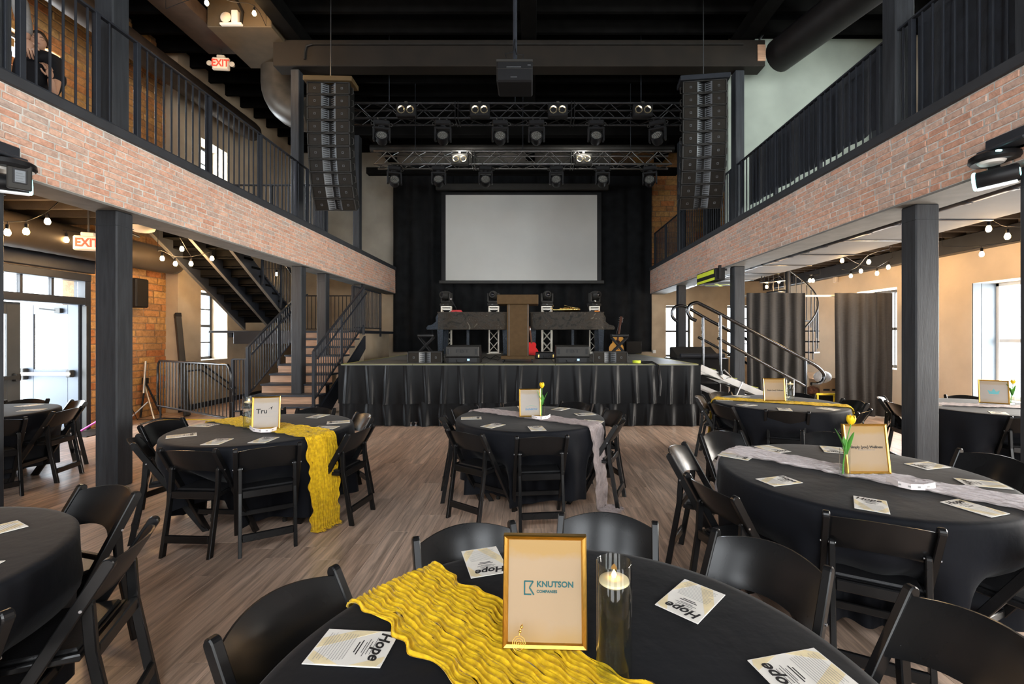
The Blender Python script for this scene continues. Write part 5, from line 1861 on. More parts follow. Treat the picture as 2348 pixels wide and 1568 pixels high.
t, m = picture_frame(1216, 955, 4.60, FW, FH, 0.12, 'gold framed sign lettered RAINBOW beside the single tulip', 8, True)
ftext(t, m, 'lettering', 'RAINBOW', 0.026, m_blue, 0.012, 0.075, bold=0.0008, shear=0.15)
MB().tube([(0.012 + 0.062 * math.cos(a), 0.002, 0.082 + 0.032 * math.sin(a)) for a in [PI * (0.12 + 0.76 * q / 12) for q in range(13)]], 0.0014, 5).xf(m).build('arc_logo', m_sage, t)
MB().box((-0.03, 0.0016, 0.056), (0.055, 0.0022, 0.058)).xf(m).build('small_print', m_greyink, t)

t, m = picture_frame(1993, 1090, 2.70, 0.262, 0.292, 0.0, 'gold framed sign lettered Simply you Wellness behind the big tulip', 8)
ftext(t, m, 'lettering', 'Simply {you} Wellness', 0.0215, m_ink, 0.002, 0.155, bold=0.0005)
ftext(t, m, 'lettering', 'NUTRITION BY ABOUT YOU', 0.008, m_greyink, 0.0, 0.138)

t, m = picture_frame(1777, 919, 5.72, 0.262, 0.285, -0.1, 'small gold framed sign by a candle vase on the ramp table', 8, False)
ftext(t, m, 'lettering', 'Simply {you} Wellness', 0.0215, m_ink, 0.01, 0.135, bold=0.0005)
MB().box((-0.05, 0.0016, 0.115), (0.07, 0.0022, 0.118)).xf(m).build('small_print', m_greyink, t)

t, m = picture_frame(2280, 926, 5.50, 0.27, 0.285, -0.6, 'gold framed sign with a teal crown before the bright window', 10, True)
MB().prism([(-0.04, 0.115), (0.04, 0.115), (0.055, 0.165), (0.022, 0.142), (0.0, 0.18), (-0.022, 0.142), (-0.055, 0.165)], (0, 0.0015, 0), (1, 0, 0), (0, 0, 1), (0, 0.0008, 0)).xf(m).build('crown_logo', M('crown_teal', (0.12, 0.38, 0.42), 0.5), t)
MB().box((-0.045, 0.0016, 0.095), (0.045, 0.0022, 0.099)).xf(m).build('small_print', m_greyink, t)

# ---- candle vases


def candle_vase(px, py, y, lb, r=0.043, h=0.272):
    p = at(px, py, y)
    t = thing('candle_vase', lb, 'vase', (p.x, y, TH + 0.010), 0, 'cylinder vases with floating candles')
    MB().lathe([(0, 0), (r, 0), (r, h - 0.002), (r - 0.0015, h), (r - 0.003, h - 0.002), (r - 0.003, 0.022), (0, 0.022)], 40).build('glass', m_glass, t)
    MB().lathe([(0, 0.0225), (r - 0.0028, 0.0225), (r - 0.0028, h * 0.80), (0, h * 0.80)], 36).build('water', m_water, t)
    c = MB().lathe([(0, h * 0.775), (0.024, h * 0.78), (0.037, h * 0.815), (0.036, h * 0.835), (0.028, h * 0.85), (0, h * 0.84)], 28).build('floating_candle', m_wax, t)
    MB().lathe([(0, h * 0.845), (0.005, h * 0.855), (0.0065, h * 0.875), (0.004, h * 0.90), (0, h * 0.925)], 10).build('flame', m_flame, c)
    return t


candle_vase(1408, 1540, 1.115, 'tall cylinder vase with a glowing floating candle beside the front sign')
candle_vase(571, 983, 4.03, 'cylinder candle vase beside the Tru sign', 0.047, 0.29)
candle_vase(1812, 920, 5.70, 'cylinder candle vase beside the sign on the ramp table', 0.048, 0.27)

# ---- tulips in narrow vases


def tulip(px, py, y, lb, h=0.28, lean=(0.0, 0.0), vh=0.165):
    p = at(px, py, y)
    t = thing('tulip_vase', lb, 'vase', (p.x, y, TH + 0.010), 0, 'single tulips in glass vases')
    r = 0.028
    MB().lathe([(0, 0), (r, 0), (r, vh), (r - 0.002, vh), (r - 0.002, 0.014), (0, 0.014)], 24).build('glass', m_glass, t)
    lx, ly = lean
    pts = [(lx * q * q - 0.012 * (1 - q), ly * q * q, 0.018 + (h - 0.018) * q) for q in (0, 0.2, 0.4, 0.6, 0.8, 1.0)]
    MB().tube(pts, [0.004, 0.004, 0.0035, 0.0035, 0.003, 0.003], 8).build('stem', m_green, t)
    for k, (a, hh, bend) in enumerate(((0.2, 0.13, 0.055), (2.9, 0.15, 0.06), (1.4, 0.10, 0.03))):
        rows = []
        z0 = h * 0.42
        for i in range(9):
            q = i / 8
            wd = 0.014 * max(0.0, math.sin(PI * min(1, q * 0.92 + 0.08))) ** 0.7 + 0.0005
            o = bend * q ** 1.4
            c = V((lx * 0.3 + o * math.cos(a), o * math.sin(a), z0 + hh * q))
            n = V((-math.sin(a), math.cos(a), 0))
            u = V((math.cos(a), math.sin(a), 0))
            rows.append([tuple(c - n * wd), tuple(c - u * wd * 0.3), tuple(c + n * wd)])
        MB().slab(rows, [[(a_ + 0.0006 * math.cos(a), b_ + 0.0006 * math.sin(a), c_) for a_, b_, c_ in rw] for rw in rows]).build('leaf', m_green, t)
    fl = V(pts[-1])
    hm = MB()
    for k in range(6):
        a = k * PI / 3 + 0.2
        rows = []
        for i in range(8):
            q = i / 7
            rad = 0.0235 * math.sin(PI * (0.12 + 0.62 * q)) + (0.001 if k % 2 else 0)
            hw = 0.62 * max(0.02, math.sin(PI * min(0.99, 0.1 + 0.9 * q) * 0.97)) ** 0.6
            rows.append([(fl.x + rad * math.cos(a + u * hw), fl.y + rad * math.sin(a + u * hw), fl.z - 0.004 + 0.058 * q - 0.006 * u * u * q) for u in (-1, -0.5, 0, 0.5, 1)])
        hm.grid(rows)
    hm.build('flower', m_tulip, t)
    return t


tulip(1244, 951, 4.60, 'single yellow tulip in a narrow vase beside the RAINBOW sign', 0.30, (-0.006, 0))
tulip(1937, 1084, 2.66, 'big yellow tulip in a narrow vase before the Simply you Wellness sign', 0.31, (0.03, -0.01))
tulip(2320, 926, 5.45, 'yellow tulip in a narrow vase beside the crown sign', 0.25, (0.015, 0))

# ---- strips of paper tickets


def tickets(pts, lb, zbase=None, w=0.03):
    ps = [onz(a, b, TH + 0.014) for a, b in pts]
    t = thing('ticket_strip', lb, 'ticket strip', ps[0], 0, 'strips of white tickets')
    q = []
    for i in range(len(ps) - 1):
        for k in range(4):
            q.append(ps[i].lerp(ps[i + 1], k / 4) - ps[0])
    q.append(ps[-1] - ps[0])
    a = [tuple(v + V((0, 0, 0))) for v in q]
    b = [tuple(v + V((0, 0.004, w))) for v in q]
    MB().slab([a, b], [[(x, y + 0.0006, z) for x, y, z in a], [(x, y + 0.0006, z) for x, y, z in b]], False).build('strip', m_ticket, t)
    pr = MB()
    for i in range(1, len(q) - 1, 3):
        u, v2 = q[i], q[min(i + 1, len(q) - 1)]
        d = (v2 - u).normalized()
        o = V((0, -0.001, 0))
        e = min(0.024, (v2 - u).length * 0.9)
        pr.add([tuple(u + o + V((0, 0.0015, w * 0.35))), tuple(u + d * e + o + V((0, 0.0015, w * 0.35))), tuple(u + d * e + o + V((0, 0.0025, w * 0.65))), tuple(u + o + V((0, 0.0025, w * 0.65)))], [(0, 1, 2, 3)])
    pr.build('print', m_greyink, t)


tickets([(572, 983), (580, 989), (598, 992), (620, 991), (634, 986)], 'curled strip of white tickets below the Tru sign')
tickets([(1219, 958), (1228, 961), (1243, 962), (1255, 960), (1262, 956)], 'curled strip of white tickets below the RAINBOW sign')
tickets([(2033, 1104), (2060, 1116), (2090, 1123), (2120, 1124), (2146, 1119)], 'long strip of white tickets on the pale runner')
# ------------------------------------------------------------------ staircase on the left
ST_X0, ST_X1, ST_Y, RISE, RUN, NST = -5.13, -3.92, 7.78, 0.1714, 0.28, 10
st = thing('staircase', 'wide lower stair flight with wood risers and dark treads behind the columns', 'staircase', (0, 0, 0))
for k in range(NST):
    y = ST_Y + k * RUN
    MB().cbox((ST_X0, y + 0.012, k * RISE), (ST_X1, y + 0.03, (k + 1) * RISE - 0.035), 0.002).build('riser', m_wood, st)
    if k < NST - 1:
        MB().cbox((ST_X0 - 0.01, y - 0.02, (k + 1) * RISE - 0.035), (ST_X1 + 0.01, y + RUN + 0.02, (k + 1) * RISE), 0.006).build('tread', m_tread, st)
for x in (ST_X0 - 0.03, ST_X1 + 0.03):
    MB().prism([(ST_Y + 0.05, 0.0), (ST_Y + NST * RUN, NST * RISE - 0.12), (ST_Y + NST * RUN, NST * RISE - 0.42), (ST_Y + 0.75, 0.0)], (x - 0.02, 0, 0), (0, 1, 0), (0, 0, 1), (0.04, 0, 0)).build('stringer', m_charm, st)
LZ, LY = NST * RISE, ST_Y + (NST - 1) * RUN
ld = thing('stair_landing', 'dark edged landing between the two stair flights', 'landing', (0, 0, 0))
MB().cbox((-7.33, LY, LZ - 0.05), (-4.15, 13.6, LZ), 0.006).build('landing_floor', m_tread, ld)
MB().cbox((-6.75, LY - 0.02, LZ - 0.30), (ST_X0 - 0.02, LY + 0.03, LZ - 0.01), 0.006).build('fascia', m_charm, ld)
MB().cbox((-4.17, LY + 0.1, LZ - 0.06), (-4.13, 13.6, LZ + 0.01), 0.004).build('edge_trim', m_charm, ld)
MB().box((-4.9, 11.4, 0), (-4.22, 13.4, LZ - 0.06)).build('landing_wall', m_plaster, ld)
MB().bar((-6.9, LY + 0.1, LZ - 0.1), (-6.9, 13.5, LZ - 0.1), 0.08, 0.1).build('joist', m_charm, ld)
up = thing('upper_staircase', 'dark upper stair flight climbing toward the left gallery, seen from below', 'staircase', (0, 0, 0))
UR, UN = 0.145, 13
urun = (LY - 7.35) / UN
ux0, ux1 = -6.55, -5.36
for k in range(UN):
    y1 = LY - k * urun
    z = LZ + (k + 1) * UR + 0.2
    MB().cbox((ux0, y1 - urun - 0.02, z - 0.04), (ux1 + 0.02, y1 + 0.015, z), 0.004).build('tread', m_joist, up)
    MB().box((ux0, y1 - 0.02, z - UR - 0.02), (ux1, y1 - 0.005, z - 0.03)).build('riser', m_joist, up)
m_edge = M('grey_stringer_edge', (0.085, 0.080, 0.072), 0.6, var=0.15)
sl = UR / urun
for x in (ux0, (ux0 + ux1) / 2, ux1 - 0.05):
    MB().prism([(LY + 0.02, LZ + 0.03), (LY + 0.02, LZ + 0.36), (LY - UN * urun, LZ + UN * UR + 0.33), (LY - UN * urun, LZ + UN * UR + 0.03)], (x, 0, 0), (0, 1, 0), (0, 0, 1), (0.05, 0, 0)).build('stringer', m_charm, up)
    MB().bar((x + 0.025, LY + 0.02, LZ + 0.022), (x + 0.025, LY - UN * urun, LZ + UN * UR + 0.022), 0.056, 0.016).build('edge_strip', m_edge, up)
tag(MB().tube([(ux0 - 0.02, 7.2, 3.3), (ux0 - 0.02, 7.6, 3.25)], 0.02).build('pipe_stub', m_charm), 'short pipe stub under the gallery by the upper stair', 'pipe')


def stair_rail(name, lb, p0, p1, base0, base1, posts, n, top=0.95, low=0.08, wall_rail=True, ext=None):
    """sloped railing; base0/base1 are the foot heights under p0/p1 (x, y)"""
    t = thing(name, lb, 'railing', (0, 0, 0))
    a, b = V((*p0, base0)), V((*p1, base1))
    MB().bar(a + V((0, 0, top)), b + V((0, 0, top)), 0.045, 0.03, b=0.004).build('top_rail', m_charm, t)
    MB().bar(a + V((0, 0, low)), b + V((0, 0, low)), 0.035, 0.025, b=0.003).build('bottom_rail', m_charm, t)
    for u in posts:
        q = a.lerp(b, u)
        MB().cbox((q.x - 0.024, q.y - 0.024, q.z - 0.14), (q.x + 0.024, q.y + 0.024, q.z + top), 0.004).build('post', m_charm, t)
    bm = MB().cbox((-0.008, -0.008, low), (0.008, 0.008, top), 0.002).mesh('baluster', m_charm)
    for i in range(1, n):
        put('baluster', bm, t, a.lerp(b, i / n))
    if wall_rail:
        c = (b - a).normalized()
        s = V((0.07, 0, 0))
        MB().tube([a + s + V((0, 0, top - 0.13)) - c * 0.0, b + s + V((0, 0, top - 0.13))], 0.018, 8).build('hand_rail', m_charm, t)
    return t


stair_rail('stair_railing', 'sloped steel railing on the left edge of the lower stair flight', (ST_X0 - 0.03, 8.25), (ST_X0 - 0.03, LY), 0.44, LZ + 0.0, (0.0, 0.5, 1.0), 25)
stair_rail('stair_railing', 'sloped steel railing on the right edge of the lower stair flight', (ST_X1 + 0.03, 8.1), (ST_X1 + 0.03, LY + 0.2), 0.37, LZ + 0.05, (0.0, 0.5, 1.0), 25)
stair_rail('stair_railing', 'level landing railing before the plaster back wall', (-4.2, LY + 0.35), (-4.2, 12.6), LZ, LZ, (0.0, 1.0), 19, 1.05, 0.08, False)
stair_rail('stair_railing', 'sloped steel railing climbing beside the upper stair flight', (ux1 + 0.03, LY), (ux1 + 0.03, 9.0), LZ + 0.2, LZ + 0.2 + (LY - 9.0) * UR / urun, (0.0, 0.5, 1.0), 12)
stair_rail('stair_railing', 'short landing railing seen between the two stair columns', (-6.9, 13.3), (-5.2, 13.3), LZ, LZ, (0.0, 1.0), 15, 1.05, 0.08, False)
# low guard beside the foot of the stair and the wall handrail going down
t = stair_rail('guard_railing', 'low blue-grey guard rail at the foot of the stair', (-5.46, 8.3), (-5.21, 8.3), 0.14, 0.14, (0.0, 1.0), 4, 1.03, 0.08, False)
stair_rail('gallery_railing', 'level railing across the stair opening on the left gallery', (-6.5, 9.68), (-4.6, 9.68), 3.72, 3.72, (0.0, 0.5, 1.0), 16, 1.08, 0.08, False)
tag(MB().tube([(-7.28, 9.5, 1.0), (-7.28, 10.0, 1.0), (-7.28, 11.2, 0.3)], 0.022, 8).tube([(-7.28, 9.6, 0.85), (-7.28, 10.0, 0.85), (-7.28, 11.2, 0.15)], 0.016, 8).tube([(-7.35, 10.0, 0.95), (-7.28, 10.0, 1.0)], 0.01, 6).build('wall_handrail', m_charm), 'dark double handrail descending along the plaster wall behind the barrier', 'handrail')

# crowd barrier
a, b = V((-6.93, 8.42, 0)), V((-4.72, 7.12, 0))
d = (b - a)
Lb = d.length
t = thing('crowd_barrier', 'black steel crowd barrier before the plaster wall', 'barrier', a, math.atan2(d.y, d.x))
zt, zb_ = 1.14, 0.30
fr = [(0, 0, zb_)] + [(0.0, 0, 1.0), (0.02, 0, 1.08), (0.08, 0, zt)] + [(Lb - 0.08, 0, zt), (Lb - 0.02, 0, 1.08), (Lb, 0, 1.0), (Lb, 0, zb_)]
MB().tube(fr, 0.019, 8, closed=True).build('frame', m_bar, t)
bm = MB().tube([(0, 0, zb_), (0, 0, zt)], 0.008, 6).mesh('bar', m_bar)
n = 22
for i in range(1, n):
    put('bar', bm, t, (Lb * i / n, 0, 0))
for x in (0.12, Lb - 0.12):
    MB().tube([(x, 0, zb_), (x, 0, 0.06)], 0.017, 8).tube([(x, -0.3, 0.02), (x, -0.05, 0.07), (x, 0.05, 0.07), (x, 0.3, 0.02)], 0.017, 8).build('foot', m_bar, t)
MB().tube([(Lb + 0.01, 0, 0.55), (Lb + 0.06, 0, 0.57), (Lb + 0.06, 0, 0.77), (Lb + 0.01, 0, 0.79)], 0.009, 6).build('hook', m_bar, t)
# yellow floor tape and cable mat behind
tag(MB().box((-7.0, 8.62, 0.0005), (-5.5, 8.72, 0.003)).build('floor_tape', m_tapey), 'yellow tape line on the floor behind the crowd barrier', 'tape')
# leaning black tube
p0, p1 = V((-6.75, 8.9, 0.03)), V((-7.25, 9.3, 2.05))
t = thing('rolled_screen', 'long black rolled case leaning against the brick corner', 'case', p0)
MB().bar((0, 0, 0), p1 - p0, 0.10, 0.12, b=0.012).build('body', m_fixg, t)
MB().bar((p1 - p0) * 0.96, (p1 - p0) * 1.0, 0.106, 0.126, b=0.006).build('end_cap', m_fix, t)
# folded silver tripod behind the big column
p = onz(330, 962, 0)
t = thing('light_stand', 'silver and black folding tripod stand leaning by the brick wall', 'stand', (p.x, p.y, 0))
MB().tube([(-0.14, 0.2, 1.1), (-0.05, 0.05, 0.5)], 0.02, 8).tube([(-0.18, 0.2, 0.72), (0.28, -0.1, 0.02)], 0.018, 8).tube([(-0.17, -0.15, 0.02), (0.04, 0.05, 0.34)], 0.014, 8).build('leg', m_alu, t)
MB().tube([(-0.14, 0.2, 0.7), (-0.17, 0.12, 0.02)], 0.016, 8).tube([(-0.14, 0.2, 0.7), (0.05, 0.35, 0.02)], 0.016, 8).cbox((-0.18, 0.15, 0.66), (-0.1, 0.24, 0.78), 0.01).build('hub', m_fix, t)
# wall speaker on the brick
p = onx(309, 672, -7.45)
t = thing('wall_speaker', 'black loudspeaker mounted on the cream brick behind the big column', 'speaker', (-7.45, p.y, p.z))
MB().cbox((-0.13, -0.14, -0.27), (0.15, 0.14, 0.27), 0.02).build('body', m_cab, t)
MB().cbox((0.15, -0.12, -0.25), (0.158, 0.12, 0.25), 0.004).build('grille', m_grille, t)
tag(MB().tube([(-7.55, p.y, p.z - 0.27), (-7.57, p.y + 0.02, 1.2), (-7.56, p.y - 0.02, 0.4), (-7.4, p.y, 0.02), (-7.1, p.y + 0.1, 0.012)], 0.006, 6).build('cable', m_fix), 'thin cable hanging below the wall speaker on the brick', 'cable')
# door mat, yellow edge and pink broom handle by the door
tag(MB().cbox((-7.5, 7.15, 0), (-7.0, 7.75, 0.012), 0.004).build('door_mat', m_grille), 'dark mat on the floor at the open exit door', 'mat')
tag(MB().tube([(-7.45, 7.5, 0.02), (-7.0, 7.85, 0.42)], 0.016, 8).build('broom_handle', M('pink_handle', (0.75, 0.12, 0.5), 0.4)), 'pink handle leaning at the foot of the exit door frame', 'handle')

# ducts
p0, p1 = onx(-60, 560, -7.0), onx(398, 602, -7.0)
z = 3.03
mb = MB()
ys = [3.5 + 0.11 * k for k in range(50)]
ys = [y for y in ys if y < 8.9]
mb.tube([(-7.0, y, z) for y in ys] + [(-7.0, 8.92, z)], [0.232 if k % 2 else 0.238 for k in range(len(ys))] + [0.2], 22)
tag(mb.build('spiral_duct', M('brown_spiral_duct', (0.06, 0.047, 0.034), 0.5, metal=0.35, var=0.2, scale=3)), 'fat brown spiral duct above the exit doors', 'duct')
e = onx(577, 298, -6.9)
mb = MB()
ys = [3.5 + 0.15 * k for k in range(80)]
ys = [y for y in ys if y < 11.2]
mb.tube([(-6.9, y, 6.62) for y in ys] + [(-6.9, 11.25, 6.62), (-6.9, 11.28, 6.62)], [0.225 if k % 2 else 0.229 for k in range(len(ys))] + [0.21, 0.1], 22)
t = mb.build('spiral_duct', M('black_brown_duct', (0.030, 0.022, 0.017), 0.5, metal=0.3, var=0.2, scale=3))
tag(t, 'long dark round duct above the left gallery', 'duct')
MB().cbox((-6.69, 5.0, 6.42), (-6.62, 5.9, 6.54), 0.005).build('register', m_horn, t)
for k in range(4):
    MB().cbox((-6.63, 5.1 + k * 0.19, 6.44), (-6.612, 5.22 + k * 0.19, 6.52), 0.003).build('slot', m_ink, t)
# elbow duct left of the cross beam column
c = at(672, 200, 9.35)
pts = [V((at(640, 0, 9.35).x, 9.35, 7.34)), V((at(640, 0, 9.35).x, 9.35, 6.75))]
x0 = at(640, 0, 9.35).x
for q in range(1, 9):
    a = q / 8 * PI / 2
    pts.append(V((x0 + 0.62 * (1 - math.cos(a)), 9.35, 6.75 - 0.62 * math.sin(a))))
pts.append(V((x0 + 0.66, 9.35, 6.13)))
tag(MB().tube(pts, 0.33, 22).build('duct_elbow', M('grey_duct_paint', (0.075, 0.066, 0.055), 0.45, metal=0.3, var=0.2)), 'large grey elbow duct turning down beside the left line array', 'duct')
pts = [at(1786, 132, 8.7), V((5.14, 7.2, 6.97)), V((5.9, 4.6, 6.99)), V((6.4, 3.0, 7.0))]
pts[0].z = 6.95
tag(MB().tube(pts, 0.31, 22).build('round_duct', M('black_round_duct', (0.014, 0.012, 0.012), 0.5, var=0.2)), 'fat black round duct above the right gallery', 'duct')
tag(MB().tube([at(1732, 165, 8.9), at(1742, 140, 8.9), at(1742, 90, 8.9), at(1756, 70, 8.9), at(1790, 66, 8.9), at(1850, 68, 8.9)], 0.022, 8).build('conduit', m_horn), 'pale bent conduit beside the end of the cross beam', 'conduit')

# exit signs, emergency light, ceiling light


def exit_sign(loc, w, h, rz, lb, lamps=False, dy=0.03, zt=None):
    t = thing('exit_sign', lb, 'exit sign', loc, rz)
    MB().cbox((-w / 2, -dy, -h / 2), (w / 2, dy, h / 2), 0.02).build('housing', m_exitbox, t)
    MB().box((-w / 2 + 0.03, -dy - 0.002, -h / 2 + 0.025), (w / 2 - 0.03, -dy, h / 2 - 0.025)).build('face', m_exitface, t)
    text('lettering', 'EXIT', h * 0.78, m_exit, t, (0, -dy - 0.003, 0), (PI / 2, 0, 0), bold=0.006, sx=0.82)
    top = (zt - loc[2]) if zt else h / 2 + 0.04
    MB().cbox((-0.07, -0.03, h / 2 - 0.005), (0.07, 0.03, h / 2 + 0.045), 0.008).build('bracket', m_exitbox, t)
    MB().box((-0.008, -0.008, h / 2), (0.008, 0.008, top)).build('rod', m_ink, t)
    if lamps:
        for s in (-1, 1):
            MB().lathe([(0.0, -0.05), (0.03, -0.04), (0.05, 0.02), (0.0, 0.03)], 12, Matrix.Translation((s * (w / 2 + 0.05), 0, 0.0)) @ Matrix.Rotation(PI / 2, 4, 'X')).build('lamp', m_exitbox, t)


p = at(507, 147, 8.75)
exit_sign(p, 0.31, 0.24, 0.1, 'red EXIT sign with two side lamps under the roof above the left gallery', True, zt=7.1)
p = at(203, 558, 5.9)
exit_sign(p, 0.30, 0.19, 0.35, 'red EXIT sign hanging under the gallery, cut by the big column', zt=3.6)
p = at(532, 43, 7.98)
t = thing('emergency_light', 'white emergency light unit on the olive bulkhead', 'emergency light', p)
MB().cbox((-0.19, -0.05, -0.13), (0.19, 0.015, -0.09), 0.008).cbox((0.02, -0.06, -0.1), (0.13, 0.015, 0.12), 0.01).build('body', m_white, t)
MB().lathe([(0.0, 0.03), (0.06, 0.025), (0.095, 0.0), (0.0, -0.03)], 16, Matrix.Translation((-0.085, -0.04, 0)) @ Matrix.Rotation(PI / 2, 4, 'X')).build('lamp', m_exitbox, t)
MB().tube([(0.17, -0.02, -0.1), (0.2, -0.02, 0.1), (0.1, -0.02, 0.3), (0.0, -0.02, 0.4)], 0.02, 8).build('conduit', m_duct, t)
p = at(325, 549, 7.2)
t = thing('ceiling_light', 'flush white ceiling light under the left gallery', 'ceiling light', (p.x, p.y, 3.32))
MB().lathe([(0.0, -0.09), (0.1, -0.08), (0.16, -0.05), (0.18, 0.0), (0, 0)], 20).build('dome', m_exitbox, t)

# string lights


def bulb_string(name, lb, pts, y_of, group_lb):
    pass


bulb_count = 0


def string(pix, lb, wire_pts, zt):
    """pix: (px, py, y) of bulbs; the wire runs just above them"""
    t = thing('string_light', lb, 'string lights', (0, 0, 0))
    w = []
    for i, (px, py, y) in enumerate(pix):
        p = at(px, py, y)
        top = p + V((0, 0, 0.125))
        b = MB().lathe([(0.0, -0.045), (0.018, -0.042), (0.030, -0.022), (0.031, 0.0), (0.022, 0.026), (0.014, 0.04), (0, 0.04)], 12, Matrix.Translation(p)).build('bulb', m_bulb, t)
        MB().lathe([(0.016, 0.036), (0.018, 0.085), (0.012, 0.092), (0, 0.092)], 10, Matrix.Translation(p)).tube([p + V((0, 0, 0.09)), top], 0.004, 6).build('socket', m_fix, b)
        w.append(top)
    full = []
    for p in wire_pts[0]:
        full.append(V(p))
    for i in range(len(w)):
        full.append(w[i])
        if i < len(w) - 1:
            m = w[i].lerp(w[i + 1], 0.5)
            full.append(m - V((0, 0, 0.03 * (w[i + 1] - w[i]).length)))
    for p in wire_pts[1]:
        full.append(V(p))
    MB().tube(curve(full, 3), 0.0055, 6).build('wire', m_fix, t)
    for f in (full[0], full[-1]):
        MB().tube([f, (f.x, f.y, zt)], 0.004, 6).build('hook', m_fix, t)


def yz(py, z):
    return (z - H) * FPX / (CY - py)


ZB = 3.06
string([(17, 532, 5.4), (60, 530, 5.5), (109, 507, 5.75), ], 'sagging string of warm bulbs nearest the exit doors', ([at(-20, 505, 5.3)], [at(135, 462, 5.9)]), 3.6)
string([(152, 549, 6.6), ], 'single warm bulb on a wire beside the lower EXIT sign', ([at(20, 505, 6.3)], [at(220, 535, 7.0)]), 3.6)
string([(372, 592, 7.6), (402, 604, 7.9), (438, 604, 8.1), (486, 592, 8.2)], 'string of warm bulbs across the plaster corner under the gallery', ([at(362, 575, 7.5)], [at(500, 567, 8.3)]), 3.6)
string([(417, 570, 7.5), (457, 619, 9.2), (548, 630, 9.6), (634, 628, 10.0)], 'string of warm bulbs running under the upper staircase', ([at(412, 545, 7.3)], [at(690, 615, 10.2)]), 3.6)
string([(2267, 524, 5.9), (2310, 541, 5.8)], 'pair of warm bulbs on crossing wires above the crown table', ([at(2230, 507, 5.9)], [at(2400, 520, 5.6)]), 3.6)
string([(2251, 582, 7.0)], 'single warm bulb hanging against the tan wall', ([at(2160, 565, 7.2)], [at(2380, 545, 6.6)]), 3.6)
string([(1931, 597, 8.5), (1974, 621, 8.9), (2011, 626, 8.8), (2037, 612, 8.5)], 'sagging string of warm bulbs above the right grey curtain', ([at(1945, 583, 8.4)], [at(2047, 590, 8.5)]), 3.6)
string([(1951, 632, 9.6), (1992, 600, 8.2)], 'two warm bulbs on a slanting wire left of the tan wall column', ([at(1930, 617, 9.7)], [at(2040, 570, 7.8)]), 3.6)
string([(1758, 657, 11.4), (1786, 645, 11.0), (1807, 660, 10.9)], 'string of three warm bulbs above the left grey curtain', ([at(1740, 640, 11.5)], [at(1820, 648, 10.8)]), 3.6)
string([(1857, 643, 10.2), (1864, 643, 10.0)], 'close pair of warm bulbs above the spiral stair', ([at(1845, 630, 10.3)], [at(1880, 630, 9.9)]), 3.6)
string([(474, 6, 7.3), (583, 30, 7.6)], 'two warm bulbs under the roof before the olive bulkhead', ([at(380, 20, 7.2)], [at(610, 60, 7.9)]), 7.36)
for (px, py, y, e) in ((80, 530, 5.6, 26), (430, 600, 8.0, 30), (590, 628, 9.8, 14), (2285, 540, 6.0, 14), (1985, 612, 8.4, 18), (1790, 655, 11.0, 18), (530, 20, 7.3, 16)):
    l = bpy.data.lights.new('bulb_glow', 'POINT')
    l.energy = e * 1.8
    l.color = (1.0, 0.62, 0.30)
    l.shadow_soft_size = 0.12
    put('bulb_glow', l, None, at(px, py, y) - V((0, 0, 0.08)))

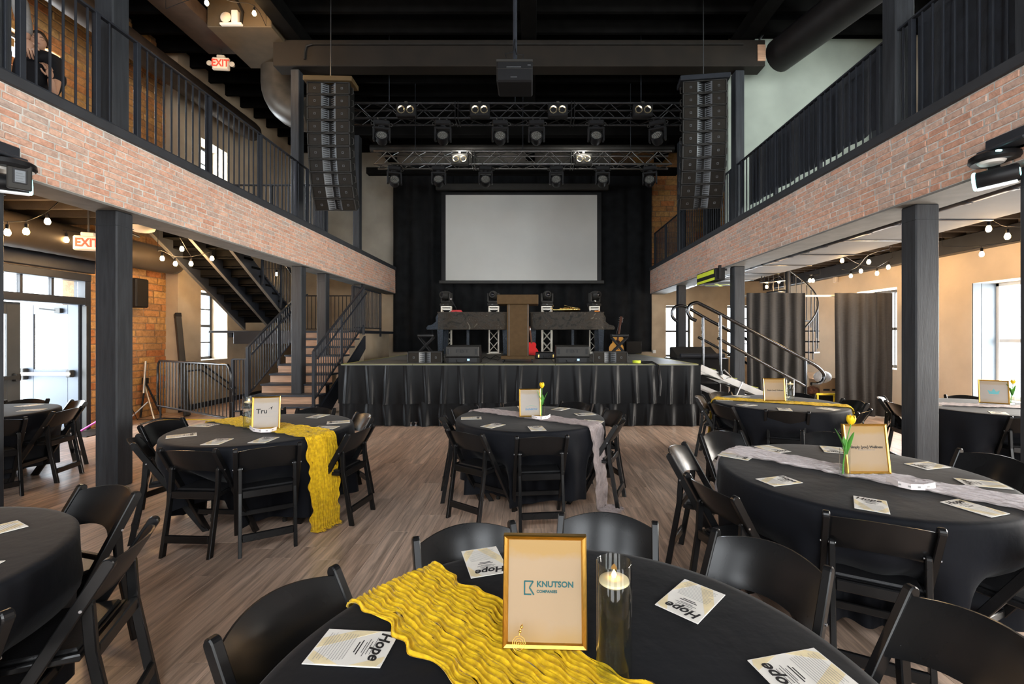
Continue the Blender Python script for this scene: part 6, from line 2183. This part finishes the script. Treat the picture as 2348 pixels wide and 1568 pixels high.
# moving head fixtures bolted to the near ends of the brick beams
for (x, s, py, yy, lb) in ((-4.16, 1, 400, 3.62, 'black moving head with cyan ring and menu screen on the left brick beam'), (3.62, -1, 385, 3.56, 'black moving head with cyan ring on the right brick beam')):
    z = H + (CY - py) / FPX * yy
    t = thing('beam_moving_head', lb, 'stage light', (x, yy, z))
    MB().cbox((-0.10 if s > 0 else 0.02, -0.5, 0.11), (-0.02 if s > 0 else 0.10, 0.10, 0.25), 0.008).cbox((-0.10, -0.3, 0.11), (0.10, 0.05, 0.135), 0.006).build('bracket', m_charm, t)
    MB().lathe([(0, 0.11), (0.13, 0.11), (0.152, 0.095), (0.156, 0.06), (0.14, 0.04), (0, 0.04)], 28).build('base', m_fix, t)
    MB().lathe([(0.0, 0.04), (0.085, 0.04), (0.07, 0.022), (0, 0.022)], 22, Matrix.Translation((-0.045, -0.02, 0))).build('mirror_disc', m_white, t)
    rz = Matrix.Rotation(R(52 * s), 4, 'Z')
    ya = -0.115 if s > 0 else 0.085
    MB().cbox((-0.02 if s > 0 else -0.05, ya, -0.13), (0.115 if s > 0 else 0.05, ya + 0.035, 0.075), 0.02, rz).build('yoke', m_fixg if s > 0 else m_fix, t)
    m = Matrix.Translation((0.0, -0.01, -0.075)) @ rz @ Matrix.Rotation(R(-4), 4, 'Y') @ Matrix.Rotation(PI / 2, 4, 'Y')
    MB().lathe([(0, -0.125), (0.06, -0.125), (0.068, -0.11), (0.068, 0.12), (0.06, 0.13), (0, 0.13)], 22, m).build('head', m_fix, t)
    q = 1 if s > 0 else -1
    MB().lathe([(0.069, 0.108 * q), (0.073, 0.112 * q), (0.073, 0.124 * q), (0.067, 0.130 * q)], 28, m).build('led_ring', m_cyan, t)
    MB().lathe([(0.036, -0.128 * q), (0.026, -0.134 * q), (0, -0.135 * q)], 16, m).build('led_eye', m_cyan, t)
    MB().cbox((0.05 * s - 0.018 - 0.07 * (s < 0), -0.158, 0.07), (0.05 * s + 0.018 - 0.07 * (s < 0), -0.14, 0.082), 0.002).build('status_light', m_cyan, t)
    MB().cbox((0.062, -0.032, -0.115), (0.074, 0.032, 0.115), 0.004, m).build('reflection_strip', M('white_reflection', (0.9, 0.95, 0.95), 0.4, emit=0.25), t)  # white reflection along the head's lower edge, put in as a glowing strip
    if s > 0:
        MB().cbox((0.012, -0.121, -0.085), (0.088, -0.113, 0.03), 0.004, rz).build('screen_bezel', m_ink, t)
        MB().box((0.022, -0.1225, -0.075), (0.078, -0.121, 0.018), rz).build('menu_screen', M('menu_screen_glow', (0.16, 0.18, 0.2), 0.4, emit=0.06), t)
        for k in range(4):
            MB().box((0.027, -0.1235, -0.068 + k * 0.02), (0.072 - 0.008 * (k % 2), -0.1225, -0.062 + k * 0.02), rz).build('menu_line', m_horn, t)

# fluorescent framed box under the right beam
p = at(1626, 628, 8.6)
t = thing('taped_light_box', 'black light box with fluorescent yellow tape stripes under the right brick beam', 'light box', (3.5, 9.18, 2.66))
MB().cbox((0, -0.49, 0.0), (0.19, 0.49, 0.235), 0.01).cbox((0.05, -0.54, 0.02), (0.1, -0.49, 0.28), 0.004).cbox((0.05, 0.49, 0.02), (0.1, 0.53, 0.22), 0.004).build('housing', m_fix, t)
for z0, z1, q in ((0.135, 0.215, 0.42), (0.01, 0.06, 0.46)):
    MB().box((-0.003, -q, z0), (0.0, 0.47, z1)).build('tape_stripe', m_tape, t)
MB().lathe([(0, -0.045), (0.26, -0.045), (0.26, -0.03), (0, -0.03)], 28, Matrix.Translation((0.22, -0.08, 0)) @ Matrix.Diagonal((1, 1.3, 1, 1))).build('reflector_disc', m_drywall, t)
MB().bar((0.02, 0.05, -0.048), (0.42, -0.2, -0.048), 0.06, 0.004).bar((0.08, -0.3, -0.0485), (0.38, 0.15, -0.0485), 0.06, 0.004).build('disc_stripe', m_tape, t)
MB().tube([(0.14, 0.3, 0.225), (0.3, 0.3, 0.225)], 0.02, 8).tube([(0.14, -0.3, 0.225), (0.3, -0.3, 0.225)], 0.02, 8).build('bracket', m_charm, t)


# ------------------------------------------------------------------ stage stair with two handrails on the right
t = thing('stage_steps', 'folding aluminium stage steps leading down from the stage right edge', 'steps', (0, 0, 0))
X0, X1, YA, YB = 3.0, 5.25, 8.12, 9.0
for y in (YA, YB):
    MB().bar((X0, y, 1.03), (X1, y, 0.06), 0.04, 0.11).build('stringer', m_alu, t)
    MB().bar((X0, y + 0.02, 0.70), (X1 - 0.7, y + 0.02, 0.06), 0.03, 0.06).build('lower_frame', m_alu, t)
n = 6
for k in range(n):
    u = (k + 0.35) / n
    x, z = X0 + (X1 - X0) * u, 1.05 - 0.97 * u
    MB().cbox((x - 0.16, YA, z - 0.03), (x + 0.16, YB, z), 0.006).build('tread', m_deck, t)
    MB().box((x + 0.13, YA, z), (x + 0.16, YB, z + 0.002)).build('edge_tape', m_tape, t)
MB().tube([(3.3, YA - 0.03, 0.93), (3.42, YA - 0.03, 0.99), (3.55, YA - 0.03, 0.86), (3.4, YA - 0.03, 0.83)], 0.014, 6, closed=True).tube([(3.75, YA - 0.03, 0.78), (3.62, YA - 0.03, 0.5)], 0.012, 6).build('lock_handle', m_alu, t)
for (y, lb) in ((YA - 0.02, 'near polished handrail with looped ends on the stage steps'), (YB + 0.05, 'far polished handrail with looped ends on the stage steps')):
    h = thing('step_handrail', lb, 'handrail', (0, y, 0))
    dx = 0.0 if y < 8.5 else -0.02
    T = [at(a, b, YA - 0.02) for a, b in ((1596, 735), (1583, 728), (1577, 713), (1583, 699), (1597, 694), (1612, 700), (1678, 734), (1760, 778), (1842, 822), (1872, 839), (1888, 855), (1889, 868), (1878, 879), (1860, 880))]
    if y > 8.5:
        T = [at(a, b, YB + 0.05) for a, b in ((1553, 737), (1543, 728), (1541, 715), (1548, 704), (1562, 701), (1578, 706), (1630, 736), (1718, 781), (1790, 820), (1820, 838), (1831, 850), (1830, 862), (1822, 868))]
    q = [V((v.x, 0, v.z)) for v in T]
    MB().tube(curve(q, 4), 0.031, 12).build('top_rail', m_chrome, h)
    i0, i1 = (6, 8)
    a, b = q[i0], q[i1]
    MB().tube([a + V((-0.25, 0, -0.32)), b + V((0.05, 0, -0.50))], 0.026, 10).build('mid_rail', m_chrome, h)
    for (px, yy) in ((1652, y), (1847, y)) if y < 8.5 else ((1612, y), (1789, y)):
        x = (px - CX) / FPX * yy
        # rail height at x
        zt = None
        for k in range(5, len(q) - 5):
            if q[k].x <= x <= q[k + 1].x:
                f = (x - q[k].x) / (q[k + 1].x - q[k].x)
                zt = q[k].z + f * (q[k + 1].z - q[k].z)
        zt = zt or q[8].z
        zf = max(0.0, 1.05 - 0.97 * (x - X0) / (X1 - X0))
        MB().tube([(x, 0, zf), (x, 0, zt)], 0.027, 12).lathe([(0.038, zf), (0.038, zf + 0.06), (0.027, zf + 0.065)], 12, Matrix.Translation((x, 0, 0))).build('post', m_chrome, h)
# dark cases beside and under the steps
t = thing('road_case', 'dark road case with pale labels under the stage steps', 'case', (3.45, 9.3, 0))
MB().cbox((-0.35, 0, 0.02), (0.4, 0.5, 0.62), 0.015).build('body', m_fix, t)
for z0, z1, x0, x1 in ((0.36, 0.5, -0.22, 0.02), (0.2, 0.3, -0.18, -0.02)):
    MB().cbox((x0, -0.006, z0), (x1, 0.0, z1), 0.002).build('label', m_horn, t)
for x in (-0.36, 0.385):
    MB().cbox((x, -0.01, 0.0), (x + 0.025, 0.02, 0.64), 0.004).build('edge_strip', m_alu, t)
t = thing('lighting_desk', 'dark control desk on a case behind the ramp handrails', 'desk', (at(1605, 820, 11.0).x, 11.0, 0))
MB().cbox((-0.7, 0, 0), (0.7, 0.6, 1.05), 0.02).build('case', m_fix, t)
MB().prism([(0, 1.05), (0.6, 1.05), (0.6, 1.3), (0.5, 1.32), (0, 1.12)], (-0.55, 0, 0), (0, 1, 0), (0, 0, 1), (1.0, 0, 0)).build('console', m_fixg, t)
MB().tube([(-0.5, -0.08, 1.12), (0.55, -0.08, 1.12)], 0.055, 12).build('rolled_mat', m_charm, t)
tag(MB().cbox((-0.05, -0.02, -0.05), (0.05, 0.02, 0.05), 0.004).cbox((-0.03, -0.03, -0.035), (0.03, -0.02, 0.035), 0.004).build('outlet_box', m_white), 'white outlet box at the back edge of the column by the stage', 'outlet')['label']
o = bpy.data.objects['outlet_box']
o.location = at(1568, 813, 11.75)
o2 = tag(o.copy(), 'white outlet plate on the wall between curtain and back window', 'outlet')
C.objects.link(o2)
o2.location = at(1500, 806, 14.36)

# grey pipe-and-drape
px_ = lambda px, y: (px - CX) / FPX * y
DY = 8.85
zt = H + (CY - 674) / FPX * DY
cloth_panel('grey_curtain', 'grey slub curtain hanging left of the spiral stair gap', 'curtain', m_grey_cur, (px_(1712, DY), DY), (px_(1846, DY), DY), 0.03, zt + 0.02, 0.05, 0.105, 'grey pipe-and-drape curtains', seed=41, nz=10, sway=0.02)
cloth_panel('grey_curtain', 'grey slub curtain hanging right of the cardboard box', 'curtain', m_grey_cur, (px_(1914, DY), DY), (px_(2046, DY), DY), 0.03, zt + 0.02, 0.05, 0.11, 'grey pipe-and-drape curtains', seed=44, nz=10, sway=0.02)
t = thing('drape_pipe', 'white horizontal pipe carrying the two grey curtains', 'pipe', (0, DY + 0.075, 0))
MB().tube([(px_(1705, DY), 0, zt - 0.03), (px_(2052, DY), 0, zt - 0.03)], 0.022, 10).build('cross_pipe', m_metalw, t)
for px in (1706, 2052):
    MB().tube([(px_(px, DY), 0.05, 0.01), (px_(px, DY), 0.05, zt)], 0.02, 10).cbox((px_(px, DY) - 0.2, -0.15, 0), (px_(px, DY) + 0.2, 0.25, 0.01), 0.002).build('upright', m_metalw, t)

# spiral stair behind the gap
cxs, cys = px_(1806, 10.6), 10.6
t = thing('spiral_stair', 'black spiral stair seen in the gap between the grey curtains', 'staircase', (cxs, cys, 0))
MB().tube([(0, 0, 0), (0, 0, 3.3)], 0.05, 10).build('newel', m_charm, t)
hr = []
for k in range(13):
    a = -2.6 + k * 0.42
    z = 0.25 + k * 0.24
    MB().prism([(0.04, -0.04), (0.62, -0.16), (0.62, 0.16), (0.04, 0.04)], (0, 0, z), (math.cos(a), math.sin(a), 0), (-math.sin(a), math.cos(a), 0), (0, 0, 0.03)).build('tread', m_charm, t)
    x, y = 0.6 * math.cos(a), 0.6 * math.sin(a)
    MB().tube([(x, y, z), (x, y, z + 0.9)], 0.011, 6).build('baluster', m_charm, t)
    a2 = a + 0.21
    MB().tube([(0.6 * math.cos(a2), 0.6 * math.sin(a2), z + 0.1), (0.6 * math.cos(a2), 0.6 * math.sin(a2), z + 1.02)], 0.011, 6).build('baluster', m_charm, t)
    hr.append((x, y, z + 0.9))
MB().tube(curve(hr, 3), 0.02, 8).build('hand_rail', m_charm, t)

# cardboard box with bag, brown bundle, yellow strip, by the curtain gap
p = at(1890, 905, 9.4)
t = thing('cardboard_box', 'open cardboard box with a clear bag beside the grey curtain', 'box', (px_(1893, 9.4), 9.4, 0.0))
MB().cbox((-0.22, -0.16, 0), (0.22, 0.2, 0.30), 0.004).cbox((-0.22, -0.16, 0.30), (0.22, -0.15, 0.34), 0.002).add([(-0.22, 0.2, 0.3), (0.22, 0.2, 0.3), (0.25, 0.3, 0.42), (-0.2, 0.3, 0.42)], [(0, 1, 2, 3)]).build('carton', m_cardb, t)
MB().box((-0.15, -0.162, 0.08), (-0.02, -0.16, 0.12)).box((0.03, -0.162, 0.08), (0.13, -0.16, 0.12)).build('print', m_ink, t)
t.location.z = 0.40
b = tag(MB().ball((0, 0, 0), 0.16, 14, 9, (1.1, 0.7, 0.8)).build('plastic_bag', m_bag), 'crumpled clear plastic bag on the cardboard box', 'bag')
b.location = (px_(1886, 9.25), 9.25, 0.40 + 0.36)
t2 = tag(MB().cbox((-0.45, -0.2, 0), (0.4, 0.3, 0.39), 0.015).build('low_crate', m_fix), 'black crate under the cardboard box by the curtain gap', 'crate')
t2.location = (px_(1885, 9.4), 9.4, 0)
b = tag(MB().ball((0, 0, 0.09), 0.12, 12, 7, (1.2, 0.8, 0.75)).build('brown_bundle', M('brown_fur_cloth', (0.12, 0.055, 0.035), 0.9, var=0.5, scale=25, bump=0.8)), 'brown bundle of cloth beside the cardboard box', 'cloth')
b.location = (px_(1862, 9.3), 9.3, 0.39)
tag(MB().cbox((px_(1872, 9.0), 9.0, 0.42), (px_(1918, 9.0), 9.03, 0.46), 0.005).cbox((px_(1874, 9.0), 9.0, 0), (px_(1874, 9.0) + 0.03, 9.03, 0.42), 0.004).cbox((px_(1916, 9.0) - 0.03, 9.0, 0), (px_(1916, 9.0), 9.03, 0.42), 0.004).build('yellow_barrier', m_tapey), 'low yellow barrier bar before the cardboard box', 'barrier')
b = tag(MB().cbox((-0.02, -0.06, -0.1), (0.06, 0.06, 0.1), 0.02).build('thermostat', m_exitbox), 'small ivory wall box high on the tan wall', 'wall box')
p = onx(1915, 639, 7.45)
b.location = (7.44, p.y, p.z)

# ------------------------------------------------------------------ two people on the left gallery


def body(name, verts, edges, mat, parent, sub=2):
    """verts: (x, y, z, radius); one continuous skinned figure"""
    me = bpy.data.meshes.new(name)
    me.from_pydata([v[:3] for v in verts], edges, [])
    me.materials.append(mat)
    o = put(name, me, parent)
    bpy.context.view_layer.objects.active = o
    md = o.modifiers.new('skin', 'SKIN')
    md.use_smooth_shade = True
    sv = me.skin_vertices[0].data
    for i, v in enumerate(verts):
        r = v[3]
        sv[i].radius = r if isinstance(r, tuple) else (r, r)
    sv[0].use_root = True
    ss = o.modifiers.new('subdivision', 'SUBSURF')
    ss.levels = ss.render_levels = sub
    return o


def hand(parent, wrist, d, up, mat, s=1.0, curl=0.5):
    """palm and five bent fingers; d points along the hand, up is the back of the hand"""
    w, d, up = V(wrist), V(d).normalized(), V(up)
    sd = d.cross(up).normalized()
    up = sd.cross(d).normalized()
    vs, es = [], []

    def P(a, b, c):
        return tuple(w + d * a * s + sd * b * s + up * c * s)
    mb = MB()
    pm = Matrix(((sd.x, d.x, up.x, w.x), (sd.y, d.y, up.y, w.y), (sd.z, d.z, up.z, w.z), (0, 0, 0, 1)))
    pl = MB().ball((0, 0.045 * s, 0), 0.05 * s, 14, 10, (0.82, 1.12, 0.34)).xf(pm)
    mb.add(pl.v, pl.f, True)
    for k, (b, ln) in enumerate(((-0.032, 0.072), (-0.011, 0.082), (0.011, 0.077), (0.032, 0.06))):
        mb.tube([P(0.085, b, 0), P(0.095 + ln * 0.42, b * 1.1, -0.004 - 0.02 * curl), P(0.095 + ln * 0.72, b * 1.1, -0.015 - 0.045 * curl), P(0.095 + ln * (0.95 - 0.25 * curl), b * 1.1, -0.025 - 0.075 * curl)], [0.0105 * s, 0.0098 * s, 0.009 * s, 0.007 * s], 8)
    mb.tube([P(0.02, -0.036, -0.004), P(0.05, -0.062, -0.014), P(0.085, -0.07, -0.024)], [0.0125 * s, 0.011 * s, 0.008 * s], 8)
    return mb.build('hand', mat, parent)


def head_parts(t, c, yaw, pitch, skin, hair):
    """shaped head, hair, eyes, brows, lips, ears; c is the centre of the head, face toward local -y"""
    m = Matrix.Translation(c) @ Matrix.Rotation(yaw, 4, 'Z') @ Matrix.Rotation(pitch, 4, 'X')
    rows = []
    n = 28
    for i in range(17):
        v = -1 + 2 * i / 16
        ph = v * PI / 2
        row = []
        for j in range(n):
            a = 2 * PI * j / n - PI / 2
            x, y, z = math.cos(ph) * math.cos(a), math.cos(ph) * math.sin(a), math.sin(ph)
            f = max(0.0, -math.sin(a))                     # 1 at the face
            jw = 1.0 - 0.26 * max(0, -z) ** 1.2
            X, Yy, Z = x * 0.076 * jw, y * 0.098 * (1 - 0.10 * max(0, -z) * (1 - f)), z * 0.118
            g = f ** 18
            Yy -= g * (0.021 * math.exp(-((Z + 0.022) / 0.017) ** 2) + 0.009 * math.exp(-((Z - 0.002) / 0.018) ** 2))
            Yy -= f ** 5 * (0.008 * math.exp(-((Z + 0.093) / 0.018) ** 2) + 0.005 * math.exp(-((Z - 0.032) / 0.010) ** 2))
            Yy += 0.010 * math.exp(-((abs(X) - 0.032) / 0.014) ** 2 - ((Z - 0.010) / 0.011) ** 2) * (f > 0.3)
            row.append((X, Yy, Z))
        rows.append(row)
    h = MB().grid(rows, True, True)
    for s in (-1, 1):
        h.ball((s * 0.077, 0.012, -0.008), 0.026, 10, 6, (0.32, 0.62, 1.15))
    h.tube([(0, 0.03, -0.06), (0, 0.035, -0.19)], [0.052, 0.058], 14)
    h.xf(m)
    hd = h.build('head', skin, t)
    e = MB()
    for s in (-1, 1):
        e.ball((s * 0.031, -0.077, 0.010), 0.0088, 10, 6)
    e.xf(m).build('eyes', m_white, hd)
    e = MB()
    for s in (-1, 1):
        e.ball((s * 0.031, -0.0842, 0.010), 0.0044, 8, 5)
        e.tube([(s * 0.014, -0.093, 0.028), (s * 0.033, -0.092, 0.034), (s * 0.05, -0.078, 0.028)], 0.0024, 6)
    e.xf(m).build('brows_and_pupils', hair, hd)
    MB().tube([(-0.022, -0.089, -0.056), (0, -0.099, -0.054), (0.022, -0.089, -0.056)], [0.003, 0.0062, 0.003], 8).xf(m).build('lips', M('lip', (0.42, 0.15, 0.13), 0.5), hd)
    rows = []
    for i in range(9):
        v = 0.10 + 0.90 * i / 8
        row = []
        for j in range(n):
            a = 2 * PI * j / n - PI / 2
            f = max(0.0, -math.sin(a))
            vv = v + (1 - v) * 0.34 * f ** 1.5 - (1 - f) * 0.34 * (1 - v)
            ph = vv * PI / 2
            k = 1.11 + 0.04 * math.sin(9 * a + 5 * v)
            row.append((math.cos(ph) * math.cos(a) * 0.076 * k, math.cos(ph) * math.sin(a) * 0.098 * k + 0.004, math.sin(ph) * 0.118 * k))
        rows.append(row)
    MB().grid(rows, True, True).xf(m).build('hair', hair, hd)
    return m


GZ = 3.72
# person in the black T-shirt
c = at(91, 98, 5.9)
t = thing('person', 'person in black T-shirt and glasses standing behind the left railing', 'person', (c.x, c.y, GZ))
hz = c.z - GZ
vs = [(0.0, 0.0, 0.93, (0.155, 0.105)), (0.02, 0.0, 1.15, (0.145, 0.10)), (0.03, -0.02, 1.36, (0.165, 0.105)), (0.03, -0.02, 1.47, (0.11, 0.08)), (0.02, -0.02, hz - 0.17, (0.06, 0.06)),
      (0.21, -0.03, 1.40, 0.062), (0.27, -0.05, 1.14, 0.05), (0.33, -0.14, 0.93, 0.042), (0.37, -0.22, 1.10, 0.034),
      (-0.17, -0.02, 1.40, 0.062), (-0.24, -0.02, 1.13, 0.05), (-0.20, -0.14, 0.92, 0.036),
      (0.09, 0.0, 0.82, 0.095), (0.10, -0.01, 0.46, 0.065), (0.10, 0.02, 0.08, 0.045), (0.10, -0.10, 0.035, 0.035),
      (-0.09, 0.0, 0.82, 0.095), (-0.10, -0.01, 0.46, 0.065), (-0.10, 0.02, 0.08, 0.045), (-0.10, -0.10, 0.035, 0.035)]
es = [(0, 1), (1, 2), (2, 3), (3, 4), (3, 5), (5, 6), (6, 7), (7, 8), (3, 9), (9, 10), (10, 11), (0, 12), (12, 13), (13, 14), (14, 15), (0, 16), (16, 17), (17, 18), (18, 19)]
bd = body('body', vs, es, m_skin, t)
tv = [(0.0, 0.0, 0.86, (0.20, 0.15)), (0.02, 0.0, 1.15, (0.19, 0.14)), (0.03, -0.02, 1.36, (0.205, 0.14)), (0.03, -0.02, 1.48, (0.15, 0.115)), (0.025, -0.02, 1.565, (0.085, 0.08)), (0.21, -0.03, 1.41, 0.105), (0.27, -0.05, 1.12, 0.085), (-0.17, -0.02, 1.41, 0.105), (-0.24, -0.02, 1.12, 0.085)]
body('shirt', tv, [(0, 1), (1, 2), (2, 3), (3, 4), (3, 5), (5, 6), (3, 7), (7, 8)], m_tee, t)
jv = [(0.0, 0.0, 0.96, (0.165, 0.118)), (0.0, 0.0, 0.88, (0.165, 0.118)), (0.09, 0.0, 0.78, 0.108), (0.10, -0.01, 0.46, 0.08), (0.10, 0.02, 0.09, 0.065), (-0.09, 0.0, 0.78, 0.108), (-0.10, -0.01, 0.46, 0.08), (-0.10, 0.02, 0.09, 0.065)]
body('jeans', jv, [(0, 1), (1, 2), (2, 3), (3, 4), (1, 5), (5, 6), (6, 7)], m_jean, t)
head_parts(t, V((0.02, -0.03, hz)), 0.75, 0.12, m_skin, m_hair)
gl_ = MB()
hm = Matrix.Translation((0.02, -0.03, hz)) @ Matrix.Rotation(0.75, 4, 'Z') @ Matrix.Rotation(0.12, 4, 'X')
for s in (-1, 1):
    gl_.tube([(s * 0.032 + 0.022 * math.cos(q * PI / 6), -0.098, 0.010 + 0.017 * math.sin(q * PI / 6)) for q in range(12)], 0.0016, 5, closed=True)
    gl_.tube([(s * 0.054, -0.097, 0.012), (s * 0.08, 0.0, 0.012)], 0.0016, 5)
gl_.xf(hm).build('glasses', m_fix, t)
hand(t, (0.37, -0.22, 1.10), (0.1, -0.25, 1.0), (0.9, -0.2, 0), m_skin, 1.0, 0.7)
hand(t, (-0.20, -0.14, 0.92), (0.3, -0.9, -0.2), (0, 0, 1), m_skin, 1.0, 0.5)

# person in the grey sweater, mostly hidden by the post
c = at(-24, -70, 4.75)
t = thing('person', 'person in heather grey sweater behind the corner post, only an arm showing', 'person', (c.x, c.y, GZ))
hz = c.z - GZ
k = hz / 1.62
sx = at(60, 60, 4.75).x - c.x
el = at(52, -5, 4.75)
wr = at(63, 92, 4.72)
vs = [(0.0, 0.0, 0.95 * k, (0.15, 0.10)), (0.0, 0.0, 1.15 * k, (0.14, 0.095)), (0.0, 0.0, 1.34 * k, (0.16, 0.10)), (0.0, 0.0, 1.43 * k, (0.10, 0.075)), (0.0, 0.0, hz - 0.17, (0.055, 0.055)),
      (0.19, -0.01, 1.36 * k, 0.058), (el.x - c.x - 0.02, -0.02, el.z - GZ, 0.048), (wr.x - c.x, wr.y - c.y, wr.z - GZ, 0.032),
      (-0.19, 0.0, 1.36 * k, 0.058), (-0.25, 0.0, 1.08 * k, 0.046), (-0.22, -0.1, 0.85 * k, 0.032),
      (0.09, 0.0, 0.82 * k, 0.09), (0.09, 0.0, 0.46 * k, 0.062), (0.09, 0.02, 0.08, 0.042), (0.09, -0.1, 0.035, 0.034),
      (-0.09, 0.0, 0.82 * k, 0.09), (-0.09, 0.0, 0.46 * k, 0.062), (-0.09, 0.02, 0.08, 0.042), (-0.09, -0.1, 0.035, 0.034)]
es = [(0, 1), (1, 2), (2, 3), (3, 4), (3, 5), (5, 6), (6, 7), (3, 8), (8, 9), (9, 10), (0, 11), (11, 12), (12, 13), (13, 14), (0, 15), (15, 16), (16, 17), (17, 18)]
body('body', vs, es, m_skin, t)
w2 = V(vs[6][:3]).lerp(V(vs[7][:3]), 0.9)
sv = [(0.0, 0.0, 0.92 * k, (0.175, 0.125)), (0.0, 0.0, 1.15 * k, (0.165, 0.118)), (0.0, 0.0, 1.33 * k, (0.182, 0.12)), (0.0, 0.0, 1.42 * k, (0.125, 0.095)), (0.19, -0.01, 1.35 * k, 0.085), (*vs[6][:3], 0.078), (*w2, 0.056), (-0.19, 0, 1.35 * k, 0.085), (-0.25, 0, 1.08 * k, 0.07), (-0.22, -0.1, 0.88 * k, 0.05)]
body('sweater', sv, [(0, 1), (1, 2), (2, 3), (3, 4), (4, 5), (5, 6), (3, 7), (7, 8), (8, 9)], m_sweat, t)
jv = [(0.0, 0.0, 0.98 * k, (0.16, 0.115)), (0.0, 0.0, 0.88 * k, (0.16, 0.115)), (0.09, 0.0, 0.78 * k, 0.104), (0.09, 0.0, 0.46 * k, 0.078), (0.09, 0.02, 0.09, 0.062), (-0.09, 0.0, 0.78 * k, 0.104), (-0.09, 0.0, 0.46 * k, 0.078), (-0.09, 0.02, 0.09, 0.062)]
body('trousers', jv, [(0, 1), (1, 2), (2, 3), (3, 4), (1, 5), (5, 6), (6, 7)], m_jean, t)
head_parts(t, V((0, -0.02, hz)), 0.6, 0.0, m_skin, m_hair)
hand(t, vs[7][:3], (0.25, -0.1, -1.0), (0.6, -0.8, 0), m_skin, 1.0, 0.6)
hand(t, vs[10][:3], (0.0, -0.4, -1.0), (-1, 0, 0), m_skin, 1.0, 0.5)
